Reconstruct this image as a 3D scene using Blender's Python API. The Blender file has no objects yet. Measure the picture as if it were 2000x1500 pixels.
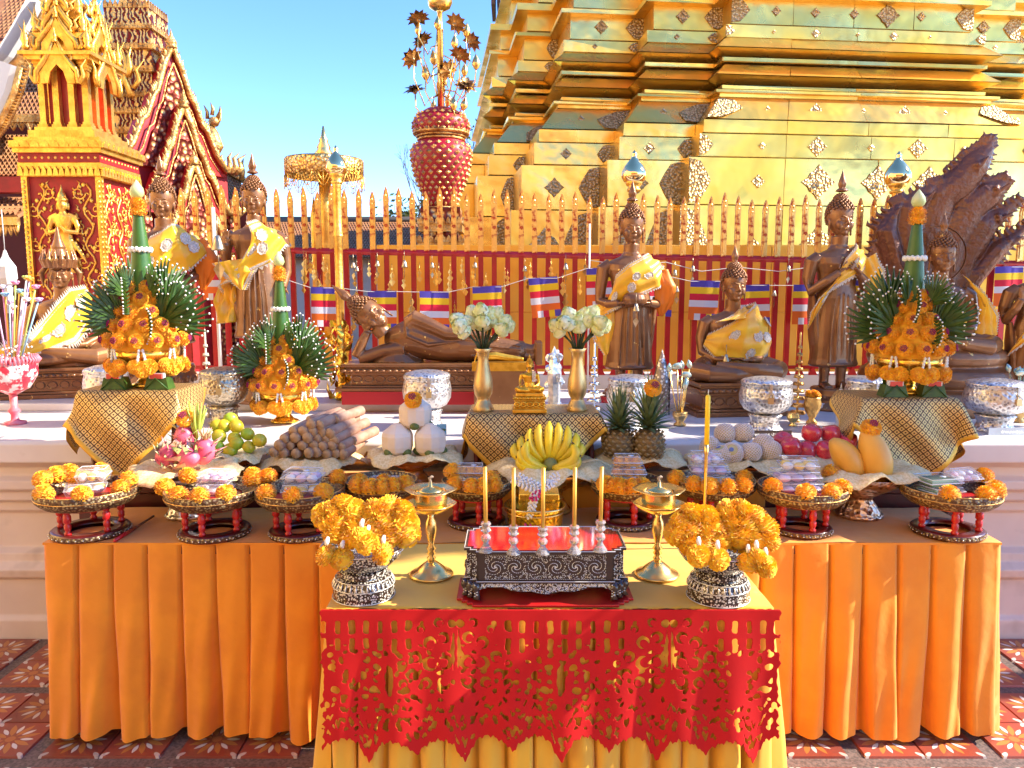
import bpy, math, random
from mathutils import Vector, Matrix, Euler
R = math.radians; PI = math.pi
random.seed(7)
scene = bpy.context.scene
COL = scene.collection

# ---------------------------------------------------------------- camera
CAMZ = 1.7; PITCH = R(7.2); F = 1500.0
cam_data = bpy.data.cameras.new('camera')
cam = bpy.data.objects.new('camera', cam_data); COL.objects.link(cam)
cam.location = (0, 0, CAMZ); cam.rotation_euler = (PI/2 - PITCH, 0, 0)
cam_data.sensor_width = 36; cam_data.lens = 36*F/2000
cam_data.clip_start = .05; cam_data.clip_end = 3000
scene.camera = cam

# ---------------------------------------------------------------- sky, sun, exposure
SUN_EL, SUN_AZ = R(35), R(89)     # azimuth measured from +Y towards +X
world = bpy.data.worlds.new('World'); scene.world = world; world.use_nodes = True
wn = world.node_tree.nodes; wl = world.node_tree.links
bg = wn['Background']
sky = wn.new('ShaderNodeTexSky'); sky.sky_type = 'NISHITA'; sky.sun_disc = False
sky.sun_elevation = SUN_EL; sky.sun_rotation = SUN_AZ; sky.altitude = 3500
sky.air_density = 1.0; sky.dust_density = .0; sky.ozone_density = 2.2
hs_ = wn.new('ShaderNodeHueSaturation'); hs_.inputs['Saturation'].default_value = 1.18; hs_.inputs['Hue'].default_value = .507; wl.new(sky.outputs[0], hs_.inputs['Color'])
wl.new(hs_.outputs[0], bg.inputs[0]); bg.inputs[1].default_value = .135
sun_data = bpy.data.lights.new('sun', 'SUN'); sun_data.energy = 3.0; sun_data.angle = R(.5)
sun_data.color = (1, .9, .74)
sun = bpy.data.objects.new('sun', sun_data); COL.objects.link(sun)
sd = Vector((math.cos(SUN_EL)*math.sin(SUN_AZ), math.cos(SUN_EL)*math.cos(SUN_AZ), math.sin(SUN_EL)))
sun.rotation_euler = sd.to_track_quat('Z', 'Y').to_euler(); sun.location = (6, 0, 6)
vs = scene.view_settings
vs.view_transform = 'Standard'; vs.look = 'None'; vs.gamma = 1; vs.use_curve_mapping = False
vs.exposure = 2.0
scene.cycles.max_bounces = 7; scene.cycles.transparent_max_bounces = 12
scene.cycles.caustics_reflective = False; scene.cycles.caustics_refractive = False
scene.cycles.sample_clamp_indirect = 6; scene.cycles.use_denoising = True

# ---------------------------------------------------------------- pixel <-> world helpers (pixels of the 2000x1500 photograph)
CP, SP = math.cos(PITCH), math.sin(PITCH)
def ray(px, py):
    u = (px-1000)/F; v = (750-py)/F
    return Vector((u, CP+v*SP, -SP+v*CP))
def W(px, py, Y):
    d = ray(px, py); return Vector((0, 0, CAMZ)) + d*(Y/d.y)
def T(px, py, z):
    d = ray(px, py); return Vector((0, 0, CAMZ)) + d*((z-CAMZ)/d.z)
def ZA(py, Y): return W(1000, py, Y).z
def MP(Y, z=1.2): return (Y*CP + (CAMZ-z)*SP)/F        # metres per pixel there

# ---------------------------------------------------------------- materials
MATS = {}
def M(name, col, rough=.6, metal=0., col2=None, vs=8., thr=(.4, .6), bump=0., bs=60., dist=.003, spec=.5, sheen=0., alpha=1., trans=0., sss=0., coat=0., kind='NOISE', rough2=None, det=4., ior=None):
    if name in MATS: return MATS[name]
    m = bpy.data.materials.new(name); m.use_nodes = True
    n = m.node_tree.nodes; l = m.node_tree.links; b = n['Principled BSDF']
    b.inputs['Base Color'].default_value = (*col, 1); b.inputs['Roughness'].default_value = rough
    b.inputs['Metallic'].default_value = metal; b.inputs['Specular IOR Level'].default_value = spec
    if sheen: b.inputs['Sheen Weight'].default_value = sheen
    if trans: b.inputs['Transmission Weight'].default_value = trans
    if ior: b.inputs['IOR'].default_value = ior
    if alpha < 1: b.inputs['Alpha'].default_value = alpha
    if sss:
        b.inputs['Subsurface Weight'].default_value = sss; b.inputs['Subsurface Radius'].default_value = (.02, .012, .006); b.inputs['Subsurface Scale'].default_value = 1
    if coat: b.inputs['Coat Weight'].default_value = coat; b.inputs['Coat Roughness'].default_value = .08
    tc = n.new('ShaderNodeTexCoord')
    if col2 is not None:
        if kind == 'NOISE':
            t = n.new('ShaderNodeTexNoise'); t.inputs['Scale'].default_value = vs; t.inputs['Detail'].default_value = det; o = t.outputs['Fac']
        elif kind == 'VORONOI':
            t = n.new('ShaderNodeTexVoronoi'); t.inputs['Scale'].default_value = vs; o = t.outputs['Distance']
        elif kind == 'WAVE':
            t = n.new('ShaderNodeTexWave'); t.inputs['Scale'].default_value = vs; t.inputs['Distortion'].default_value = 9; t.inputs['Detail'].default_value = 2; t.inputs['Detail Scale'].default_value = 1.6; o = t.outputs['Fac']
        l.new(tc.outputs['Object'], t.inputs['Vector'])
        r = n.new('ShaderNodeMapRange'); r.inputs[1].default_value, r.inputs[2].default_value = thr; l.new(o, r.inputs[0])
        x = n.new('ShaderNodeMix'); x.data_type = 'RGBA'; l.new(r.outputs[0], x.inputs[0])
        x.inputs[6].default_value = (*col, 1); x.inputs[7].default_value = (*col2, 1)
        l.new(x.outputs[2], b.inputs['Base Color'])
        if rough2 is not None:
            q = n.new('ShaderNodeMapRange'); q.inputs[3].default_value = rough; q.inputs[4].default_value = rough2
            l.new(r.outputs[0], q.inputs[0]); l.new(q.outputs[0], b.inputs['Roughness'])
    if bump:
        t2 = n.new('ShaderNodeTexNoise'); t2.inputs['Scale'].default_value = bs; t2.inputs['Detail'].default_value = 3
        if kind in ('VORONOI', 'WAVE') and col2 is not None:
            src = o
        else:
            l.new(tc.outputs['Object'], t2.inputs['Vector']); src = t2.outputs['Fac']
        bm_ = n.new('ShaderNodeBump'); bm_.inputs['Strength'].default_value = bump; bm_.inputs['Distance'].default_value = dist
        l.new(src, bm_.inputs['Height']); l.new(bm_.outputs[0], b.inputs['Normal'])
    MATS[name] = m; return m

# ---------------------------------------------------------------- mesh collector
class MB:
    def __init__(s): s.v = []; s.f = []; s.m = []; s.s = []
    def add(s, vs, fs, mi=0, sm=False, X=None):
        o = len(s.v)
        s.v.extend([tuple(X @ Vector(v)) if X is not None else tuple(v) for v in vs])
        s.f.extend([[i+o for i in f] for f in fs]); s.m.extend([mi]*len(fs)); s.s.extend([sm]*len(fs))
        return s
    def box(s, c, d, mi=0, rz=0, X=None):
        hx, hy, hz = d[0]/2, d[1]/2, d[2]/2
        vs = [Vector((x*hx, y*hy, z*hz)) for x in (-1, 1) for y in (-1, 1) for z in (-1, 1)]
        if rz: vs = [Matrix.Rotation(rz, 3, 'Z') @ v for v in vs]
        vs = [v + Vector(c) for v in vs]
        return s.add(vs, [(0, 1, 3, 2), (4, 6, 7, 5), (0, 4, 5, 1), (2, 3, 7, 6), (0, 2, 6, 4), (1, 5, 7, 3)], mi, False, X)
    def lathe(s, prof, n=24, mi=0, c=(0, 0, 0), sm=True, X=None, sx=1, sy=1, wob=0, wn=0, cap=True):
        vs = []; fs = []
        for (r, z) in prof:
            for k in range(n):
                a = 2*PI*k/n; rr = r*(1+wob*math.cos(wn*a)) if wob else r
                vs.append((c[0]+rr*math.cos(a)*sx, c[1]+rr*math.sin(a)*sy, c[2]+z))
        for i in range(len(prof)-1):
            for k in range(n):
                a, b = i*n+k, i*n+(k+1) % n
                fs.append((a, b, b+n, a+n))
        if cap:
            if prof[0][0] > 1e-5: fs.append(tuple(range(n-1, -1, -1)))
            if prof[-1][0] > 1e-5: fs.append(tuple(range((len(prof)-1)*n, len(prof)*n)))
        return s.add(vs, fs, mi, sm, X)
    def tube(s, pts, rad, n=8, mi=0, sm=True, X=None, flat=1., closed=False, cap=True):
        pts = [Vector(p) for p in pts]; N = len(pts)
        if not isinstance(rad, (list, tuple)): rad = [rad]*N
        vs = []; fs = []; up = None
        for i, p in enumerate(pts):
            if closed: d = pts[(i+1) % N]-pts[i-1]
            else: d = pts[min(i+1, N-1)]-pts[max(i-1, 0)]
            if d.length < 1e-9: d = Vector((0, 0, 1))
            d.normalize()
            if up is None:
                up = Vector((0, 0, 1)) if abs(d.z) < .9 else Vector((0, 1, 0))
            up = (up - d*up.dot(d))
            if up.length < 1e-6: up = Vector((1, 0, 0)) - d*d.x
            up.normalize(); sd_ = d.cross(up)
            r = rad[i]
            if isinstance(r, (list, tuple)): ra, rb = r
            else: ra, rb = r, r*flat
            for k in range(n):
                a = 2*PI*k/n
                vs.append(p + sd_*(ra*math.cos(a)) + up*(rb*math.sin(a)))
        m_ = N if closed else N-1
        for i in range(m_):
            for k in range(n):
                a, b = i*n+k, i*n+(k+1) % n; c_, d_ = ((i+1) % N)*n+k, ((i+1) % N)*n+(k+1) % n
                fs.append((a, b, d_, c_))
        if not closed and cap: fs.append(tuple(range(n-1, -1, -1))); fs.append(tuple(range((N-1)*n, N*n)))
        return s.add(vs, fs, mi, sm, X)
    def ell(s, c, r, n=12, mi=0, rot=None, X=None, sm=True):
        h = max(4, n//2); c = Vector(c)
        if not isinstance(r, (list, tuple)): r = (r, r, r)
        vs = [Vector((0, 0, -r[2]))]
        for i in range(1, h):
            t = -PI/2+PI*i/h
            for k in range(n):
                a = 2*PI*k/n; vs.append(Vector((r[0]*math.cos(t)*math.cos(a), r[1]*math.cos(t)*math.sin(a), r[2]*math.sin(t))))
        vs.append(Vector((0, 0, r[2])))
        fs = [(0, 1+(k+1) % n, 1+k) for k in range(n)]
        for i in range(h-2):
            for k in range(n):
                a, b = 1+i*n+k, 1+i*n+(k+1) % n; fs.append((a, b, b+n, a+n))
        L = len(vs)-1; b0 = 1+(h-2)*n
        fs += [(L, b0+k, b0+(k+1) % n) for k in range(n)]
        if rot is not None:
            rm = Euler(rot).to_matrix(); vs = [rm @ v for v in vs]
        return s.add([v+c for v in vs], fs, mi, sm, X)
    def loft(s, secs, n=20, mi=0, sm=True, X=None, pw=1.):
        """secs: (x, y, z, rx, ry) horizontal elliptical sections going up"""
        vs = []; fs = []
        for (x, y, z, rx, ry) in secs:
            for k in range(n):
                a = 2*PI*k/n; ca, sa = math.cos(a), math.sin(a)
                ca = math.copysign(abs(ca)**pw, ca); sa = math.copysign(abs(sa)**pw, sa)
                vs.append((x+rx*ca, y+ry*sa, z))
        for i in range(len(secs)-1):
            for k in range(n):
                a, b = i*n+k, i*n+(k+1) % n; fs.append((a, b, b+n, a+n))
        fs.append(tuple(range(n-1, -1, -1))); fs.append(tuple(range((len(secs)-1)*n, len(secs)*n)))
        return s.add(vs, fs, mi, sm, X)
    def prism(s, poly, y0, y1, mi=0, X=None, sm=False):
        """poly in xz, extruded along y"""
        n = len(poly)
        vs = [(x, y0, z) for x, z in poly]+[(x, y1, z) for x, z in poly]
        fs = [tuple(range(n)), tuple(range(2*n-1, n-1, -1))]
        fs += [(i, i+n, (i+1) % n+n, (i+1) % n) for i in range(n)]
        return s.add(vs, fs, mi, sm, X)
    def frustum(s, z0, z1, a0, b0, a1, b1, mi=0, c=(0, 0), X=None):
        vs = [(c[0]+sx*a, c[1]+sy*b, z) for (a, b, z) in ((a0, b0, z0), (a1, b1, z1)) for (sx, sy) in ((-1, -1), (1, -1), (1, 1), (-1, 1))]
        fs = [(3, 2, 1, 0), (4, 5, 6, 7)]+[(i, (i+1) % 4, (i+1) % 4+4, i+4) for i in range(4)]
        return s.add(vs, fs, mi, False, X)
    def grid(s, P, nu, nv, mi=0, sm=True, X=None, mf=None):
        vs = [P(i/nu, j/nv) for j in range(nv+1) for i in range(nu+1)]
        o = len(s.v); w = nu+1
        fs = [(j*w+i, j*w+i+1, (j+1)*w+i+1, (j+1)*w+i) for j in range(nv) for i in range(nu)]
        s.add(vs, fs, mi, sm, X)
        if mf:
            k = len(s.m)-len(fs)
            for j in range(nv):
                for i in range(nu): s.m[k+j*nu+i] = mf(i, j)
        return s
    def join(s, o, X=None):
        k = len(s.v); s.v.extend([tuple(X @ Vector(v)) if X is not None else v for v in o.v])
        s.f.extend([[i+k for i in f] for f in o.f]); s.m.extend(o.m); s.s.extend(o.s); return s
    def mesh(s, name, mats):
        me = bpy.data.meshes.new(name); me.from_pydata(s.v, [], s.f)
        for m in (mats if isinstance(mats, (list, tuple)) else [mats]): me.materials.append(m)
        me.polygons.foreach_set('material_index', s.m); me.polygons.foreach_set('use_smooth', s.s)
        me.update(); return me

def ob(name, mb, mats, parent=None, loc=None, rz=0, rot=None, kind=None, sc=None):
    me = mb if isinstance(mb, bpy.types.Mesh) else mb.mesh(name, mats)
    o = bpy.data.objects.new(name, me); COL.objects.link(o)
    if parent is not None: o.parent = parent
    if loc is not None: o.location = loc
    if rot is not None: o.rotation_euler = rot
    elif rz: o.rotation_euler = (0, 0, rz)
    if sc is not None: o.scale = (sc, sc, sc) if not isinstance(sc, (tuple, list)) else sc
    if kind: o['kind'] = kind
    return o
def tag(o, label, cat, group=None):
    o['label'] = label; o['category'] = cat
    if group: o['group'] = group
    return o
def thing(name, label, cat, loc=(0, 0, 0), rz=0, group=None, sc=None):
    o = bpy.data.objects.new(name, None); COL.objects.link(o); o.empty_display_size = .05
    o.location = loc; o.rotation_euler = (0, 0, rz)
    if sc: o.scale = (sc, sc, sc)
    return tag(o, label, cat, group)
def struct(name, mb, mats, **k): return ob(name, mb, mats, kind='structure', **k)
def copy_tree(src, label=None, loc=None, rz=None, parent=None, sc=None, group=None):
    c = src.copy(); COL.objects.link(c)
    if parent is not None: c.parent = parent
    if label: c['label'] = label
    if group: c['group'] = group
    if loc is not None: c.location = loc
    if rz is not None: c.rotation_euler = (c.rotation_euler[0], c.rotation_euler[1], rz)
    if sc is not None: c.scale = (sc, sc, sc)
    for ch in src.children:
        d = ch.copy(); COL.objects.link(d); d.parent = c
        for g in ch.children:
            e = g.copy(); COL.objects.link(e); e.parent = d
    return c
def bevel(o, w=.003, seg=2):
    m = o.modifiers.new('bevel', 'BEVEL'); m.width = w; m.segments = seg; m.limit_method = 'ANGLE'; m.angle_limit = R(40); return o
def solid(o, t=.002, off=0):
    m = o.modifiers.new('solid', 'SOLIDIFY'); m.thickness = t; m.offset = off; return o
def remesh(o, vox=.004, it=3, f=.5):
    m = o.modifiers.new('remesh', 'REMESH'); m.mode = 'VOXEL'; m.voxel_size = vox; m.use_smooth_shade = True
    if it:
        s = o.modifiers.new('smooth', 'SMOOTH'); s.factor = f; s.iterations = it
    return o
def RX(a): return Matrix.Rotation(a, 4, 'X')
def RY(a): return Matrix.Rotation(a, 4, 'Y')
def RZ(a): return Matrix.Rotation(a, 4, 'Z')
def TR(x, y=0, z=0): return Matrix.Translation((x, y, z)) if not isinstance(x, (Vector, tuple)) else Matrix.Translation(x)
def SC(x, y=None, z=None):
    return Matrix.Diagonal((x, x if y is None else y, x if z is None else z, 1))
rnd = random.uniform

# shared materials
GOLD = M('chedi_gold', (1, .73, .23), .2, .84, col2=(1, .62, .1), vs=1.1, thr=(.34, .62), bump=.34, bs=1.6, dist=.12, rough2=.36)
FIL = M('filigree_metal', (.72, .56, .32), .5, .6, col2=(.45, .31, .13), vs=38, thr=(.3, .6), bump=1, dist=.02, kind='VORONOI')
GILT = M('gilt_wood', (.95, .6, .13), .36, .85, col2=(.72, .36, .06), vs=14, thr=(.4, .7), bump=.5, bs=55, dist=.008)
GILT2 = M('old_gilt', (.8, .5, .17), .42, .75, col2=(.42, .2, .06), vs=11, thr=(.42, .64), bump=.8, bs=30, dist=.02)
BRASS = M('brass', (.88, .64, .24), .24, 1, col2=(.75, .5, .17), vs=6, thr=(.4, .7), rough2=.36)
GOLDP = M('bright_gold', (1, .66, .12), .25, .9, col2=(1, .56, .06), vs=20)
SILV = M('hammered_silver', (.66, .65, .66), .38, .9, col2=(.26, .25, .27), vs=58, thr=(.42, .2), bump=1, dist=.004, kind='VORONOI')
SILVP = M('plain_silver', (.74, .75, .78), .3, .95, col2=(.5, .5, .52), vs=18, bump=.2, bs=70)
BRONZE = M('bronze', (.23, .095, .036), .34, .42, col2=(.34, .155, .06), vs=5, thr=(.42, .68), bump=.25, bs=26, dist=.006, rough2=.42, coat=.25)
RED = M('red_lacquer', (.6, .012, .014), .4, col2=(.46, .01, .012), vs=7, coat=.3)
MAROON = M('maroon_wood', (.11, .012, .01), .3, col2=(.06, .008, .006), vs=12, coat=.4)
WHITE = M('white_marble', (.82, .76, .72), .38, col2=(.68, .6, .56), vs=3.2, thr=(.3, .75), bump=.05, bs=30)
PLASTER = M('cream_paint', (.8, .68, .6), .6, col2=(.66, .54, .47), vs=2.6, thr=(.35, .75), bump=.1, bs=18)
LEAFG = M('banana_leaf', (.028, .07, .008), .45, col2=(.045, .11, .012), vs=24, coat=.05)
PEARL = M('jasmine_white', (.85, .85, .76), .55)
MARI = M('marigold_orange', (1, .5, .008), .75, col2=(1, .4, .005), vs=60, sheen=.2, sss=.3)
MARI_SUN = M('marigold_sunlit', (1, .6, .012), .75, col2=(1, .48, .006), vs=60, sheen=.2, sss=.3)  # sunlit copy of the orange marigold, sunlight put into the colour
def specks(m, col, scale, t0, t1):
    n = m.node_tree.nodes; l = m.node_tree.links; b = n['Principled BSDF']; src = b.inputs['Base Color'].links[0].from_socket
    tc = n.new('ShaderNodeTexCoord'); z = n.new('ShaderNodeTexNoise'); z.inputs['Scale'].default_value = scale; z.inputs['Detail'].default_value = 3; l.new(tc.outputs['Object'], z.inputs[0])
    r = n.new('ShaderNodeMapRange'); r.inputs[1].default_value = t0; r.inputs[2].default_value = t1; l.new(z.outputs[0], r.inputs[0])
    x = n.new('ShaderNodeMix'); x.data_type = 'RGBA'; l.new(r.outputs[0], x.inputs[0]); l.new(src, x.inputs[6]); x.inputs[7].default_value = (*col, 1); l.new(x.outputs[2], b.inputs['Base Color'])
specks(BRONZE, (.85, .55, .16), 24, .69, .72); specks(PLASTER, (.45, .36, .3), 5, .58, .8); specks(WHITE, (.5, .42, .36), 7, .62, .8)
PURPLE = M('amaranth_purple', (.28, .006, .09), .8)
# ================================================================ ground
def tile_mat():
    m = bpy.data.materials.new('flower_tile'); m.use_nodes = True
    n = m.node_tree.nodes; l = m.node_tree.links; b = n['Principled BSDF']; b.inputs['Roughness'].default_value = .28
    tc = n.new('ShaderNodeTexCoord'); sep = n.new('ShaderNodeSeparateXYZ'); l.new(tc.outputs['Object'], sep.inputs[0])
    def mth(op, a, b_=None, c=None):
        k = n.new('ShaderNodeMath'); k.operation = op
        for i, x in enumerate((a, b_, c)):
            if x is None: continue
            if isinstance(x, (int, float)): k.inputs[i].default_value = x
            else: l.new(x, k.inputs[i])
        return k.outputs[0]
    X, Y = sep.outputs[0], sep.outputs[1]
    ang = mth('ARCTAN2', Y, X); rad = mth('SQRT', mth('ADD', mth('MULTIPLY', X, X), mth('MULTIPLY', Y, Y)))
    def petals(k, ph, r0, r1, w):
        # distance from the petal's axis, lens shaped between r0 and r1
        a = mth('ADD', mth('MULTIPLY', ang, k/(2*PI)), ph); fr = mth('SUBTRACT', mth('FRACT', a), .5)
        lat = mth('MULTIPLY', mth('ABSOLUTE', mth('SINE', mth('MULTIPLY', fr, 2*PI/k))), rad)
        t = mth('DIVIDE', mth('SUBTRACT', rad, r0), r1-r0)
        wid = mth('MULTIPLY', mth('SUBTRACT', t, mth('MULTIPLY', t, t)), 4*w)
        return mth('LESS_THAN', lat, wid)
    def mix(f, a, b_):
        x = n.new('ShaderNodeMix'); x.data_type = 'RGBA'; l.new(f, x.inputs[0])
        if isinstance(a, tuple): x.inputs[6].default_value = (*a, 1)
        else: l.new(a, x.inputs[6])
        x.inputs[7].default_value = (*b_, 1); return x.outputs[2]
    nz = n.new('ShaderNodeTexNoise'); nz.inputs['Scale'].default_value = 9; nz.inputs['Detail'].default_value = 6; l.new(tc.outputs['Object'], nz.inputs[0])
    oi = n.new('ShaderNodeObjectInfo')
    rp = n.new('ShaderNodeMapRange'); rp.inputs[1].default_value = .3; rp.inputs[2].default_value = .75; l.new(nz.outputs[0], rp.inputs[0])
    c = mix(rp.outputs[0], (.36, .06, .032), (.27, .085, .06))
    c = mix(petals(8, 0, .022, .1, .011), c, (.52, .2, .05))
    c = mix(petals(8, .5, .036, .088, .008), c, (.74, .67, .6))
    c = mix(mth('LESS_THAN', rad, .024), c, (.33, .09, .03)); c = mix(mth('LESS_THAN', rad, .018), c, (.5, .17, .05))
    # white sprigs in the tile's corners
    cx = mth('SUBTRACT', mth('ABSOLUTE', X), .098); cy = mth('SUBTRACT', mth('ABSOLUTE', Y), .098)
    c = mix(mth('LESS_THAN', mth('ADD', mth('MULTIPLY', mth('ADD', cx, cy), mth('ADD', cx, cy)), mth('MULTIPLY', mth('MULTIPLY', mth('SUBTRACT', cx, cy), mth('SUBTRACT', cx, cy)), 6)), .0009), c, (.62, .52, .46))
    hs = n.new('ShaderNodeHueSaturation'); l.new(c, hs.inputs['Color'])
    v = n.new('ShaderNodeMapRange'); v.inputs[3].default_value = .7; v.inputs[4].default_value = 1.15; l.new(oi.outputs['Random'], v.inputs[0]); l.new(v.outputs[0], hs.inputs['Value'])
    l.new(hs.outputs[0], b.inputs['Base Color'])
    bp = n.new('ShaderNodeBump'); bp.inputs['Strength'].default_value = .15; bp.inputs['Distance'].default_value = .003; l.new(nz.outputs[0], bp.inputs['Height']); l.new(bp.outputs[0], b.inputs['Normal'])
    return m
GRANITE = M('dark_granite', (.1, .075, .065), .6, col2=(.2, .14, .12), vs=90, bump=.3, bs=160)
FARPAVE = M('court_paving', (.6, .42, .26), .5, col2=(.5, .32, .2), vs=4, thr=(.3, .7), bump=.2, bs=14)
g = MB(); g.grid(lambda u, v: ((u-.5)*240, -60+v*240, 0), 8, 8)
ground = struct('ground', g, FARPAVE)
g = MB(); g.grid(lambda u, v: (-4.5+u*9, -2+v*5.6, .004), 4, 4)
joint = struct('paving_bed', g, GRANITE)
tm = tile_mat()
g = MB(); g.frustum(.0, .008, .109, .109, .1065, .1065)
tile_me = g.mesh('floor_tile', tm)
PX, PY = .5, .5    # pairs of tiles, then a strip of granite
for i in range(-7, 8):
    for j in range(-1, 8):
        for a in (0, 1):
            for b_ in (0, 1):
                x = i*PX + a*.222 - .11; y = .2 + j*PY + b_*.222
                if y < 2.0 or y > 3.55: continue
                if abs(x) > .95*y+.35: continue
                if y < 3.3 and abs(x) < .5 and y > 2.2: continue
                o = ob('floor_tile', tile_me, None, parent=joint, loc=(x, y, .004), rz=random.choice((0, PI/2, PI, -PI/2)))

# ================================================================ white ledge the statues stand on
LZ = 1.0; LY = 3.45
prof = [(3.60, 0.0), (3.54, 0.0), (3.54, .1), (3.56, .12), (3.56, .30), (3.53, .32), (3.52, .36), (3.56, .39), (3.56, .43), (3.60, .45), (3.60, .62),
        (3.57, .64), (3.57, .68), (3.53, .70), (3.53, .74), (3.50, .76), (3.50, .80), (3.53, .82), (3.53, .86), (3.49, .88), (3.45, .9), (3.45, .985), (3.465, 1.0), (5.3, 1.0), (5.3, 0)]
g = MB(); n = len(prof)
vv = [(x, y, z) for x in (-6.5, 7.5) for (y, z) in prof]
ff = [(i, (i+1) % n, (i+1) % n+n, i+n) for i in range(n)]+[tuple(range(n-1, -1, -1)), tuple(range(n, 2*n))]
g.add(vv, ff)
ledge = ob('stone_ledge', g, [PLASTER, WHITE]); ledge.data.polygons[22].material_index = 1; ledge.data.polygons[21].material_index = 1; ledge.data.polygons[20].material_index = 1
bevel(ledge, .006); tag(ledge, 'long pale pink stone ledge with stepped mouldings behind the tables, carrying the bronze statues', 'ledge')
g = MB(); g.box((.5, 4.62, 1.022), (12, .62, .044))
o = ob('upper_step', g, WHITE); bevel(o, .006); o.parent = ledge
g = MB(); g.box((.5, 5.06, 1.05), (14, .16, .17))
o = ob('fence_curb', g, WHITE); bevel(o, .006); o.parent = ledge

# ================================================================ fence of red pickets with gilt blades
FY = 5.0
TIPM = M('gilt_blade', (.9, .6, .2), .3, .85, col2=(.5, .07, .03), vs=22, thr=(.52, .62), bump=.5, bs=70, dist=.004, rough2=.5)
fence = thing('picket_fence', 'long red picket fence with gilded blade tips in front of the golden stupa', 'fence', (0, FY, 1.13))
def rail_z(x): return ZA(497, FY) - .018*x
g = MB(); g.box((0, 0, .26), (.032, .024, .52)); g.box((0, 0, -.01), (.034, .03, .04))
low = g.mesh('picket', RED)
g = MB()
pp = [(-.017, 0), (.017, 0), (.017, .30), (.019, .31), (.016, .345), (.009, .375), (0, .4), (-.009, .375), (-.016, .345), (-.019, .31), (-.017, .30)]
g.prism([(x, z) for x, z in pp], -.010, .010)
g.prism([(x*.5, z*.9+.02) for x, z in pp], -.016, .0)
g.ell((0, -.014, .34), (.008, .008, .012), 8); g.ell((0, -.014, .31), (.006, .006, .01), 8)
tip = g.mesh('gilt_tip', TIPM)
xs = []; x = -2.19
while x < 4.4: xs.append(x); x += .0865
for i, x in enumerate(xs):
    h = rail_z(x)-1.13
    p_ = ob('picket', low, None, parent=fence, loc=(x, 0, 0), sc=(1, 1, h/.52))
    t_ = ob('gilt_tip', tip, None, parent=fence, loc=(x, rnd(-.002, .002), h+.012), sc=(1, 1, rnd(.9, 1.02)), rot=(0, rnd(-.012, .012), 0))
g = MB(); g.tube([(-2.22, 0, rail_z(-2.2)-1.13), (4.6, 0, rail_z(4.6)-1.13)], .02, 4, sm=False)
ob('top_rail', g, RED, parent=fence)
g = MB(); g.box((1.17, 0, .05), (6.8, .02, .022)); ob('bottom_rail', g, RED, parent=fence)
g = MB()
for k in range(78):
    x = -2.19+k*.0865; g.prism([(x-.03, 0), (x+.03, 0), (x, .06)], -.022, -.014)
ob('red_finials', g, RED, parent=fence, kind='stuff')

# ================================================================ golden stupa, a redented square in tiers
CH_HW = 1.98; CH_S = [(.76, .26), (.83, .42), (.42, .83), (.26, .76)]
CH_HALF = CH_HW + sum(b for a, b in CH_S)
def ch_poly(i):
    """front half-side to the left, then corners; inset i"""
    q = [(-CH_HW, -CH_HALF)]; x, y = -CH_HW, -CH_HALF
    for a, b in CH_S:
        y += b; q.append((x, y)); x -= a; q.append((x, y))
    q.append((x, -x*0-CH_HW))  # start of the side face
    q = q[:-1]
    # inset each vertex towards the centre
    q = [(a+i, b+i) for a, b in q]
    pts = []
    for k in range(4):
        c, s = [(1, 0), (0, 1), (-1, 0), (0, -1)][k]
        pts += [(a*c+b*s, -a*s+b*c) for a, b in q]
    return pts
CYAW = R(6); CDX = 3.72; CD = 8.0
CC = Vector((3.28, CD+CH_HALF, 0))
chedi = thing('golden_stupa', 'huge golden stupa of stepped and redented gilt plates behind the fence, upper right', 'stupa', CC, CYAW)
def cz(py, i): return ZA(py, CD+i)
tiers = [  # (py bottom, py top, inset bottom, inset top)
    (800, 560, -.34, -.34), (560, 404, -.12, -.12), (402, 312, 0, 0), (310, 266, .149, .149), (264, 239, .212, .212),
    (237, 196, .25, .44), (195, 187, .46, .46), (186, 180, .40, .40), (179, 172, .5, .5),
    (171, 152, .56, .40), (151, 132, .40, .54), (131, 127, .60, .60), (126, 118, .5, .5),
    (117, 99, .55, .40), (98, 80, .40, .54), (79, 55, .53, .53), (53, 0, .62, .62), (-1, -10, .5, .5), (-11, -60, .66, .66), (-61, -76, .5, .5), (-77, -140, .8, .8), (-141, -170, .66, .7)]
def chp(i, z): return [(x, y, z) for x, y in ch_poly(i)]
NPV = len(ch_poly(0))
core = MB(); prev = None
for (pb, pt, ib, it) in tiers:
    zb, zt = cz(pb, ib), cz(pt, it)
    if pb == 800: zb = 0
    a = chp(ib+.02, zb); b_ = chp(it+.02, zt); o0 = len(core.v)
    core.add(a+b_, [(k, (k+1) % NPV, (k+1) % NPV+NPV, k+NPV) for k in range(NPV)]+[tuple(range(NPV, 2*NPV)), tuple(range(NPV-1, -1, -1))])
# bell shaped body above the frame
core.lathe([(3.2, 6.3), (3.3, 7.0), (2.6, 7.4), (2.4, 8.5), (1.9, 9.6), (1.0, 10.4), (.8, 12), (.3, 15), (.02, 18)], 24)
ob('stupa_core', core, GOLD, parent=chedi)
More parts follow.
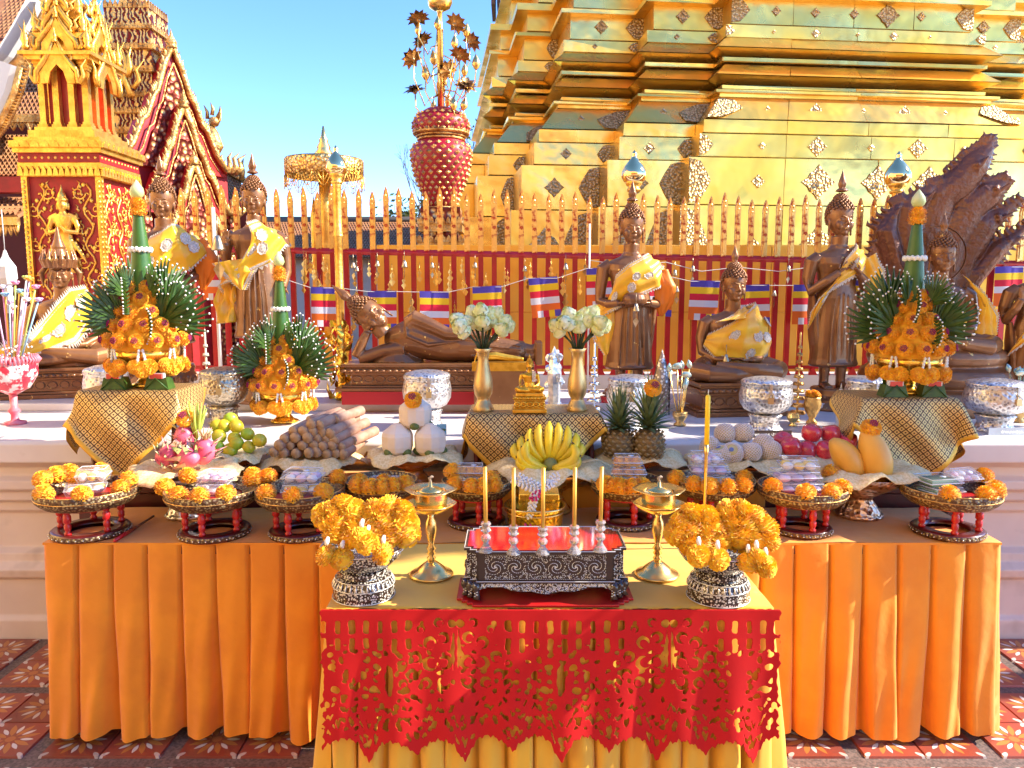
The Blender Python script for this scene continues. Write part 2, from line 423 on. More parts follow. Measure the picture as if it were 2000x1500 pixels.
# individual plates, one per stretch of every visible face
def face_segs():
    P0 = ch_poly(0); out = []
    for k in range(NPV):
        out.append((k, (k+1) % NPV))
    return out
def ch_plate(k0, k1, u0, u1, zb, zt, ib, it, thick=.012):
    A0, A1 = ch_poly(ib-.0), ch_poly(it)
    p0, p1 = Vector(A0[k0]), Vector(A0[k1]); q0, q1 = Vector(A1[k0]), Vector(A1[k1])
    d = (p1-p0).normalized(); nrm = Vector((-d.y, d.x))
    L0 = (p1-p0).length; L1 = (q1-q0).length; e = .003
    a, b_ = p0+d*(u0*L0+e), p0+d*(u1*L0-e); c, d2 = q0+d*(u0*L1+e), q0+d*(u1*L1-e)
    j = [rnd(-.006, .006) for _ in range(4)]
    vs = []
    for (pt, z, jj) in ((a, zb, j[0]), (b_, zb, j[1]), (d2, zt, j[2]), (c, zt, j[3])):
        vs.append((pt.x+nrm.x*(.0+jj), pt.y+nrm.y*(.0+jj), z))
    for (pt, z) in ((a, zb), (b_, zb), (d2, zt), (c, zt)): vs.append((pt.x-nrm.x*.019, pt.y-nrm.y*.019, z))
    g = MB(); g.add(vs, [(0, 1, 2, 3), (0, 4, 5, 1), (1, 5, 6, 2), (2, 6, 7, 3), (3, 7, 4, 0)])
    return g
vis = list(range(0, 9))+[NPV-1]
P0 = ch_poly(0)
# visible faces: those facing -Y or -X near the left front corner, the main front, and the first steps at its right
def face_ok(k):
    a, b_ = Vector(P0[k]), Vector(P0[(k+1) % NPV]); m = (a+b_)/2
    return m.y < -1.2 and m.x > -4.4
for (pb, pt, ib, it) in tiers[:19]:
    zb, zt = cz(pb, ib)+.002, cz(pt, it)-.002
    if pb == 800: zb = .4
    for k in range(NPV):
        if not face_ok(k): continue
        a, b_ = Vector(P0[k]), Vector(P0[(k+1) % NPV]); L = (a-b_).length
        n = max(1, round(L/.95)) if (zt-zb) > .12 else max(1, round(L/2))
        for q in range(n):
            ob('gold_plate', ch_plate(k, (k+1) % NPV, q/n, (q+1)/n, zb, zt, ib, it), GOLD, parent=chedi)
# filigree: diamonds on the faces, pointed plates at every corner
def ch_front(k, u, z, i, off):
    A = ch_poly(i); p, q = Vector(A[k]), Vector(A[(k+1) % NPV]); d = (q-p).normalized(); nrm = Vector((-d.y, d.x))
    c = p+(q-p)*u + nrm*off
    return Vector((c.x, c.y, z)), d
def add_diamond(k, u, z, i, s, nm='filigree_diamond', it=None):
    c, d = ch_front(k, u, z, i, .012)
    g = MB(); n = 16; pr = []
    for (rr, h) in ((1, 0), (.97, .012), (.8, .016), (.35, .02), (.12, .045), (0, .05)):
        pr.append((rr, h))
    vs = []; 
    for (rr, h) in pr:
        for q in range(n):
            a = 2*PI*q/n; e = 1/(abs(math.cos(a))+abs(math.sin(a))); w = 1+.05*math.cos(8*a)
            vs.append((rr*s*e*math.cos(a)*w, -h*s*1.2, rr*s*e*math.sin(a)*w))
    fs = [(r*n+q, r*n+(q+1) % n, (r+1)*n+(q+1) % n, (r+1)*n+q) for r in range(len(pr)-1) for q in range(n)]
    g.add(vs, fs, 0, False)
    ob(nm, g, FIL, parent=chedi, loc=c, rz=math.atan2(-d.y, -d.x))
def add_corner(k, end, zb, zt, ib, it, wd):
    """triangular filigree plate pointing away from a vertical edge"""
    A0, A1 = ch_poly(ib), ch_poly(it)
    p, q = Vector(A0[k]), Vector(A0[(k+1) % NPV]); d = (q-p).normalized(); nrm = Vector((-d.y, d.x))
    p1, q1 = Vector(A1[k]), Vector(A1[(k+1) % NPV])
    e0, e1 = (p, p1) if end == 0 else (q, q1); sgn = 1 if end == 0 else -1
    prof = [(0, 0), (.5, .06), (.8, .3), (1, .5), (.8, .7), (.5, .94), (0, 1)]
    vs = []
    for (w, t) in prof:
        b_ = e0.lerp(e1, t)+d*sgn*(w*wd)+nrm*.014; vs.append((b_.x, b_.y, zb+(zt-zb)*t))
    for (w, t) in prof:
        b_ = e0.lerp(e1, t)+d*sgn*(w*wd)+nrm*.0; vs.append((b_.x, b_.y, zb+(zt-zb)*t))
    n = len(prof); g = MB(); f0 = tuple(range(n)) if sgn < 0 else tuple(range(n-1, -1, -1))
    g.add(vs, [f0]+[(i, i+n, (i+1) % n+n, (i+1) % n) for i in range(n)])
    ob('corner_filigree', g, FIL, parent=chedi)
front = [k for k in range(NPV) if face_ok(k) and abs(P0[k][1]-P0[(k+1) % NPV][1]) < 1e-6]
for (ti, wd, big) in ((1, .3, .21), (2, .22, .17), (3, .14, .1), (5, .32, .07), (16, .2, .16), (15, .1, .05)):
    pb, pt, ib, it = tiers[ti]; zb, zt = cz(pb, ib), cz(pt, it)
    for k in front:
        L = abs(P0[k][0]-P0[(k+1) % NPV][0])
        if L < .29: continue
        ww = min(wd, L*.36)
        add_corner(k, 0, zb+.01, zt-.01, ib, it, ww); 
        if L > 1: add_corner(k, 1, zb+.01, zt-.01, ib, it, ww)
        im = (ib+it)/2; zm = (zb+zt)/2; s = min(big, (zt-zb)*.46)
        if L > 3:
            for u, r in ((.22, .4), (.36, 1), (.5, .4 if ti != 2 else 1.), (.66, 1 if ti != 16 else .4), (.82, .4)): add_diamond(k, u, zm, im, s*r)
        elif L > .7: add_diamond(k, .58, zm, im, s*(.6 if ti != 1 else 1))
# ================================================================ gold plated low wall behind the fence
g = MB(); wx0 = W(735, 500, 6.1).x
GWALL = M('gilt_wall', (1, .62, .1), .34, .6, col2=(1, .5, .06), vs=1.4, bump=.3, bs=2.2, dist=.08)
lw = thing('gilt_balustrade', 'low gold plated wall glowing behind the red pickets', 'wall', (wx0, 6.1, 0))
L = 8.2; Hh = ZA(478, 6.1)
ob('wall_core', MB().box((L/2, .12, Hh/2), (L, .2, Hh)), GOLD, parent=lw)
x = 0
while x < L-.1:
    w = .62
    for (z0, z1) in ((.2, .98), (.985, 1.5), (1.505, Hh-.01)):
        g = MB(); j = [rnd(-.006, .004) for _ in range(4)]
        g.add([(x+.003, j[0], z0), (x+w-.003, j[1], z0), (x+w-.003, j[2], z1), (x+.003, j[3], z1), (x+.003, .019, z0), (x+w-.003, .019, z0), (x+w-.003, .019, z1), (x+.003, .019, z1)], [(0, 1, 2, 3), (0, 4, 5, 1), (1, 5, 6, 2), (2, 6, 7, 3), (3, 7, 4, 0)])
        ob('gold_plate', g, GWALL, parent=lw)
    x += w

# ================================================================ ornament helpers (relief in an xz plane, front -y)
def scroll(g, cx, cz_, r, s=1, ph=0., turns=1.4, th=.010, y=0., mi=0, leaves=5):
    pts = []; rad = []; n = 18
    for i in range(n+1):
        t = i/n; a = ph+s*turns*2*PI*t; rr = r*(1-t*.86); pts.append((cx+rr*math.cos(a), y, cz_+rr*math.sin(a))); rad.append(th*(1.1-.5*t))
    g.tube(pts, rad, 5, mi); g.ell(pts[-1], th*1.5, 6, mi)
    for k in range(leaves):
        p = Vector(pts[int(k*n/leaves*.75)]); d = (p-Vector((cx, y, cz_))).normalized(); tdir = Vector((-d.z, 0, d.x))*s
        q = p+d*r*.42+tdir*r*.3
        g.tube([p, p.lerp(q, .5)+d*r*.08, q], [th*.8, th*1.2, .001], 5, mi)
def vine(g, x0, z0, x1, z1, n, amp, th=.01, y=0., mi=0, side=1):
    pts = [(x0+(x1-x0)*i/20+amp*.3*math.sin(i/20*PI*n), y, z0+(z1-z0)*i/20) for i in range(21)]
    g.tube(pts, th, 5, mi)
    for k in range(n):
        t = (k+.5)/n; s = side*(1 if k % 2 else -1)
        scroll(g, x0+(x1-x0)*t+s*amp*.55, z0+(z1-z0)*t, amp*.5, s, PI if s > 0 else 0, 1.3, th*.8, y, mi)
def petals_row(g, x0, x1, z, h, n, y=0., mi=0, X=None, t=.012):
    w = (x1-x0)/n
    for k in range(n):
        a = x0+w*k; g.prism([(a, z), (a+w*.96, z), (a+w*.8, z+h*.6), (a+w*.48, z+h), (a+w*.16, z+h*.6)], y-t, y, mi, X)
def finial(g, c, h, r, mi=0, n=10):
    g.lathe([(r*.5, 0), (r, h*.08), (r*.6, h*.16), (r*.9, h*.28), (r*.8, h*.4), (r*.35, h*.6), (r*.16, h*.8), (.001, h)], n, mi, c)
def horn(g, p, h, lean, th=.012, mi=0):
    p = Vector(p)
    g.tube([p, p+Vector((lean*.5, 0, h*.3)), p+Vector((lean*.3, 0, h*.65)), p+Vector((lean, 0, h))], [th*1.3, th*1.1, th*.7, .001], 6, mi)

# ================================================================ gilded shrine on its red pedestal, far left
SD = 5.55
sx0, sx1 = W(40, 330, SD).x, W(195, 330, SD).x; scx = (sx0+sx1)/2; shw = (sx1-sx0)/2; scy = SD+shw
shr = thing('gilded_shrine', 'golden spirit shrine on a tall red and gold pedestal at far left', 'shrine', (scx, scy, 0))
REDP = M('red_panel', (.42, .012, .018), .5, col2=(.3, .01, .014), vs=10)
def z_(py): return ZA(py, SD)
def zt(py): return ZA(py, scy-.2)
g = MB(); g.box((0, 0, z_(345)/2), (2*shw-.05, 2*shw-.05, z_(345))); ob('pedestal_core', g, REDP, parent=shr)
g = MB()
for (a, b, e) in ((345, 330, .0), (330, 318, .012), (299, 290, .03), (290, 276, .045), (276, 268, .02)):
    z0, z1 = z_(a), z_(b); g.box((0, 0, (z0+z1)/2), (2*(shw+e), 2*(shw+e), z1-z0-.001))
for s in (-1, 1):
    for s2 in (-1, 1):
        g.box((s*(shw-.018), s2*(shw-.018), z_(345)/2), (.04, .04, z_(345)))
for k in range(4):
    X = RZ(k*PI/2)
    for q in range(26):   # beaded corner strips
        z = z_(600)+(z_(345)-z_(600))*q/26
        for s in (-1, 1): g.ell((s*(shw-.015), -shw-.004, z), (.013, .008, .015), 6, 0, None, X)
    petals_row(g, -shw-.01, shw+.01, z_(345)+.004, z_(326)-z_(345), 14, -shw-.012, 0, X)
    petals_row(g, -shw-.03, shw+.03, z_(290)+.004, z_(277)-z_(290), 9, -shw-.046, 0, X, .006)
    for q in range(12): g.ell((-shw+(q+.5)*2*shw/12, -shw-.004, z_(308)), (.012, .012, .012), 6, 0, None, X)
    g.box((0, -shw-.002, z_(600)), (2*shw, .02, .04), 0, 0, X)
ob('gilt_mouldings', g, GILT, parent=shr)
g = MB(); g.box((0, 0, z_(308)), (2*(shw+.008), 2*(shw+.008), z_(299)-z_(318)-.002)); ob('red_band', g, REDP, parent=shr)
for k, nm in ((0, 'front_relief'), (1, 'side_relief')):
    g = MB(); w = shw-.05; zb, ztp = z_(595), z_(350)
    for s in (-1, 1):
        vine(g, s*w*.72, zb, s*w*.72, ztp-.03, 7, .105, .0085, 0, 0, s)
        for q in range(16):
            z = zb+(ztp-zb)*q/16; horn(g, (s*(w*.50+.02*math.sin(q)), 0, z), .05, -s*.03, .008)
            g.ell((s*w*(.6+.3*math.sin(q*2.1)), 0, z+.02), (.017, .008, .017), 6)
    if k: vine(g, 0, zb, 0, ztp-.03, 7, .11, .010)
    ob(nm, g, GILT, parent=shr, loc=((0, -shw+.022, 0) if k == 0 else (shw-.022, 0, 0)), rz=k*PI/2)
# praying deva relief
g = MB(); h = z_(365)-z_(500); zb = z_(500)
g.loft([(0, 0, zb-.12, .09, .03), (0, 0, zb-.02, .075, .035), (0, 0, zb+h*.15, .07, .035), (0, 0, zb+h*.3, .055, .03), (0, 0, zb+h*.38, .05, .03), (0, 0, zb+h*.5, .07, .035), (0, 0, zb+h*.57, .085, .035), (0, 0, zb+h*.62, .03, .025), (0, 0, zb+h*.66, .022, .022)], 14)
g.ell((0, -.01, zb+h*.73), (.036, .038, .045), 12)
g.lathe([(.042, 0), (.045, .012), (.03, .03), (.026, .05), (.012, .075), (.001, .12)], 12, 0, (0, -.005, zb+h*.79))
for s in (-1, 1):
    g.tube([(s*.075, 0, zb+h*.56), (s*.098, -.005, zb+h*.43), (s*.095, -.01, zb+h*.34), (s*.03, -.05, zb+h*.36), (0, -.055, zb+h*.44)], [.022, .02, .018, .015, .008], 8)
    g.tube([(s*.06, 0, zb+.1), (s*.12, 0, zb), (s*.15, 0, zb-.06)], [.02, .014, .002], 6); g.ell((s*.04, 0, zb+h*.72), (.01, .012, .03), 6)
    for q in range(3): g.tube([(s*.04, -.01, zb+h*.62), (s*(.09+.01*q), -.01, zb+h*.58-.01*q)], [.008, .006], 5)
o = ob('deva_figure', g, GILT, parent=shr, loc=(0, -shw-.0, 0)); remesh(o, .005, 1)
# shrine tower on top
th_ = .185
def ring_box(g, a, b, hw_, mi=0): z0, z1 = zt(a), zt(b); g.box((0, 0, (z0+z1)/2), (2*hw_, 2*hw_, z1-z0), mi)
class OneBox:
    pass
_rb = ring_box
def ring_box(g, a, b, hw_, mi=0):
    q = MB(); _rb(q, a, b, hw_); ob('tower_stage', q, GILT, parent=shr)
g = MB(); ring_box(g, 270, 256, th_+.05); ring_box(g, 256, 248, th_+.02)
ring_box(g, 118, 110, th_+.045); ring_box(g, 110, 103, th_+.07); ring_box(g, 103, 98, th_+.02)
ring_box(g, 98, 72, th_-.05); ring_box(g, 72, 62, th_); ring_box(g, 62, 58, th_-.06); ring_box(g, 58, 30, th_-.09); ring_box(g, 30, 22, th_-.05); ring_box(g, 22, -5, th_-.12); ring_box(g, -5, -12, th_-.08); ring_box(g, -12, -40, th_-.15)
finial(g, (0, 0, zt(-40)), .7, .08)
ob('spire', g, GILT, parent=shr)
ring_box = _rb
g = MB(); ring_box(g, 250, 116, th_-.055); ob('red_cella', g, RED, parent=shr)
def col_(x, y):
    z0, z1 = zt(250), zt(117); g = MB(); h = z1-z0
    for (a, b, e) in ((0, .06, .034), (.06, .1, .027), (.1, .86, .021), (.86, .9, .028), (.9, .95, .033), (.95, 1., .04)):
        g.box((0, 0, h*(a+b)/2), (2*e, 2*e, h*(b-a)-.0005))
    return ob('column', g, GILT, parent=shr, loc=(x, y, z0))
for s in (-1, 1):
    for s2 in (-1, 1):
        for (dx, dy) in ((0, 0), (-.1, 0), (0, -.1)): col_(s*(th_-.03+dx), s2*(th_-.03+dy))
for k in range(4):
    for (zb_, wd, hh, nm) in ((zt(165), .15, .32, 'arch_gable'), (zt(100), .14, .26, 'arch_gable'), (zt(60), .1, .2, 'arch_gable'), (zt(20), .07, .16, 'arch_gable')):
        if k > 1: continue
        g = MB(); yy = th_+.05 if zb_ < zt(120) else th_+.02-(zb_-zt(100))*.12
        for s in (-1, 1):
            g.tube([(s*wd, 0, 0), (s*wd*.95, 0, hh*.25), (s*wd*.6, 0, hh*.45), (s*wd*.3, 0, hh*.66), (0, 0, hh)], [.022, .02, .02, .016, .004], 6)
            horn(g, (s*wd, 0, .0), hh*.55, s*.07, .014)
            horn(g, (s*wd*.62, 0, hh*.45), hh*.25, s*.03, .009)
        finial(g, (0, 0, hh*.85), hh*.35, .02, 0, 8)
        g.prism([(-wd*.8, 0), (-wd*.8, hh*.2), (-wd*.3, hh*.58), (0, hh*.85), (wd*.3, hh*.58), (wd*.8, hh*.2), (wd*.8, 0), (wd*.45, 0), (wd*.3, hh*.25), (0, hh*.4), (-wd*.3, hh*.25), (-wd*.45, 0)], 0, .02)
        X = (RZ(k*PI/2) @ Vector((0, -yy, zb_)))
        ob(nm, g, GILT, parent=shr, loc=X, rz=k*PI/2)
for (zz, e) in ((zt(98), th_+.03), (zt(62), th_-.02), (zt(22), th_-.07)):
    for s in (-1, 1):
        for s2 in (-1, 1):
            g = MB(); finial(g, (0, 0, 0), .2, .03, 0, 8); horn(g, (0, 0, .02), .16, s*.05, .01); ob('corner_finial', g, GILT, parent=shr, loc=(s*e, s2*e, zz))

# ================================================================ spired mondop tower behind the shrine
RELIEF = M('carved_gilt_relief', (.9, .56, .18), .4, .7, col2=(.2, .02, .015), vs=7, thr=(.35, .6), bump=1, dist=.012, kind='WAVE')
RELIEF2 = M('fine_gilt_relief', (.8, .5, .2), .45, .6, col2=(.2, .03, .02), vs=17, thr=(.28, .5), bump=1, dist=.03, kind='VORONOI')
MDY = 8.0; mx0, mx1 = W(212, 150, MDY).x, W(292, 150, MDY).x; mhw = (mx1-mx0)/2+.03; mcy = MDY+mhw
mon = thing('temple_tower', 'carved red and gold tower with tapering roof behind the shrine', 'tower', ((mx0+mx1)/2, mcy, 0))
def zm(py): return ZA(py, MDY)
stages = [(a, b, e*.45) for a, b, e in [(420, 305, .05), (305, 290, .12), (290, 262, .10), (262, 250, .16), (250, 222, .06), (222, 214, .11), (214, 188, .02), (188, 180, .05), (180, 140, -.03), (140, 128, .02), (128, 96, -.01), (96, 86, .06), (86, 56, .01), (56, 50, .05), (50, 14, -.03), (14, 4, -.1), (4, -18, -.3), (-18, -60, -.42)]]
g = MB(); g2 = MB()
for i, (a, b, e) in enumerate(stages):
    z0, z1 = zm(a), zm(b); (g2 if i % 2 else g).box((0, 0, (z0+z1)/2), (2*(mhw+e), 2*(mhw+e), z1-z0-.001))
g.box((0, 0, zm(420)/2), (2*mhw, 2*mhw, zm(420)))
ob('carved_stages', g, RELIEF, parent=mon); ob('moulded_bands', g2, GILT2, parent=mon)
for (py, e, n, h) in ((a, b*.45, c, d) for a, b, c, d in ((222, .11, 14, .055), (188, .05, 14, .05), (140, .02, 12, .05), (96, .06, 12, .06), (56, .05, 12, .05), (14, -.03, 9, .08), (262, .16, 14, .05))):
    g = MB(); g.box((0, 0, zm(py)), (2*(mhw+e)-.02, 2*(mhw+e)-.02, .012))
    for k in range(4): petals_row(g, -(mhw+e), mhw+e, zm(py), h, n, -(mhw+e)+.012, 0, RZ(k*PI/2), .02)
    ob('antefix_row', g, GILT2, parent=mon)
for (px_, py_, h, ln) in ((232, 185, .42, -.08), (258, 190, .55, -.12), (250, 150, .3, .05), (215, 190, .35, -.1), (300, 190, .45, .12), (306, 165, .35, .1), (312, 200, .3, .12), (296, 175, .3, -.04)):
    p = W(px_, py_, MDY-.12 if px_ < 290 else MDY+.1)
    g = MB(); horn(g, (0, 0, 0), h, ln, .028); horn(g, (.02, 0, h*.15), h*.5, -ln, .02)
    ob('naga_horn', g, GILT, parent=mon, loc=(p.x-(mx0+mx1)/2, p.y-mcy, p.z))
g = MB(); g.lathe([(.34, 0), (.3, .15), (.24, .5), (.26, .55), (.16, 1.0), (.18, 1.05), (.1, 1.5), (.02, 2.6)], 12, 0, (0, 0, zm(-55))); ob('spire', g, GILT2, parent=mon)

# ================================================================ red and gold gable beside it, seen obliquely
GY = R(58)
gp = W(362, 300, 8.0)
gab = thing('gabled_porch', 'tall red and gold pedimented porch with naga bargeboards, left of the sky', 'porch', (gp.x, gp.y, 0), GY)
gz = lambda py: ZA(py, 8.0)
def gable_layer(w, z0, z1, y, red, nm, spikes=1, th=.03):
    h = z1-z0
    out = [(0, h), (.16*w, h*.84), (.3*w, h*.62), (.38*w, h*.58), (.52*w, h*.4), (.62*w, h*.36), (.8*w, h*.16), (w, h*.04), (w, 0)]
    poly = [(x, z0+z) for x, z in out]+[(-x, z0+z) for x, z in reversed(out[1:])]
    ob('red_tympanum', MB().prism(list(reversed(poly)), y, y+.12), red, parent=gab)
    inn = [(x*.66, z0+.0+(z-z0)*.82) for x, z in poly]
    ob('carved_relief', MB().prism(list(reversed(inn)), y-.03, y), RELIEF2, parent=gab)
    for s in (-1, 1):
        g = MB(); pts = [(s*x, y-.03, z0+z) for x, z in out[:-1]]; g.tube(pts, [(th*1.2, th)]*len(pts), 6)
        g.tube([(s*x*.8, y-.04, z0+z*.86) for x, z in out[:-1]], th*.35, 5)
        for i in range(len(pts)-1):
            for t in (0, .33, .66):
                p = Vector(pts[i]).lerp(Vector(pts[i+1]), t); horn(g, p, h*.075, s*.03, .018)
        p = Vector(pts[-1])
        for q in range(3): horn(g, p+Vector((s*.05*q, 0, 0)), h*.2, s*(.08+.05*q), .028)
        ob('naga_bargeboard', g, GILT2, parent=gab)
    g = MB(); finial(g, (0, y-.03, z1-.03), h*.16, .06); ob('apex_finial', g, GILT2, parent=gab)
gable_layer(.6, gz(330), gz(85), .16, RED, 'a')
gable_layer(.5, gz(420), gz(205), .02, RED, 'b')
gable_layer(.4, gz(500), gz(318), -.1, RED, 'c')
g = MB(); g.box((0, .4, gz(300)/2), (1.3, .4, gz(300))); ob('porch_wall', g, REDP, parent=gab)
g = MB()
for s in (-1, 1):
    for x in (.6, .42): g.box((s*x, .12, gz(405)/2), (.1, .13, gz(405)))
ob('gilt_pilasters', g, RELIEF2, parent=gab)
# naga heads at the right end of the gable
p0 = W(410, 300, 9.0)
ng = thing('naga_bracket', 'dark gilt naga head bracket with horns at the right edge of the porch', 'ornament', p0)
g = MB()
def wp(px_, py_): return W(px_, py_, 9.0)-p0
g.tube([wp(392, 320), wp(412, 300), wp(420, 285), wp(415, 262), wp(408, 245)], [.05, .09, .1, .07, .05], 8)
g.ell(wp(418, 238), (.07, .06, .06), 8)
for (a, b, c, d) in ((405, 232, 398, 205), (414, 225, 411, 200), (424, 232, 430, 207), (420, 245, 432, 222)): g.tube([wp(a, b), wp((a+c)/2+3, (b+d)/2), wp(c, d)], [.025, .02, .003], 6)
ob('naga_head', g, GILT2, parent=ng)
ob('bracket', MB().prism([(wp(392, 320).x, wp(392, 320).z), (wp(392, 290).x, wp(392, 290).z), (wp(422, 287).x, wp(422, 287).z), (wp(422, 296).x, wp(422, 296).z), (wp(405, 318).x, wp(405, 318).z)], -.08, .08), REDP, parent=ng)

# ================================================================ tiled roofs
def roof_mat():
    m = bpy.data.materials.new('brown_roof_tiles'); m.use_nodes = True
    n = m.node_tree.nodes; l = m.node_tree.links; b = n['Principled BSDF']; b.inputs['Roughness'].default_value = .6
    tc = n.new('ShaderNodeTexCoord'); mp = n.new('ShaderNodeMapping'); mp.inputs['Rotation'].default_value = (0, 0, 0); l.new(tc.outputs['UV'], mp.inputs[0])
    nz = n.new('ShaderNodeTexNoise'); nz.inputs['Scale'].default_value = 3; l.new(tc.outputs['UV'], nz.inputs[0])
    x = n.new('ShaderNodeMix'); x.data_type = 'RGBA'; l.new(nz.outputs[0], x.inputs[0]); x.inputs[6].default_value = (.3, .12, .05, 1); x.inputs[7].default_value = (.4, .2, .09, 1)
    l.new(x.outputs[2], b.inputs[0]); return m
ROOFT = M('brown_roof_tile', (.33, .13, .05), .55, col2=(.45, .22, .09), vs=3.5, thr=(.3, .7))
def tiled_roof(th, A, B, C_, D_, nu, nv, nm='tile_field', t=.03):
    """A,B bottom corners; D,C top corners; diamond tiles as overlapping scales, one joined part"""
    A, B, C_, D_ = map(Vector, (A, B, C_, D_))
    nrm = (B-A).cross(D_-A).normalized()
    if nrm.z < 0: nrm = -nrm
    g = MB()
    P = lambda u, v: (A.lerp(B, u)).lerp(D_.lerp(C_, u), v)
    g.add([P(0, 0), P(1, 0), P(1, 1), P(0, 1), P(0, 0)-nrm*t, P(1, 0)-nrm*t, P(1, 1)-nrm*t, P(0, 1)-nrm*t], [(0, 1, 2, 3), (7, 6, 5, 4), (0, 4, 5, 1), (1, 5, 6, 2), (2, 6, 7, 3), (3, 7, 4, 0)])
    du, dv = 1/nu, 1/nv
    for j in range(nv):
        for i in range(nu):
            u = (i+.5*(j % 2))*du; v = j*dv
            if u+du > 1: continue
            g.add([P(u+du/2, max(0, v-dv*.7))+nrm*t*1.1, P(u+du*.97, v+dv*.3)+nrm*t*.7, P(u+du*.5, min(1, v+dv*1.2))+nrm*.002, P(u+du*.03, v+dv*.3)+nrm*t*.7, P(u+du/2, max(0, v-dv*.7))], [(0, 1, 2, 3), (0, 4, 1), (0, 3, 4)])
    return ob(nm, g, ROOFT, parent=th, kind='stuff')
hall = thing('temple_hall', 'brown tiled temple hall with white and gold bargeboards at the far left edge', 'temple hall', (0, 0, 0))
tiled_roof(hall, W(-260, 235, 7.6), W(96, 228, 7.6), W(118, 60, 9.2), W(-200, 60, 9.2), 40, 26)
tiled_roof(hall, W(-260, 350, 7.3), W(92, 345, 7.3), W(100, 262, 8.0), W(-250, 262, 8.0), 40, 14)
tiled_roof(hall, W(-260, 190, 8.6), W(0, 105, 8.6), W(130, -120, 11), W(-150, -160, 11), 30, 36)
WBARGE = M('white_barge', (.75, .76, .78), .5)
pl = [(112, -40), (85, 12), (58, 62), (30, 108), (0, 140), (-40, 165)]
g = MB(); g.tube([W(x-14, y, 7.5) for x, y in pl], [(.16, .03)]*6, 4, sm=False); ob('white_bargeboard', g, WBARGE, parent=hall)
g = MB(); P_ = [W(x+10, y+12, 7.42) for x, y in pl]; g.tube(P_, .055, 6)
for i in range(5):
    for t in range(7):
        p = P_[i].lerp(P_[i+1], t/7); g.tube([p, p+Vector((.07, 0, -.02)), p+Vector((.1, 0, .05))], [.03, .022, .002], 5)
ob('naga_edge', g, GILT2, parent=hall)
pl = [(42, 122), (30, 170), (15, 205), (0, 235), (-20, 260)]
g = MB(); g.tube([W(x-16, y+6, 7.2) for x, y in pl], [(.13, .03)]*5, 4, sm=False); ob('white_bargeboard', g, WBARGE, parent=hall)
g = MB(); P_ = [W(x, y+10, 7.15) for x, y in pl]; g.tube(P_, .04, 6)
for i in range(4):
    for t in range(6):
        p = P_[i].lerp(P_[i+1], t/6); g.tube([p, p+Vector((.06, 0, -.02)), p+Vector((.085, 0, .045))], [.025, .018, .002], 5)
ob('naga_edge', g, GILT2, parent=hall)
def fringe(py, Y, h, x0, x1):
    a, b = W(x0, py, Y), W(x1, py, Y); n = 22; g = MB(); w = (b.x-a.x)/n
    g.box(((a.x+b.x)/2, Y, a.z), (b.x-a.x, .05, .07))
    for k in range(n):
        x = a.x+w*(k+.5); g.tube([(x-w*.42, Y, a.z-.03), (x-w*.2, Y, a.z-h*.7), (x, Y, a.z-h), (x+w*.2, Y, a.z-h*.7), (x+w*.42, Y, a.z-.03)], .014, 5); g.ell((x, Y, a.z-h*.45), (w*.22, .012, h*.28), 6)
    ob('gilt_fringe', g, GILT2, parent=hall)
fringe(232, 7.5, .1, -260, 98); fringe(432, 6.9, .12, -200, 36)
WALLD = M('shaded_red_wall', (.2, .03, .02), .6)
g = MB(); a, b = W(-260, 362, 7.25), W(90, 362, 7.25); g.box(((a.x+b.x)/2, 7.25, a.z), (b.x-a.x, .12, .14)); ob('red_fascia', g, REDP, parent=hall)
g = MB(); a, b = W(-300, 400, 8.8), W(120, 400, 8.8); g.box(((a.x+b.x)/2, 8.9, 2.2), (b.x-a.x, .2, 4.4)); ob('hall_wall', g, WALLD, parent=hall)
tiled_roof(hall, W(-260, 428, 6.9), W(34, 420, 6.9), W(92, 385, 7.6), W(-260, 385, 7.6), 30, 6)
g = MB(); g.tube([W(57, 285, 7), W(60, 265, 7), W(54, 240, 7)], [.03, .022, .004], 6); ob('roof_horn', g, GILT2, parent=hall)
# white paper lantern under the eaves
LAN = M('white_paper', (.8, .8, .84), .7)
p = W(14, 548, 6.7); lan = thing('hanging_lantern', 'white paper lantern with long tassel hanging under the hall eaves at far left', 'lantern', p)
g = MB(); g.lathe([(.01, .26), (.03, .2), (.05, .17), (.085, .12), (.09, .02), (.06, -.03), (.03, -.05)], 6, sm=False); ob('lantern_body', g, LAN, parent=lan)
g = MB(); g.lathe([(.03, -.05), (.045, -.06), (.035, -.13), (.045, -.135), (.035, -.2), (.045, -.205), (.03, -.28)], 6, sm=False); ob('hanging_cord', MB().tube([(0, 0, .26), (0, 0, .6)], .004, 4), LAN, parent=lan); ob('tassel', g, LAN, parent=lan)

# roof falling away right of the porch, and the long cloister roof
wing = thing('side_wing', 'dark tiled side wing roof with a thin horn finial behind the left fence', 'roof', (0, 0, 0))
tiled_roof(wing, W(395, 405, 9.4), W(476, 405, 10.4), W(470, 345, 11), W(395, 308, 10.), 14, 12)
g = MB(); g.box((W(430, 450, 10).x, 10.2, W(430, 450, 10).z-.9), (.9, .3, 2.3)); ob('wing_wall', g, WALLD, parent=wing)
g = MB(); g.tube([W(396, 304, 9.9), W(476, 352, 10.9)], .05, 6); g.tube([W(470, 352, 10.5), W(474, 335, 10.5), W(472, 320, 10.5), W(476, 309, 10.5)], [.05, .035, .025, .003], 6)
for q in range(8): g.tube([W(400+q*9, 312+q*5.2, 9.6), W(404+q*9, 306+q*5.2, 9.6)], [.03, .004], 5)
ob('ridge_and_horn', g, GILT2, parent=wing)
clo = thing('cloister_roof', 'long low brown tiled cloister roof seen between the fence tips under the sky', 'roof', (0, 0, 0))
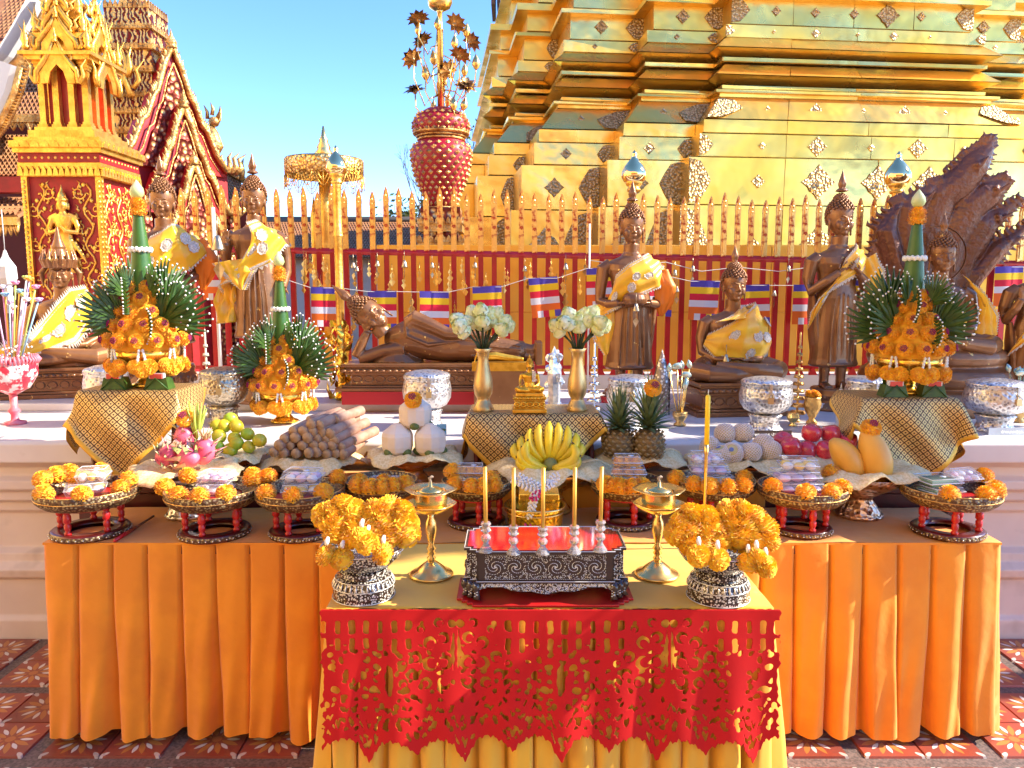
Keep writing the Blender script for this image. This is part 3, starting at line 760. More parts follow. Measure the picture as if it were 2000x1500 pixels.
tiled_roof(clo, W(440, 505, 14), W(960, 505, 14), W(950, 433, 16), W(470, 433, 16), 90, 16)
g = MB(); g.tube([W(465, 431, 16.05), W(955, 431, 16.05)], .09, 6); ob('ridge', g, M('dark_ridge', (.07, .06, .06), .6), parent=clo)
g = MB(); a, b = W(440, 505, 14.3), W(960, 505, 14.3); g.box(((a.x+b.x)/2, 14.4, a.z/2), (b.x-a.x, .3, a.z)); ob('cloister_wall', g, PLASTER, parent=clo)
# strip of tiled eave at the stupa's upper left corner
ev = thing('eave_corner', 'small dark wooden eave corner peeping out left of the stupa top', 'roof', W(980, 0, 13))
g = MB()
for k in range(4): g.box((-.13+.09*k, 0, .25-.05*k), (.06, .8, .9-.12*k), 0)
ob('eave_boards', g, M('weathered_wood', (.2, .1, .06), .7, col2=(.1, .05, .035), vs=14), parent=ev)
ob('eave_tiles', MB().box((.05, 0, .8), (.6, 1, .08)), ROOFT, parent=ev)

# ================================================================ parasol, bulb posts
LACE = M('gilt_lace', (.95, .74, .36), .32, .9, col2=(.6, .4, .14), vs=42, thr=(.3, .5), bump=1, dist=.01, kind='VORONOI')
c = W(633, 310, 6.3); m_ = MP(6.3)
um = thing('ceremonial_parasol', 'tiered gilt ceremonial parasol with lace fringe standing behind the fence', 'parasol', (c.x, 6.3, 1.0))
zz = lambda py: ZA(py, 6.3)-1.0
g = MB(); r = 74*m_; g.lathe([(.02, zz(300)), (r*.6, zz(308)), (r*.98, zz(312)), (r, zz(316)), (r*.99, zz(346)), (r*.97, zz(346)), (r*.97, zz(316)), (.03, zz(306))], 40, cap=False); ob('canopy', g, LACE, parent=um)
g = MB(); N = 16
for k in range(N):
    a0 = 2*PI*k/N
    for q in range(9):
        t0 = q/8; a = a0+(2*PI/N)*t0
    for hh in (1, .62):
        g.tube([(r*math.cos(a0+(2*PI/N)*(.5+(t/8-.5)*hh)), r*math.sin(a0+(2*PI/N)*(.5+(t/8-.5)*hh)), zz(346)-.10*hh*math.sin(PI*t/8)) for t in range(9)], .0035, 4)
    g.tube([(r*math.cos(a0+PI/N), r*math.sin(a0+PI/N), zz(346)), (r*math.cos(a0+PI/N), r*math.sin(a0+PI/N), zz(346)-.1)], .003, 4)
ob('lace_fringe', g, GILT, parent=um)
g = MB(); g.lathe([(.06, zz(306)), (.075, zz(300)), (.05, zz(292)), (.055, zz(288)), (.035, zz(278)), (.038, zz(274)), (.02, zz(266)), (.006, zz(246))], 14); ob('spike', g, BRASS, parent=um)
g = MB(); g.lathe([(.055, 0), (.055, zz(420)), (.07, zz(410)), (.05, zz(400)), (.05, zz(308))], 14); ob('pole', g, GILT, parent=um)
g = MB(); ob('inner_post', g.lathe([(.03, 0), (.03, zz(420)), (.001, zz(380))], 10, 0, (-.12, .1, 0)), GILT, parent=um)
def bulb_post(px, py0, py1, wpx, Y, z0, label, pole_r=.022, rings=True):
    c = W(px, py1, Y); m_ = MP(Y, 2.2); r = wpx*m_/2; t = thing('lotus_bud_post', label, 'post', (c.x, Y, z0), group='brass posts with lotus bud tops')
    za, zb = ZA(py1, Y)-z0, ZA(py0, Y)-z0; h = zb-za
    g = MB(); g.lathe([(r*.4, za), (r*.8, za+h*.05), (r, za+h*.2), (r*.98, za+h*.33), (r*.78, za+h*.5), (r*.5, za+h*.64), (r*.24, za+h*.76), (r*.2, za+h*.84), (r*.25, za+h*.88), (.002, zb)], 28)
    ob('bud', g, M('mirror_brass', (.96, .76, .38), .09, 1), parent=t)
    g = MB(); g.lathe([(r*.5, za-.05), (r*.55, za-.035), (r*.4, za-.03), (r*.62, za-.01), (r*.75, za+.02)], 20); ob('bud_cup', g, GILT, parent=t)
    g = MB(); pr = [(pole_r*1.6, 0), (pole_r*1.6, .05), (pole_r, .06)]
    n = int(za/.3)
    if rings:
        for k in range(1, n): 
            z = za*k/n; pr += [(pole_r, z-.03), (pole_r*1.25, z-.02), (pole_r*1.25, z-.012), (pole_r*1.1, z-.008), (pole_r*1.25, z), (pole_r, z+.012)]
    pr += [(pole_r, za-.06), (pole_r*1.3, za-.045)]
    g.lathe(pr, 16); ob('pole', g, GILT, parent=t); return t
lp = bulb_post(657, 284, 342, 42, 4.45, LZ+.044, 'brass lotus bud post wrapped with gold leaves, left of the reclining Buddha', .024)
bulb_post(1238, 293, 358, 49, 4.86, 1.0, 'brass lotus bud post directly behind the standing Buddha holding a bowl', .016)
bulb_post(1752, 295, 362, 50, 4.86, 1.0, 'brass lotus bud post beside the naga hood at right', .026)
# gold leaves tied round the left post
GLEAF = M('gold_foil_leaf', (1, .68, .1), .22, .95, bump=.3, bs=40)
g = MB(); g.add([(0, 0, 0), (.016, -.006, .02), (.018, -.002, .045), (0, 0, .075), (-.018, -.002, .045), (-.016, -.006, .02), (0, -.012, .035)], [(0, 1, 6), (1, 2, 6), (2, 3, 6), (3, 4, 6), (4, 5, 6), (5, 0, 6)], 0, True)
leafme = g.mesh('gold_leaf', GLEAF)
zb, ze = ZA(790, 4.45)-LZ-.044, ZA(640, 4.45)-LZ-.044
for k in range(75):
    t = (k+.5)/75; a = k*2.4; rr = .03+.02*math.sin(t*9)+.025*(1-abs(t-.35))
    o = ob('gold_leaf', leafme, None, parent=lp, loc=(rr*math.cos(a), rr*math.sin(a), zb+(ze-zb)*t), rot=(R(rnd(-40, 40)), R(rnd(-50, 50)), a+PI/2), sc=rnd(.7, 1.15))

# ================================================================ red vase of golden lotuses
VD = 7.0; vc = W(862, 300, VD); vm = MP(VD, 2.9); vz = lambda py: ZA(py, VD)
vase = thing('lotus_vase', 'giant red vase studded with gold lozenges holding a tree of metal lotuses', 'vase', (vc.x, VD, 0))
VPR = [(30, 410), (32, 392), (44, 365), (52, 345), (58, 318), (60, 300), (56, 288), (44, 277), (42, 270), (48, 266), (55, 250), (54, 240), (46, 226), (28, 214), (10, 209)]
g = MB(); g.lathe([(a*vm, vz(b)) for a, b in VPR], 40); ob('vase_body', g, M('vase_red', (.4, .01, .025), .4, bump=.3, bs=30), parent=vase)
def vrad(z):
    for i in range(len(VPR)-1):
        z0, z1 = vz(VPR[i][1]), vz(VPR[i+1][1])
        if z0 <= z <= z1: t = (z-z0)/(z1-z0+1e-9); return (VPR[i][0]*(1-t)+VPR[i+1][0]*t)*vm
    return .05
g = MB(); rows = [(400+ -9.5*k) for k in range(13)]+[258, 250, 242, 234, 226]
for j, py in enumerate(rows):
    if 262 < py < 284: continue
    z = vz(py); r = vrad(z); n = 20; hh = 4.9*vm*(1 if py > 280 else .8); slope = (vrad(z+.01)-vrad(z-.01))/.02
    for k in range(n):
        a = 2*PI*(k+.5*(j % 2))/n; w = r*PI/n*.66
        ca, sa = math.cos(a), math.sin(a); tx, ty = -sa, ca
        c0 = Vector((r*ca, r*sa, z)); up = Vector((slope*ca, slope*sa, 1)).normalized(); tn = Vector((tx, ty, 0)); nr = tn.cross(up)
        g.add([c0-tn*w, c0-up*hh, c0+tn*w, c0+up*hh, c0+nr*.018], [(0, 1, 4), (1, 2, 4), (2, 3, 4), (3, 0, 4)])
ob('gold_lozenges', g, GILT2, parent=vase, kind='stuff')
g = MB()
for (r, py) in ((45, 274), (47, 268), (53, 262), (33, 408)): q_c = MB(); q_c.tube([(r*vm*math.cos(2*PI*k/32), r*vm*math.sin(2*PI*k/32), vz(py)) for k in range(32)], .012, 5, closed=True); ob('gilt_ring', q_c, GILT2, parent=vase)
g.tube([(50*vm*math.cos(2*PI*k/32), 50*vm*math.sin(2*PI*k/32), vz(264)) for k in range(32)], .008, 5, closed=True)
for k in range(36):
    a = 2*PI*k/36; g.tube([(50*vm*math.cos(a), 50*vm*math.sin(a), vz(264)), (56*vm*math.cos(a), 56*vm*math.sin(a), vz(256))], [.014, .003], 4)
ob('pointed_collar', g, GILT2, parent=vase)
g = MB(); 
for i, (hw_, a, b) in enumerate(((38, 440, 408), (42, 455, 440), (34, 475, 455), (44, 500, 475), (50, 540, 500), (56, 800, 540))):
    z0, z1 = vz(a), vz(b)
    if i == 5: z0 = 0
    g.box((0, 0, (z0+z1)/2), (2*hw_*vm, 2*hw_*vm, z1-z0-.001), i % 2)
for (py, hw_) in ((440, 42), (475, 45), (500, 51)):
    for k in range(4): petals_row(g, -hw_*vm, hw_*vm, vz(py), .06, 8, -hw_*vm, 1, RZ(k*PI/2))
ob('stepped_base', g, [RELIEF2, GILT2], parent=vase)
g = MB(); g.lathe([(6.5*vm, vz(212)), (6*vm, vz(60)), (7*vm, vz(58)), (5*vm, vz(55)), (5*vm, vz(24)), (8*vm, vz(22))], 16); ob('brass_pole', g, BRASS, parent=vase)
g = MB(); g.lathe([(8*vm, vz(22)), (20*vm, vz(15)), (24*vm, vz(5)), (22*vm, vz(-8)), (10*vm, vz(-25)), (.01, vz(-50))], 20); ob('top_bud', g, BRASS, parent=vase)
BL = M('lotus_copper', (.62, .4, .17), .3, .95, col2=(.4, .22, .09), vs=12, rough2=.4)
def lotus_open(n=8, s=1.):
    g = MB()
    for ring_, (el, L) in enumerate(((.15, .105), (.6, .1), (1.05, .08))):
        for k in range(n):
            a = 2*PI*(k+.5*ring_)/n; d = Vector((math.cos(a)*math.cos(el), math.sin(a)*math.cos(el), math.sin(el))); t = Vector((-math.sin(a), math.cos(a), 0)); nn = t.cross(d)
            p0, p1, p2 = Vector((0, 0, 0)), d*L*.6-nn*L*.15, d*L
            g.add([p0, p1-t*L*.26, p2, p1+t*L*.26, p1-nn*L*.12], [(0, 1, 4), (1, 2, 4), (2, 3, 4), (3, 0, 4)], 0, True)
    g.ell((0, 0, .01), .02, 8); return g
lo_me = lotus_open().mesh('lotus_flower', BL)
g = MB(); g.lathe([(.004, -.03), (.02, -.015), (.035, .01), (.034, .03), (.022, .06), (.008, .085), (.001, .1)], 10); lb_me = g.mesh('lotus_bud', BRASS)
opens = [(480, 120), (680, 140), (510, 240), (765, 240), (450, 335), (705, 320), (650, 400), (740, 490), (460, 520)]
buds = [(475, 180), (745, 190), (585, 150), (680, 255), (565, 345), (800, 370), (735, 410), (520, 430), (620, 470), (730, 600), (640, 580), (675, 600), (560, 610)]
g = MB(); rs = random.Random(4)
for i, (x, y) in enumerate(opens+buds):
    px_, py_ = 650+.35*x, .35*y; Yq = VD+rs.uniform(-.28, .2); p = W(px_, py_, Yq); p = Vector((p.x-vc.x, p.y-VD, p.z))
    side = -1 if px_ < 862 else 1; root = Vector((side*.03, 0, p.z-rs.uniform(.12, .35)))
    if root.z < vz(212): root.z = vz(212)
    mid = Vector((p.x*.6, p.y*.5, min(p.z, root.z)-.1))
    g.tube([root, root.lerp(mid, .6)+Vector((0, 0, .03)), mid, Vector((p.x, p.y, p.z-.08)).lerp(mid, .25)+Vector((side*.02, 0, 0)), p], .006, 5)
    if i < len(opens): ob('lotus_flower', lo_me, None, parent=vase, loc=p, rot=(rs.uniform(-.9, .7), side*rs.uniform(0, .9), rs.uniform(0, 6)), sc=1.05)
    else: ob('lotus_bud', lb_me, None, parent=vase, loc=p, rot=(0, side*rs.uniform(-.1, .25), 0), sc=rs.uniform(.85, 1.1))
ob('wire_stems', g, BRASS, parent=vase)

# ================================================================ bare trees behind, unseen shade trees and bounce walls added further down
BARK = M('bark', (.16, .11, .08), .85, col2=(.09, .06, .045), vs=10, bump=.5, bs=20)
FOL = M('tree_leaves', (.05, .1, .025), .6, col2=(.1, .15, .04), vs=1.5)
def bare_tree(label, c, h, seed, leaves=0, spread=.6, lsz=.05, nb=5):
    rs = random.Random(seed); t = thing('tree', label, 'tree', c); g = MB(); lf = MB()
    def br(p, d, L, r, lev):
        q = p+d*L; m = p.lerp(q, .5)+Vector((rs.uniform(-1, 1), rs.uniform(-1, 1), 0))*L*.06
        g.tube([p, m, q], [r, r*.8, r*.6], 5 if lev < 3 else 3)
        if lev >= nb:
            for _ in range(leaves):
                c_ = q+Vector((rs.uniform(-1, 1), rs.uniform(-1, 1), rs.uniform(-1, 1)))*L*.9; a, b = rs.uniform(0, 6), rs.uniform(-1, 1)
                u = Vector((math.cos(a), math.sin(a), b)).normalized()*lsz; w = u.cross(Vector((rs.uniform(-1, 1), rs.uniform(-1, 1), 1))).normalized()*lsz*.5
                lf.add([c_-u, c_-w, c_+u, c_+w], [(0, 1, 2, 3)])
            return
        for k in range(rs.choice((2, 3)) if lev else 3):
            nd = (d+Vector((rs.uniform(-1, 1), rs.uniform(-1, 1), rs.uniform(-.2, .5)))*spread).normalized(); br(q, nd, L*rs.uniform(.62, .82), r*.6, lev+1)
    br(Vector((0, 0, 0)), Vector((0, 0, 1)), h*.32, h*.018, 0)
    ob('trunk', g, BARK, parent=t)
    if leaves: ob('crown', lf, FOL, parent=t, kind='stuff')
    return t
c = W(938, 300, 17); bare_tree('leafless tree showing between the red lotus vase and the stupa', (c.x, 17, 0), 5.6, 3, 1, .55, .05, 6)
c = W(785, 400, 20); bare_tree('thin leafless tree above the cloister roof left of the lotus vase', (c.x, 20, 0), 5.0, 5, 0, .5, .05, 6)
c = W(812, 430, 22); bare_tree('small green treetop just above the cloister roof ridge', (c.x, 22, 0), 4.3, 9, 8, .5, .1, 4)
# ================================================================ tables and their cloths
SAFFRON = M('saffron_cloth', (.95, .33, .01), .75, col2=(.85, .27, .008), vs=5, bump=.35, bs=13, dist=.012, sheen=.3)
YELCL = M('yellow_satin', (.9, .5, .035), .55, col2=(.85, .42, .03), vs=3, bump=.2, bs=9, dist=.01, sheen=.3)
REDF = M('red_felt', (.64, .003, .003), .85, col2=(.58, .002, .002), vs=8)
TZ = .77
tx0, tx1, ty0, ty1 = W(80, 1063, 2.70).x, W(1960, 1063, 2.70).x, 2.71, 3.16
big = thing('offering_table', 'long offering table under a pleated saffron cloth, carrying the row of red trays', 'table', ((tx0+tx1)/2, (ty0+ty1)/2, 0))
hw, hd = (tx1-tx0)/2, (ty1-ty0)/2
g = MB(); g.box((0, 0, TZ-.03), (2*hw-.04, 2*hd-.03, .03)); ob('tabletop', g, MAROON, parent=big)
g = MB()
for sx in (-1, 1):
    for sy in (-1, 1): ob('leg', MB().box((sx*(hw-.12), sy*(hd-.08), (TZ-.05)/2), (.045, .045, TZ-.05)), MAROON, parent=big)
def skirt(width, height, pleats, depth=.03, flare=.05, seed=1, sag=.0, sharp=1., lean=0):
    """pleated cloth hanging in the xz plane, front -y; returns grid function"""
    rs = random.Random(seed); js = [rs.uniform(-.25, .25) for _ in range(pleats+2)]; sg = [rs.uniform(0, 1) for _ in range(pleats+2)]
    def P(u, v):
        t = u*pleats; k = int(min(t, pleats-1e-6)); f = t-k
        dn = 1-v
        # box pleat: flat face bulging, narrow deep fold at the joint
        e = min(f, 1-f)
        fold = math.exp(-(e/(.02+.085*dn*sharp*(1+js[k])))**2)
        y = depth*(.2+.8*dn**.6)*(fold*1.9 - .5*math.sin(PI*min(1, f*(1.15 if k % 2 else .9)))*(1+js[k]*2.2))+.006*dn*math.sin(f*9+k*2.1+dn*4)+.0018*math.sin(f*11+dn*15+k*5.3)*dn - flare*dn + .012*dn*math.sin(t*1.1+seed)
        x = (u-.5)*width*(1+.012*dn) + .012*dn*js[k]*math.sin(PI*f)*4 + .02*dn*dn*math.sin(k*2.3+seed)*sharp
        z = -height*dn + sag*dn*dn*(sg[k]*.6+abs(f-.35)*.8) 
        return (x, y, z)
    return P
g = MB(); NP = 28
g.grid(skirt(2*hw, TZ-.02, NP, .032, .035, 3, .03, .8), NP*14, 30, X=TR(0, -hd, TZ))
for s in (-1, 1):
    g.grid(skirt(2*hd, TZ-.02, 4, .03, .05, 5+s, .03), 56, 20, X=TR(s*hw, 0, TZ) @ RZ(s*PI/2))
# top sheet, slightly rumpled, and rounded edge
def topf(u, v):
    x = (u-.5)*2*hw; y = (v-.5)*2*hd
    e = min(u, 1-u, v*.3, (1-v)*.3); return (x, y, TZ+.004+.0015*math.sin(x*9+y*14)+.001*math.sin(x*23))
g.grid(topf, 60, 12)
g.box((0, -hd+.001, TZ-.001), (2*hw, .006, .008)); 
o = ob('saffron_cloth', g, SAFFRON, parent=big); m = o.modifiers.new('weld', 'WELD'); m.merge_threshold = .004
# low maroon bench behind, half covered
bx0, bx1 = -1.88, 1.94; by0, by1, BZ = 3.19, 3.44, .862
bench = thing('low_bench', 'low maroon lacquered bench along the ledge behind the offering table, carrying the fruit trays', 'bench', ((bx0+bx1)/2, (by0+by1)/2, 0))
bw, bd = (bx1-bx0)/2, (by1-by0)/2
bevel(ob('seat', MB().box((0, 0, BZ-.02), (2*bw, 2*bd, .035)), MAROON, parent=bench), .005)
for sx in (-1, -.33, .33, 1):
    for sy in (-1, 1): ob('leg', MB().box((sx*(bw-.05), sy*(bd-.03), (BZ-.04)/2), (.05, .05, BZ-.04)), MAROON, parent=bench)
ob('front_apron', MB().box((0, -bd+.012, BZ-.075), (2*bw-.1, .02, .07)), MAROON, parent=bench)
g = MB()
def bcl(u, v):
    x = -.87+u*1.95; d = v*.52
    if d < .25: return (x+.0, bd+.0-d, BZ+.001)
    return (x, -bd-.006-.006*math.sin(x*40), BZ+.001-(d-.25))
g.grid(bcl, 50, 26); o = ob('runner_cloth', g, SAFFRON, loc=(0, (by0+by1)/2, .0)); solid(o, .002)
tag(o, 'plain saffron runner laid over the middle of the low bench behind the trays', 'cloth')

# front table
FZ = .78; fx0, fx1 = T(637, 1190, FZ).x, T(1512, 1190, FZ).x; fy0 = T(1000, 1190, FZ).y; fy1 = 2.668
fc = ((fx0+fx1)/2, (fy0+fy1)/2); fw, fd = (fx1-fx0)/2, (fy1-fy0)/2
ft = thing('front_table', 'small front altar table draped in yellow satin, nearest the camera', 'table', (fc[0], fc[1], 0))
ob('tabletop', MB().box((0, 0, FZ-.02), (2*fw-.02, 2*fd-.02, .025)), MAROON, parent=ft)
for sx in (-1, 1):
    for sy in (-1, 1): ob('leg', MB().box((sx*(fw-.06), sy*(fd-.05), FZ/2-.02), (.04, .04, FZ-.045)), MAROON, parent=ft)
g = MB()
g.grid(skirt(2*fw, FZ-.02, 15, .035, .06, 8, .02, 1.2), 15*10, 24, X=TR(0, -fd, FZ))
for s in (-1, 1): g.grid(skirt(2*fd, FZ-.02, 8, .03, .07, 9+s, .02, 1.2), 80, 20, X=TR(s*fw, 0, FZ) @ RZ(s*PI/2))
g.grid(lambda u, v: ((u-.5)*2*fw, (v-.5)*2*fd, FZ+.003+.0012*math.sin(u*31+v*9)*math.sin(v*17)), 50, 30)
o = ob('yellow_satin_cloth', g, YELCL, parent=ft); m = o.modifiers.new('weld', 'WELD'); m.merge_threshold = .004

# cut-out red felt hanging over the front: marching squares on a pattern field
def felt():
    Wd, Hd = 2*fw+.02, .47; NX, NY = 460, 196
    cs = []
    motifs = [-.82, -.44, 0.02, .46, .84]
    rs = random.Random(12)
    def sd(px_, pz):    # positive = cloth; px in [-fw, fw], pz = distance below the edge
        x = px_/.655*.655; d = 1.
        # border band
        per = .0405
        # slots
        kx = round(x/per); lx = x-kx*per
        arch = .19*math.exp(-(((x+.27)/.11)**2))+.19*math.exp(-(((x-.34)/.11)**2))
        zt = .030; zb = .072-arch*.28
        def slot(z0, z1, w):
            if z1 <= z0: return 1
            dz = max(z0-pz, pz-z1, 0) ; return math.hypot(max(abs(lx)-w*.3, 0), dz)-w
        d = min(d, slot(zt+.008, zb-.008, .0065+.0015*math.sin(kx*1.7))) if zb-zt > .016 else d
        if arch < .06: d = min(d, slot(.088, .112+.006*math.sin(kx*2.1), .0062))
        # scroll medallions
        for mx in (-.27, .34):
            dx, dz = abs(x-mx), pz-.125
            r = math.hypot(dx, dz*.9); a = math.atan2(dz, dx)
            if r < .2:
                for (cx, cz_, rr, ri, aa) in ((.035, -.045, .02, .010, .5), (.075, -.03, .022, .011, 2.2), (.03, .025, .024, .012, .3), (.075, .03, .025, .013, 3.4), (.115, .01, .02, .009, 1.1), (.035, .085, .022, .011, 4.2), (.085, .085, .02, .009, .7), (.125, .06, .02, .01, 2.), (.012, -.085, .014, .0, 0), (.05, -.088, .016, .008, 2.6), (.1, -.07, .014, .006, 1.5), (.15, .03, .013, .005, 4), (.15, .085, .016, .007, 1.8)):
                    q = math.hypot(dx-cx, dz-cz_); an = math.atan2(dz-cz_, dx-cx)
                    cres = max(q-rr*.85, (ri*1.15)-math.hypot(dx-cx-ri*.55*math.cos(aa), dz-cz_-ri*.55*math.sin(aa)))
                    d = min(d, cres)
                d = min(d, max(abs(dx-.006-.05*max(0, .06-abs(dz+.01))) - .007*(1-abs(dz+.01)/.06) if abs(dz+.01) < .06 else 1, .004-dx))
        # half motifs at centre and edges
        for mx, sc in ((.03, 1.), (-.66, 1.), (.66, 1.), (-.46, .7), (.15, .0)):
            if sc == 0: continue
            dx, dz = abs(x-mx), pz-.2
            for (cx, cz_, rx, rz_) in ((.0, 0, .012, .045), (.035, -.035, .012, .01), (.045, .03, .014, .011), (.075, -.01, .009, .014), (.03, -.07, .009, .008), (.07, .05, .011, .008), (.02, .075, .008, .01), (.09, .02, .007, .01), (.062, -.055, .007, .011)):
                d = min(d, (math.hypot((dx-cx)/rx, (dz-cz_)/rz_)-1)*min(rx, rz_)*sc)
        # lower lace: row of drops and holes
        P2 = .1375; ph = (x-.03)/P2; k = round(ph); q = (ph-k)*P2; big = 1 if k % 2 == 0 else 0
        edge = .378+.012*math.cos(2*PI*ph)+.008*abs(math.sin(PI*x/.0229))-.006*abs(math.sin(PI*x/.0121+.4))
        edge += (.045 if big else .018)*max(0, 1-abs(q)/(.032 if big else .02))
        edge += .006*math.sin((x+.65)/1.3*PI*3)
        for (cx, cz_, rx, rz_) in ((0, .052, .009, .011), (.026, .075, .013, .006), (.05, .05, .008, .012), (.066, .085, .012, .006), (.0, .105, .007, .006), (.036, .105, .006, .006), (.022, .032, .007, .007)):
            d = min(d, (math.hypot((abs(q)-cx)/rx, (pz-(edge-cz_))/rz_)-1)*min(rx, rz_))
        # small teardrop holes scattered between the motifs
        if .1 < pz < edge-.02:
            gi, gj = int((abs(x-.035)+.01)/.031), int(pz/.027)
            for ii in (gi-1, gi, gi+1):
                for jj in (gj-1, gj, gj+1):
                    hsh = math.sin(ii*127.1+jj*311.7)*43758.5; hsh -= math.floor(hsh); h2 = math.sin(ii*269.5+jj*183.3)*43758.5; h2 -= math.floor(h2)
                    if hsh < .38: continue
                    ax, az = (ii+.5+.35*(h2-.5))*.031-.01, (jj+.5+.4*(hsh-.5))*.027; an = h2*6.3; u_ = (abs(x-.035)-ax)*math.cos(an)+(pz-az)*math.sin(an); v_ = -(abs(x-.035)-ax)*math.sin(an)+(pz-az)*math.cos(an)
                    d = min(d, (math.hypot(u_/(.0068+.004*h2), v_/(.0036+.0035*hsh)*(1+u_*45))-1)*.0045+.0004)
        d += .0012*math.sin(x*210)*math.sin(pz*190)
        # outline
        d = min(d, edge-pz)
        side = fw+.009-abs(x)+.004*math.sin(pz*95)+.003*math.sin(pz*210)
        return min(d, side)
    F_ = [[sd(-fw-.02+(2*fw+.04)*i/NX, Hd*j/NY) for i in range(NX+1)] for j in range(NY+1)]
    vid = {}; vs = []; fs = []
    def P3(fi, fj):
        x = -fw-.02+(2*fw+.04)*fi/NX; z = Hd*fj/NY
        y = -.004-.045*min(1, z/.5)-.008*(z/.45)*(1+math.sin(x*14+1)) - .006*(z/.4)*math.sin(x*39)
        return (x, y, -z+.0)
    def V(key, fi, fj):
        if key not in vid: vid[key] = len(vs); vs.append(P3(fi, fj))
        return vid[key]
    for j in range(NY):
        for i in range(NX):
            c = [(i, j), (i+1, j), (i+1, j+1), (i, j+1)]; f = [F_[b][a] for a, b in c]
            if max(f) <= 0: continue
            poly = []
            for k in range(4):
                a, b = c[k], c[(k+1) % 4]; fa, fb = f[k], f[(k+1) % 4]
                if fa > 0: poly.append(V(a, *a))
                if (fa > 0) != (fb > 0):
                    t = fa/(fa-fb); key = (min(a, b), max(a, b), 'e'); poly.append(V(key, a[0]+(b[0]-a[0])*t, a[1]+(b[1]-a[1])*t))
            if len(poly) >= 3: fs.append(tuple(reversed(poly)))
    g = MB(); g.add(vs, fs, 0, True)
    # side falls at both ends are narrow returns over the table's corner
    return g
o = ob('red_cutout_cloth', felt(), REDF, loc=(fc[0], fc[1]-fd-.014, FZ+.007)); solid(o, .0022)
tag(o, 'red felt cloth cut into open scrollwork hanging over the front of the yellow table', 'tablecloth')
g = MB(); g.grid(lambda u, v: ((u-.5)*2*fw, -fd-.057+v*.13, FZ+.0075), 20, 3)
# small red mat under the inlaid box, with stepped outline
# ================================================================ bronze Buddha statues
LACEW = M('white_lace', (.74, .68, .6), .7, col2=(.5, .4, .3), vs=160, thr=(.4, .6), bump=.8, bs=200, dist=.002)
SATIN = M('yellow_sash_satin', (.95, .55, .02), .35, col2=(.9, .42, .01), vs=9, sheen=.3, bump=.25, bs=22, dist=.006)
SATO = M('orange_sash_lining', (.9, .22, .01), .5)
g = MB(); g.ell((0, 0, 0), (1, 1, 1), 6); CURL = g
def hair_mb(cx, cy, cz_, rx, ry, rz, ush, n=260, curl=.0085, back=True):
    """curls spread over the skull above the hairline and over the cranial bump"""
    g = MB(); ga = PI*(3-5**.5)
    g.ell((cx, cy+.004, cz_), (rx*.965, ry*.965, rz*.965), 18)
    for i in range(n):
        z = 1-2*(i+.5)/n; r = math.sqrt(1-z*z); a = ga*i; d = Vector((r*math.cos(a), r*math.sin(a), z))
        lim = .30 if d.y < -.15 else (-.05 if d.y < .25 else -.55)
        if d.z < lim: continue
        g.ell((cx+d.x*rx, cy+d.y*ry, cz_+d.z*rz), curl, 6)
    g.ell((cx, cy, cz_+rz*.9), (ush*.96, ush*.96, ush*.8), 12)
    m = int(n*.22)
    for i in range(m):
        z = 1-(i+.5)/m; r = math.sqrt(1-z*z); a = ga*i
        g.ell((cx+ush*r*math.cos(a), cy+ush*r*math.sin(a), cz_+rz*.9+ush*.85*z), curl*.9, 6)
    return g
def face(g, c, s, X=None):
    """s = half face width; face looks to -y"""
    cx, cy, cz_ = c
    def E(p, r, n=12, rot=None): g.ell((cx+p[0]*s, cy+p[1]*s, cz_+p[2]*s), (r[0]*s, r[1]*s, r[2]*s), n, 0, rot, X)
    E((0, .1, .15), (.93, 1.05, 1.2), 20); E((0, -.12, -.5), (.72, .82, .78), 16); E((0, -.66, -.98), (.27, .24, .2))
    for q in (-1, 1):
        E((q*.48, -.62, -.32), (.32, .3, .4))                       # cheeks
        E((q*.37, -.79, .12), (.24, .12, .11))                      # lids
        g.tube([(cx+(q*.1)*s, cy-.98*s, cz_+.3*s), (cx+(q*.36)*s, cy-.96*s, cz_+.44*s), (cx+(q*.68)*s, cy-.72*s, cz_+.34*s)], [.055*s, .055*s, .02*s], 6, 0, True, X)
        E((q*1.0, .1, -.1), (.1, .22, .42)); E((q*1.02, .08, -.7), (.09, .13, .42)); E((q*1.04, .08, -1.05), (.1, .12, .14))
        E((q*.13, -1.02, -.28), (.12, .12, .09))
    g.tube([(cx, cy-.93*s, cz_+.32*s), (cx, cy-1.08*s, cz_+.0*s), (cx, cy-1.2*s, cz_-.24*s)], [.075*s, .1*s, .13*s], 8, 0, True, X)
    E((0, -.9, -.52), (.3, .12, .075)); E((0, -.86, -.64), (.24, .13, .08)); E((.0, -.8, -.58), (.36, .1, .04))
def flame(g, c, h, r, X=None):
    g.lathe([(r*1.1, -.01), (r*1.15, h*.04), (r*.75, h*.09), (r*1.15, h*.2), (r*1.3, h*.32), (r*1.05, h*.5), (r*.62, h*.68), (r*.3, h*.85), (.0008, h)], 12, 0, c, X=X)
    for k in range(6):
        a = k*PI/3; g.tube([(c[0]+r*math.cos(a), c[1]+r*math.sin(a), c[2]+h*.1), (c[0]+r*1.35*math.cos(a), c[1]+r*1.35*math.sin(a), c[2]+h*.3), (c[0]+r*.6*math.cos(a), c[1]+r*.6*math.sin(a), c[2]+h*.66)], [r*.2, r*.25, r*.05], 4, 0, True, X)
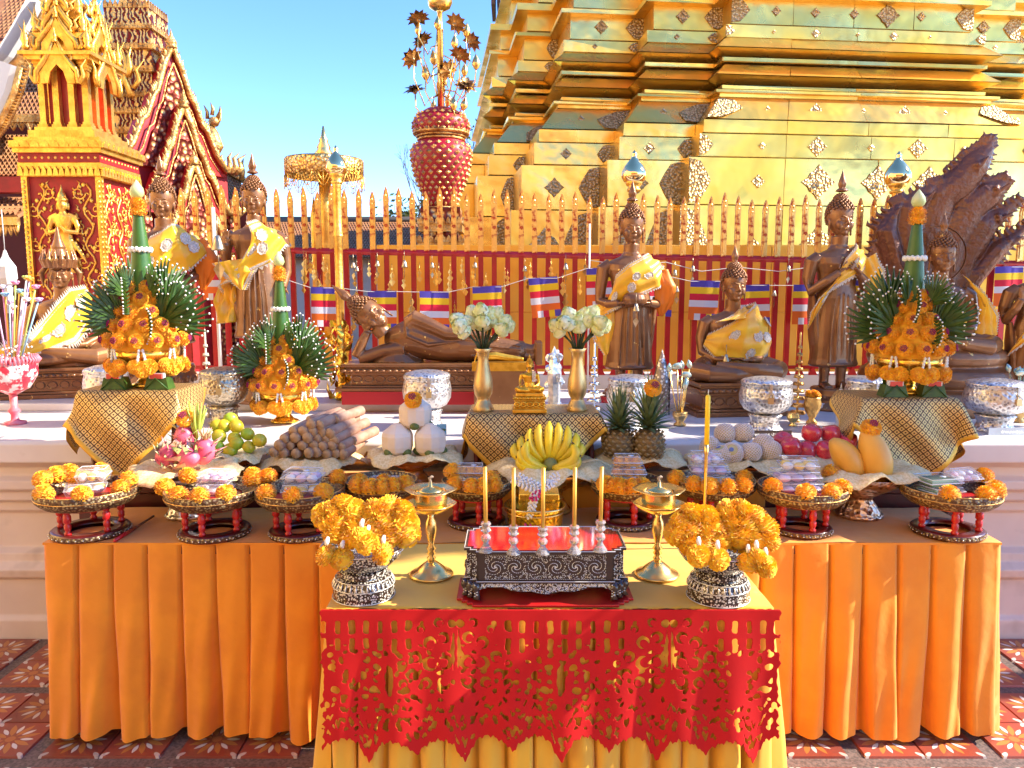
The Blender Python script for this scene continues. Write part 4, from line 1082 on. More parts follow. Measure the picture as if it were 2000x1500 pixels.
def hand(g, w, d, side, curl=.6, s=.02, spread=.16, thumb=1, palm_n=(0, -1, 0)):
    """hand from wrist w pointing along d, palm normal palm_n; five fingers"""
    w = Vector(w); d = Vector(d).normalized(); n = Vector(palm_n); n = (n-d*n.dot(d)).normalized(); t = d.cross(n)*side
    g.tube([w-d*s*.6, w, w+d*s*1.1, w+d*s*2.0], [(s*.62, s*.5), (s*.66, s*.42), (s*.98, s*.42), (s*.95, s*.36)], 10)
    for k, L in enumerate((2.0, 2.25, 2.1, 1.65)):
        o = (k-1.5); b = w+d*s*1.85+t*o*s*.47; dd = (d+t*o*spread).normalized()
        g.tube([b, b+dd*s*L*.45+n*s*curl*.25, b+dd*s*L*.78+n*s*curl*.8, b+dd*s*L*(1-.12*curl)+n*s*curl*1.5], [s*.25, s*.235, s*.21, s*.13], 6)
    b = w+d*s*.5-t*s*.75*thumb
    g.tube([b, b+(d*.8-t*.75*thumb)*s*.75+n*s*.15, b+(d*1.5-t*.85*thumb)*s*.95+n*s*.35], [s*.34, s*.29, s*.17], 6)
hair_cache = {}
def sash_strip(path, w, nu=40, nv=10, lacew=.12, side=None, out=None, fold=.006):
    """cloth strip along path: list of (point, across vector)"""
    def P(u, v):
        t = u*(len(path)-1); i = min(int(t), len(path)-2); f = t-i; f = f*f*(3-2*f)*.5+f*.5
        p = Vector(path[i][0]).lerp(Vector(path[i+1][0]), f); a = Vector(path[i][1]).lerp(Vector(path[i+1][1]), f)
        o = (Vector(path[i][2]).lerp(Vector(path[i+1][2]), f)) if len(path[i]) > 2 else Vector((0, -1, 0))
        q = p+a*(v-.5)+o*(fold*math.sin(v*17+u*5)+fold*.7*math.sin(v*7-u*9))
        # bow outwards across the width
        return q+o*(a.length*.10*(1-(2*v-1)**2))
    return P
def rosettes(P, lst, r, off=.006):
    g = MB()
    for (u, v) in lst:
        c = P(u, v); du = (P(min(1, u+.02), v)-P(max(0, u-.02), v)).normalized(); dv = (P(u, min(1, v+.05))-P(u, max(0, v-.05))).normalized()
        n = du.cross(dv).normalized()
        if n.y > 0: n = -n
        vs = [c+n*off*1.6]; N = 20
        for ring_, rr in ((0, .45), (1, .7), (2, 1)):
            for k in range(N):
                a = 2*PI*k/N; q = rr*r*(1+(.1*math.cos(8*a) if ring_ == 2 else 0)); vs.append(c+du*q*math.cos(a)+dv*q*math.sin(a)+n*(off*(1.3 if ring_ != 1 else .7)))
        fs = [(0, 1+k, 1+(k+1) % N) for k in range(N)]+[(1+q*N+k, 1+q*N+(k+1) % N, 1+(q+1)*N+(k+1) % N, 1+(q+1)*N+k) for q in (0, 1) for k in range(N)]
        g.add(vs, fs, 0, False)
    return g
def lace_edge(P, v, du=.01, teeth=60, out=1, d=.012, t=.0035):
    """zigzag lace along an edge"""
    g = MB()
    for k in range(teeth):
        u0, u1 = k/teeth, (k+1)/teeth; a, b = P(u0, v), P(u1, v); c = P((u0+u1)/2, v); i = P((u0+u1)/2, .5)
        o = (c-i).normalized()*d
        g.add([a, b, c+o, a-o*.9, b-o*.9, a+Vector((0, -.003, 0)), b+Vector((0, -.003, 0))], [(0, 1, 2), (3, 4, 1, 0)])
    return g
def drape(parent, path, w_sc, ros, rr, teeth=46, two=True, dlace=.012):
    P = sash_strip(path, w_sc); g = MB(); g.grid(P, 44, 14)
    sh = ob('sash', g, SATIN, parent=parent); solid(sh, .004, 0)
    for v in (0, 1): o = ob('lace_trim', lace_edge(P, v, teeth=teeth, d=dlace), LACEW, parent=sh); solid(o, .003)
    for q in ros: o = ob('lace_rosette', rosettes(P, [q], rr), LACEW, parent=sh); solid(o, .002)
    return sh
def robe_folds(z, amp): return amp

def standing(label, px, py_top, py_foot, Y, rz, pose, z0=None):
    base = W(px, py_foot, Y); H = W(px, py_top, Y).z-base.z
    t = thing('standing_buddha', label, 'buddha statue', base, rz)
    S = H; g = MB(); L = g.loft
    def A(v): return Vector(v)*S
    # robe
    g.loft([(x*S, y*S, z*S, a*S, b*S) for (x, y, z, a, b) in [(0, 0, .105, .112, .07), (0, 0, .115, .12, .076), (0, 0, .14, .112, .07), (0, 0, .25, .104, .066), (0, .002, .36, .1, .068), (0, .003, .42, .1, .066), (0, .003, .48, .088, .056), (0, 0, .53, .096, .06), (0, -.002, .575, .112, .066), (0, 0, .605, .118, .058), (0, .002, .622, .10, .048), (0, .002, .64, .055, .04), (0, 0, .66, .038, .036), (0, -.002, .70, .037, .037)]], 26)
    if pose != 'plain':   # robe flaps at both sides
        for s in (-1, 1):
            g.tube([A((s*.085, .01, .13)), A((s*.1, .01, .25)), A((s*.11, .01, .36)), A((s*.12, .005, .45))], [(.012*S, .035*S), (.016*S, .04*S), (.018*S, .036*S), (.012*S, .02*S)], 8)
        for q in range(5): g.tube([A((.03*(q-2), -.066-.002*(q % 2), .13)), A((.028*(q-2), -.068, .3)), A((.02*(q-2), -.066, .44))], [.0045*S, .005*S, .002*S], 5)
        g.tube([A((-.1, -.0, .118)), A((-.06, -.062, .116)), A((0, -.078, .116)), A((.06, -.062, .116)), A((.1, 0, .118))], .006*S, 5)
    for s in (-1, 1):   # ankles and feet
        g.tube([A((s*.042, 0, .14)), A((s*.042, 0, .05)), A((s*.043, .0, .018))], [.03*S, .022*S, .022*S], 10)
        g.tube([A((s*.043, .018, .014)), A((s*.045, -.02, .018)), A((s*.052, -.06, .01))], [(.018*S, .014*S), (.021*S, .016*S), (.024*S, .009*S)], 8)
        for q in range(5): g.tube([A((s*(.034+q*.0085), -.058, .008)), A((s*(.034+q*.009), -.078+.003*q, .006))], [.0055*S, .004*S], 5)
    fc_ = (0, -.004*S, .765*S); face(g, fc_, .053*S)
    g.tube([A((-.03, -.028, .655)), A((0, -.036, .65)), A((.03, -.028, .655))], .0035*S, 5)
    g.lathe([(.03*S, 0), (.022*S, .012*S)], 10, 0, (0, 0, .9*S))
    flame(g, (0, 0, .905*S), .095*S, .0135*S)
    # arms
    if pose == 'bowl':
        for s in (-1, 1):
            g.tube([A((s*.098, 0, .605)), A((s*.132, .003, .585)), A((s*.142, .008, .5)), A((s*.146, .0, .43)), A((s*.115, -.05, .418)), A((s*.07, -.095, .424))], [.03*S, .033*S, .028*S, .0245*S, .021*S, .0165*S], 12)
            hand(g, A((s*.072, -.094, .424)), (-s*.9, -.35, .02), -s, .5, .0165*S, .1, 1, (s*.2, .6, .3))
        g.lathe([(.03*S, -.035*S), (.052*S, -.02*S), (.058*S, 0), (.05*S, .02*S), (.036*S, .032*S)], 18, 0, (0, -.105*S, .44*S))
    elif pose == 'crossed':
        for s in (-1, 1):
            g.tube([A((s*.098, 0, .605)), A((s*.13, .003, .585)), A((s*.14, .008, .51)), A((s*.138, -.012, .45)), A((s*.09, -.07, .5)), A((s*.045, -.085, .535))], [.03*S, .033*S, .028*S, .0245*S, .021*S, .0165*S], 12)
            hand(g, A((s*.045, -.085-.012*(s > 0), .535)), (-s*.75, -.1, .62), s, .15, .0165*S, .12, 1, (0, 1, 0))
    elif pose == 'raised':   # right forearm raised, left hanging
        g.tube([A((-.098, 0, .605)), A((-.13, .003, .585)), A((-.145, .01, .52)), A((-.14, .0, .46)), A((-.13, -.06, .52)), A((-.12, -.08, .56))], [.03*S, .033*S, .027*S, .024*S, .021*S, .016*S], 12)
        hand(g, A((-.12, -.08, .56)), (.02, -.02, 1), -1, .1, .0165*S, .05, 1, (0, -1, 0))
        g.tube([A((.098, 0, .605)), A((.13, .003, .585)), A((.142, .008, .5)), A((.145, .0, .43)), A((.13, -.04, .35))], [.03*S, .033*S, .028*S, .0245*S, .019*S], 12)
        hand(g, A((.13, -.04, .35)), (0, -.1, -1), 1, .15, .0165*S, .05)
    elif pose == 'down':
        for s in (-1, 1):
            g.tube([A((s*.098, 0, .605)), A((s*.13, .003, .585)), A((s*.145, .01, .5)), A((s*.142, -.01, .43)), A((s*.09, -.08, .40)), A((s*.03, -.095, .41))], [.03*S, .033*S, .028*S, .0245*S, .021*S, .0165*S], 12)
            hand(g, A((s*.03, -.097-.012*(s > 0), .41)), (-s*.9, 0, -.15), s, .2, .0165*S, .08, 1, (0, 1, 0))
    o = ob('body', g, BRONZE, parent=t); remesh(o, max(.0034, .0032*S), 2, .4)
    ob('curled_hair', hair_mb(0, .006*S, .795*S, .06*S, .066*S, .078*S, .03*S, 300, .0065*S), BRONZE, parent=t)
    return t, S
def lotus_base(parent, r, z0, z1, sy=1.):
    g = MB(); h = z1-z0
    g.lathe([(r*1.05, 0), (r*1.08, h*.1), (r*.98, h*.16), (r*.96, h*.3), (r*.86, h*.36), (r*.84, h*.5), (r*.94, h*.6), (r*.98, h*.72), (r*.9, h*.8), (r*.95, h*.9), (r*.9, h)], 28, 0, (0, 0, z0), sy=sy)
    for k in range(18):
        a = 2*PI*k/18; g.ell((r*.92*math.cos(a), r*.92*sy*math.sin(a), z0+h*.62), (r*.12, r*.12, h*.12), 6)
    return ob('pedestal', g, BRONZE, parent=parent)
# S5 with bowl
t, S = standing('bronze standing Buddha holding an alms bowl, wearing a yellow sash, right of centre', 1228, 350, 762, 4.45, 0.02, 'bowl')
lotus_base(t, .15, -(t.location.z-LZ-.044), .005)
path = [((-.155*S, .0, .30*S), (.02, 0, .05), (-.5, -.8, 0)), ((-.125*S, -.03*S, .40*S), (.05, 0, .10), (-.6, -.8, 0)), ((-.075*S, -.075*S, .475*S), (-.02, 0, .17), (-.3, -1, 0)), ((.0, -.098*S, .53*S), (-.07, 0, .16), (0, -1, 0)), ((.08*S, -.08*S, .565*S), (-.10, 0, .16), (.2, -1, .2)), ((.12*S, -.03*S, .6*S), (-.1, .0, .12), (.6, -.5, .7)), ((.12*S, .05*S, .57*S), (-.1, .04, .1), (.6, .5, .7))]
drape(t, path, 1, [(.08, .5), (.45, .35), (.53, .6), (.62, .45), (.3, .4)], .026, 52)
path = [((-.12*S, -.02*S, .42*S), (.13, -.02, .02), (-.4, -.9, 0)), ((-.125*S, -.03*S, .33*S), (.15, -.02, 0), (-.4, -.9, 0)), ((-.115*S, -.02*S, .24*S), (.13, 0, 0), (-.4, -.9, 0)), ((-.1*S, .0, .17*S), (.05, 0, 0), (-.4, -.9, 0))]
drape(t, path, 1, [(.3, .4)], .02, 20)
path = [((.115*S, -.05*S, .58*S), (.12, -.02, 0), (.3, -.9, 0)), ((.15*S, -.06*S, .5*S), (.13, -.02, 0), (.3, -.9, 0)), ((.15*S, -.05*S, .42*S), (.1, 0, 0), (.3, -.9, 0)), ((.145*S, -.03*S, .36*S), (.02, 0, 0), (.3, -.9, 0))]
P = sash_strip(path, 1); o = ob('sash_tail', MB().grid(P, 24, 8), SATO, parent=t); solid(o, .003)
g = MB(); g.lathe([(.001, .02), (.006, .018), (.009, .006), (.014, -.008), (.0145, -.012)], 12); g.tube([(0, 0, .02), (0, 0, .06)], .0012, 4); g.tube([(0, 0, -.012), (0, 0, -.04)], .0012, 4); g.add([(0, 0, -.035), (.012, 0, -.05), (0, .002, -.075), (-.012, 0, -.05)], [(0, 1, 2, 3)])
BELLME = g.mesh('wind_bell', M('bell_brass', (.6, .52, .4), .32, .95, col2=(.4, .32, .2), vs=40))
o = ob('wind_bell', BELLME, None, loc=t.location+Vector((.0, -.155*S-.02, .40*S)), sc=1.4); tag(o, 'small brass bell with heart clapper dangling from the hands of the bowl-holding Buddha', 'bell')
# S7 crossed hands
t, S = standing('bronze standing Buddha with both hands crossed on the chest, right of centre', 1624, 330, 758, 4.4, .16, 'crossed')
lotus_base(t, .125, -(t.location.z-LZ), .005)
path = [((-.14*S, -.02*S, .29*S), (.01, 0, .02), (-.4, -.9, 0)), ((-.12*S, -.05*S, .38*S), (.07, 0, .05), (-.4, -.9, 0)), ((-.085*S, -.07*S, .46*S), (.09, 0, .09), (-.3, -1, 0)), ((-.03*S, -.082*S, .535*S), (.03, 0, .14), (0, -1, 0)), ((.05*S, -.075*S, .59*S), (-.04, 0, .14), (.2, -1, .2)), ((.105*S, -.02*S, .62*S), (-.06, .02, .1), (.3, -.5, .8)), ((.12*S, .06*S, .58*S), (-.1, .04, .1), (.6, .5, .7))]
drape(t, path, 1, [(.25, .55), (.4, .3), (.62, .55)], .024, 46)
path = [((.12*S, -.03*S, .6*S), (.1, -.02, .06), (.4, -.8, .3)), ((.155*S, -.04*S, .53*S), (.12, -.02, .05), (.5, -.8, 0)), ((.165*S, -.03*S, .45*S), (.1, 0, .04), (.6, -.8, 0)), ((.15*S, -.02*S, .40*S), (.02, 0, .02), (.6, -.8, 0))]
drape(t, path, 1, [], .02, 20)
# S3
t, S = standing('bronze standing Buddha with raised hand, in a yellow sash with silver rosettes', 508, 297, 700, 4.4, .12, 'raised')
lotus_base(t, .14, -(t.location.z-LZ-.044), .005)
path = [((-.15*S, .03*S, .34*S), (.02, .0, .05), (-.5, -.8, 0)), ((-.1*S, -.07*S, .40*S), (.14, 0, .08), (-.4, -.9, 0)), ((-.03*S, -.1*S, .49*S), (.13, 0, .22), (-.1, -1, 0)), ((.04*S, -.095*S, .56*S), (-.12, 0, .20), (0, -1, 0)), ((.09*S, -.05*S, .615*S), (-.14, 0, .12), (.2, -.9, .4)), ((.10*S, .05*S, .61*S), (-.14, .04, .08), (.3, .2, .9))]
drape(t, path, 1, [(.32, .25), (.38, .6), (.6, .35), (.68, .6), (.5, .5)], .034, 40, dlace=.02)
path = [((-.09*S, -.09*S, .48*S), (.2, 0, .03), (-.1, -1, 0)), ((-.06*S, -.1*S, .42*S), (.16, 0, .02), (-.1, -1, 0)), ((-.05*S, -.1*S, .34*S), (.02, 0, 0), (-.1, -1, 0))]
drape(t, path, 1, [], .03, 20, dlace=.018)
path = [((-.12*S, -.0*S, .42*S), (.1, -.02, .0), (-.4, -.9, 0)), ((-.13*S, .0*S, .28*S), (.16, -.02, 0), (-.4, -.9, 0)), ((-.13*S, .0*S, .18*S), (.2, 0, .02), (-.4, -.9, 0))]
P = sash_strip(path, 1, fold=.02); o = ob('sash_tail', MB().grid(P, 24, 12), SATIN, parent=t); solid(o, .003)
o = ob('wind_bell', BELLME, None, loc=t.location+Vector((-.14, -.19, .55*S)), sc=2.6); tag(o, 'brass bell with white heart clapper hanging by the raised hand of the left standing Buddha', 'bell')
# S2
t, S = standing('bronze standing Buddha in a yellow sash with lace edge, behind the left banana leaf arrangement', 334, 300, 712, 4.45, .25, 'down')
lotus_base(t, .14, -(t.location.z-LZ-.044), .005)
path = [((-.12*S, .0, .48*S), (.05, .0, .12), (-.5, -.8, 0)), ((-.08*S, -.07*S, .50*S), (.06, 0, .24), (-.4, -.9, 0)), ((.0*S, -.11*S, .52*S), (.03, 0, .26), (-.1, -1, 0)), ((.09*S, -.1*S, .56*S), (-.08, 0, .24), (0, -1, 0)), ((.14*S, -.05*S, .6*S), (-.14, 0, .14), (.2, -.9, .4)), ((.14*S, .05*S, .60*S), (-.14, .04, .08), (.3, .2, .9))]
drape(t, path, 1, [(.3, .4), (.48, .66), (.7, .6), (.72, .3)], .034, 40, dlace=.014)
path = [((.14*S, -.03*S, .6*S), (.14, -.02, .0), (.4, -.8, .3)), ((.19*S, -.04*S, .5*S), (.16, -.02, .0), (.5, -.8, 0)), ((.18*S, -.03*S, .42*S), (.08, 0, 0), (.6, -.8, 0)), ((.17*S, -.02*S, .36*S), (.02, 0, .0), (.6, -.8, 0))]
P = sash_strip(path, 1); o = ob('sash_tail', MB().grid(P, 24, 8), SATO, parent=t); solid(o, .003)
# S9 at the right edge
t, S = standing('bronze Buddha with raised hand in a golden sash, cut off by the right edge', 2010, 395, 815, 4.25, -.1, 'raised')
path = [((-.15*S, -.02*S, .26*S), (.04, .0, .05), (-.5, -.8, 0)), ((-.12*S, -.05*S, .34*S), (.06, 0, .1), (-.5, -.8, 0)), ((-.06*S, -.09*S, .45*S), (.0, 0, .15), (-.1, -1, 0)), ((.04*S, -.095*S, .56*S), (-.08, 0, .14), (0, -1, 0)), ((.09*S, -.05*S, .615*S), (-.1, 0, .12), (.2, -.9, .4))]
drape(t, path, 1, [(.4, .5)], .03, 30)

def seated(name, label, px, py_top, py_seat, Y, rz, base_py, bw, crown=False, mat=None, cat='buddha statue', vox=None, hand_pose='lap', z_base=None, hair=True, loc=None, H=None, pedestal=True, mats2=None):
    mat = mat or BRONZE
    if loc is None:
        seat = W(px, py_seat, Y); H = W(px, py_top, Y).z-seat.z
    else: seat = Vector(loc)
    t = thing(name, label, cat, seat, rz); S = H; g = MB()
    def A(v): return Vector(v)*S
    g.loft([(x*S, y*S, z*S, a*S, b*S) for (x, y, z, a, b) in [(0, .04, .0, .2, .12), (0, .04, .08, .2, .12), (0, .04, .16, .155, .11), (0, .04, .24, .14, .095), (0, .035, .32, .165, .105), (0, .03, .40, .19, .11), (0, .03, .45, .19, .09), (0, .035, .48, .15, .07), (0, .03, .505, .07, .055), (0, .025, .535, .055, .052), (0, .02, .6, .055, .054)]], 26)
    for s in (-1, 1):   # folded legs
        g.tube([A((s*.12, .05, .085)), A((s*.25, -.06, .085)), A((s*.315, -.13, .075)), A((s*.25, -.22, .07)), A((s*.08, -.245, .06+.035*(s > 0))), A((-s*.12, -.22, .07+.05*(s > 0)))], [.1*S, .088*S, .072*S, .062*S, .048*S, .034*S], 14)
        g.tube([A((-s*.12, -.22, .07+.05*(s > 0))), A((-s*.2, -.2, .085+.05*(s > 0)))], [.034*S, .02*S], 8)
    g.loft([(0, -.04*S, 0, .33*S, .2*S), (0, -.04*S, .04*S, .32*S, .2*S), (0, -.03*S, .07*S, .25*S, .15*S)], 26)
    for s in (-1, 1):
        if hand_pose == 'lap' or s > 0:
            g.tube([A((s*.16, .03, .45)), A((s*.21, .03, .42)), A((s*.235, .03, .31)), A((s*.235, -.0, .21)), A((s*.16, -.11, .16)), A((s*.08, -.17, .155))], [.045*S, .05*S, .042*S, .036*S, .031*S, .025*S], 12)
            hand(g, A((s*.08, -.17, .155+.015*(s < 0))), (-s, -.1, -.02), s, .3, .025*S, .08, 1, (0, 0, 1))
        else:
            g.tube([A((s*.16, .03, .45)), A((s*.21, .03, .42)), A((s*.24, .03, .31)), A((s*.245, -.03, .22)), A((s*.235, -.13, .17))], [.045*S, .05*S, .042*S, .036*S, .026*S], 12)
            hand(g, A((s*.235, -.13, .17)), (0, -.7, -.7), -s, .3, .025*S, .08, 1, (0, .5, -1))
    face(g, (0, .0, .685*S), .082*S)
    flame(g, (0, 0.01*S, .875*S), .13*S, .02*S)
    if crown:
        for k in range(9):
            a = PI*k/8+PI; g.tube([A((.09*math.cos(a), .09*math.sin(a), .74)), A((.115*math.cos(a), .115*math.sin(a), .8)), A((.1*math.cos(a), .1*math.sin(a), .88))], [.022*S, .02*S, .003*S], 6)
        g.lathe([(.092*S, 0), (.098*S, .02*S), (.06*S, .07*S), (.066*S, .085*S), (.045*S, .14*S), (.05*S, .155*S), (.028*S, .21*S), (.006*S, .31*S)], 16, 0, (0, .01*S, .74*S))
        for s in (-1, 1): g.tube([A((s*.1, .02, .74)), A((s*.13, .02, .7)), A((s*.12, .02, .6))], [.02*S, .024*S, .006*S], 6)
    o = ob('body', g, mat, parent=t); remesh(o, vox or max(.0034, .0055*S), 2, .4)
    if hair and not crown: ob('curled_hair', hair_mb(0, .012*S, .725*S, .092*S, .1*S, .115*S, .05*S, 300, .0098*S), mat, parent=t)
    return t, S
def plinth(parent, w, d, z0, z1, cy=0, mat=None, steps=None):
    h = z1-z0; g = MB()
    for (a, b, e) in steps or ((0, .14, 1.06), (.14, .22, 1.0), (.22, .62, .9), (.62, .7, .96), (.7, .82, 1.0), (.82, .9, .95), (.9, 1, 1.0)):
        g.box((0, cy, z0+h*(a+b)/2), (w*e, d*e, h*(b-a)))
    o = ob('pedestal', g, mat or BRONZE, parent=parent); bevel(o, .004); 
    g = MB(); n = max(10, int(w/.035))
    for k in range(n): g.ell((-w/2+w*(k+.5)/n, cy-d/2-.002, z0+h*.76), (w/n*.45, .012, h*.06), 8)
    for k in range(n//2): g.tube([(-w*.45+w*.9*(k+.5+.42*math.cos(q*PI/4))/(n//2), cy-d*.45-.004, z0+h*(.44+.12*math.sin(q*PI/4))) for q in range(9)], .004, 5)
    ob('carved_band', g, mat or BRONZE, parent=parent); return o
# S6
t, S = seated('seated_buddha', 'bronze meditating Buddha seated on a carved plinth in a yellow lace sash', 1428, 478, 740, 4.3, .12, 815, 1)
z0 = LZ-t.location.z; plinth(t, .50, .36, z0, .0)
path = [((-.23*S, -.05*S, .30*S), (.02, 0, .05), (-.5, -.8, 0)), ((-.13*S, -.12*S, .30*S), (.08, 0, .17), (-.4, -.9, 0)), ((.02*S, -.145*S, .32*S), (.05, 0, .27), (-.1, -1, 0)), ((.13*S, -.12*S, .35*S), (-.05, 0, .28), (.3, -1, 0)), ((.2*S, -.07*S, .38*S), (-.09, 0, .27), (.7, -.8, .2)), ((.2*S, .06*S, .40*S), (-.12, .03, .2), (.8, .2, .6))]
drape(t, path, 1, [(.5, .15), (.58, .45), (.72, .35), (.8, .62), (.3, .6)], .03, 40, dlace=.016)
path = [((-.06*S, -.14*S, .45*S), (.18, 0, .02), (-.2, -1, .2)), ((.03*S, -.1*S, .5*S), (.13, 0, .04), (0, -.8, .6)), ((.09*S, .03*S, .515*S), (.1, .02, .0), (0, -.1, 1))]
drape(t, path, 1, [], .02, 20)
o = ob('wind_bell', BELLME, None, loc=t.location+Vector((-.1*S, -.2*S, .17*S)), sc=1.3); tag(o, 'small brass bell hanging at the lap of the seated meditating Buddha', 'bell')
# S1 crowned
t, S = seated('crowned_buddha', 'crowned bronze Buddha seated on a broad reddish plinth at far left', 130, 455, 712, 4.75, .3, 797, 1, crown=True, hand_pose='touch')
z0 = LZ+.044-t.location.z; plinth(t, .86, .5, z0, .0)
path = [((.2*S, -.02*S, .5*S), (-.04, .03, .14), (.3, -.6, .7)), ((.15*S, -.11*S, .44*S), (-.1, 0, .2), (.3, -.9, .2)), ((.06*S, -.17*S, .32*S), (-.09, 0, .22), (0, -1, 0)), ((-.06*S, -.22*S, .22*S), (-.05, 0, .16), (0, -1, 0)), ((-.16*S, -.27*S, .16*S), (-.03, 0, .09), (0, -1, .2)), ((-.24*S, -.31*S, .08*S), (-.1, 0, .17), (0, -1, .3)), ((-.31*S, -.33*S, -.0*S), (-.13, 0, .17), (0, -1, .2))]
drape(t, path, 1, [(.14, .6), (.26, .6), (.4, .5), (.52, .5), (.84, .5)], .042, 52, dlace=.034)
# S8 sheltered by naga
t, S = seated('naga_buddha', 'dark bronze Buddha seated on serpent coils under a many-headed naga hood, far right', 1828, 415, 692, 4.35, -.12, 820, 1, hand_pose='lap')
z0 = LZ-t.location.z; g = MB()
for (z, r, th) in ((.02, .30, .06), (-.09, .33, .07), (-.21, .34, .075)):
    g.tube([(r*math.cos(a)*1.05, r*.62*math.sin(a), z-.03) for a in [2*PI*k/24 for k in range(24)]], [(th, th*.9)]*24, 10, closed=True)
g.loft([(0, 0, z0, .4, .3), (0, 0, z0+.06, .4, .3), (0, 0, z0+.08, .35, .25), (0, 0, -.05, .3, .2)], 30)
o = ob('serpent_coils', g, BRONZE, parent=t); remesh(o, .008, 2)
g = MB(); rs = random.Random(2)
def lp_(px_, py_, dy=0.): 
    p = W(px_, py_, 4.35+.25+dy)-t.location; return p
heads = [  # neck path to crest tip
    ([(1800, 600), (1740, 520), (1725, 450), (1745, 405), (1768, 385)], .08),
    ([(1805, 600), (1765, 480), (1770, 410), (1810, 370), (1842, 352)], .085),
    ([(1815, 590), (1800, 460), (1825, 385), (1865, 355), (1893, 320), (1915, 290), (1922, 262)], .085),
    ([(1825, 590), (1845, 470), (1880, 405), (1915, 380), (1938, 362), (1957, 348)], .08),
    ([(1835, 600), (1870, 500), (1905, 440), (1945, 415), (1982, 384)], .075),
    ([(1840, 610), (1885, 540), (1925, 490), (1965, 460), (2003, 425)], .07),
    ([(1800, 620), (1735, 560), (1708, 500), (1712, 450), (1728, 425)], .075)]
for k, (pts, r) in enumerate(heads):
    P_ = [lp_(x, y, .04*(k-3)*.3-.05*(i/len(pts))) for i, (x, y) in enumerate(pts)]; n = len(P_)
    rad = [r*1.15]+[r*(1.15-.85*max(0, i/(n-1)-.42)) for i in range(1, n-2)]+[r*.42, r*.05]
    # subdivide
    PP, RR = [], []
    for i in range(n-1):
        for q in range(4): PP.append(P_[i].lerp(P_[i+1], q/4)); RR.append(rad[i]*(1-q/4)+rad[i+1]*q/4)
    PP.append(P_[-1]); RR.append(rad[-1])
    g.tube(PP, [(a, a*.7) for a in RR], 10)
    m = int(len(PP)*.45)
    for i in range(m, len(PP)-1):   # crest spikes and scale ridges
        d = (PP[i+1]-PP[i]).normalized(); up = Vector((-d.z, 0, d.x)); up = up if up.z > 0 else -up
        g.tube([PP[i]+up*RR[i]*.6, PP[i]+up*(RR[i]*1.0+.022)-d*.0, PP[i]+up*(RR[i]*1.0+.035)+d*.03], [.02, .012, .002], 5)
        g.tube([PP[i]-up*RR[i]*.6, PP[i]-up*(RR[i]*.9+.03)+d*.02], [.018, .002], 5)
    i = int(len(PP)*.62); e = PP[i]+Vector((0, -RR[i]*.75, .01)); g.ell(e, .016, 8)
    d = (PP[i+1]-PP[i]).normalized(); g.tube([PP[i]+Vector((0, -RR[i]*.6, -.02)), PP[i]+Vector((0, -RR[i]*.8, -.02))+d*.09], [.02, .006], 6)
# hood plates filling between the necks
g.ell(lp_(1775, 480), (.19, .06, .27), 18); g.ell(lp_(1850, 480), (.17, .05, .24), 16); g.ell(lp_(1815, 540), (.2, .06, .2), 16)
for k in range(46):
    a = rs.uniform(0, 2*PI); rr = rs.uniform(.3, 1); p = lp_(1775, 480)+Vector((.18*rr*math.cos(a), -.06*math.sqrt(max(0, 1-rr*rr*.9))-.004, .26*rr*math.sin(a)))
    g.tube([p+Vector((.02*math.cos(q*.9+a), 0, .016*math.sin(q*.9+a))) for q in range(5)], .005, 4)
o = ob('naga_hood', g, M('dark_bronze', (.17, .065, .036), .36, .4, col2=(.25, .1, .05), vs=6, thr=(.4, .7), bump=.9, bs=34, dist=.012, coat=.25), parent=t); remesh(o, .0065, 1)
g = MB(); c = Vector((0, .1, .71*S)); g.lathe([(.16, 0), (.165, .01), (.16, .02)], 40, 0, X=TR(c) @ RX(PI/2) @ SC(1, 1, 1), cap=False); ob('halo_ring', g, BRONZE, parent=t)
path = [((.2*S, -.02*S, .46*S), (-.09, .0, .16), (.7, -.6, .3)), ((.25*S, -.06*S, .34*S), (.0, 0, .2), (.8, -.9, .2)), ((.27*S, -.08*S, .22*S), (.12, 0, .1), (.8, -1, 0)), ((.28*S, -.1*S, .14*S), (.12, 0, .02), (.8, -1, 0))]
drape(t, path, 1, [], .03, 26)

# S4 reclining
RY_ = 4.4; rb = W(860, 706, RY_); rm = MP(RY_, 1.4)
t = thing('reclining_buddha', 'bronze reclining Buddha resting its head on one hand on a long carved plinth', 'buddha statue', rb, 0)
def q_(px_, py_, dy=0): return Vector(((px_-860)*rm, dy, (706-py_)*rm))
g = MB()
def vloft(secs, n=18):   # sections along x: (px, py_top, py_bot, depth radius)
    pts = [q_(x, (a+b)/2) for x, a, b, d in secs]; rad = [((d), abs(b-a)*rm/2) for x, a, b, d in secs]
    vs = []; fs = []
    for p, (d, h) in zip(pts, rad):
        for k in range(n): a = 2*PI*k/n; vs.append((p.x, p.y+d*math.cos(a), p.z+h*math.sin(a)))
    N = len(pts)
    for i in range(N-1):
        for k in range(n): a, b = i*n+k, i*n+(k+1) % n; fs.append((a, b, b+n, a+n))
    fs.append(tuple(range(n-1, -1, -1))); fs.append(tuple(range((N-1)*n, N*n))); g.add(vs, fs, 0, True)
vloft([(752, 655, 672, .02), (765, 640, 682, .05), (785, 628, 692, .075), (810, 620, 698, .085), (840, 634, 704, .082), (870, 652, 706, .08), (905, 648, 706, .085), (940, 650, 706, .085), (975, 658, 706, .08), (1010, 664, 705, .075), (1024, 666, 704, .065), (1028, 672, 698, .04)])
g.tube([q_(752, 652, -.02), q_(740, 636, -.03)], [.05, .045], 12)     # neck
hc = q_(732, 618, -.03); HX = TR(hc) @ RY(R(-52)) @ RZ(R(18))
face(g, (0, 0, 0), .071, HX); flame(g, (0, .01, .155), .15, .02, HX)
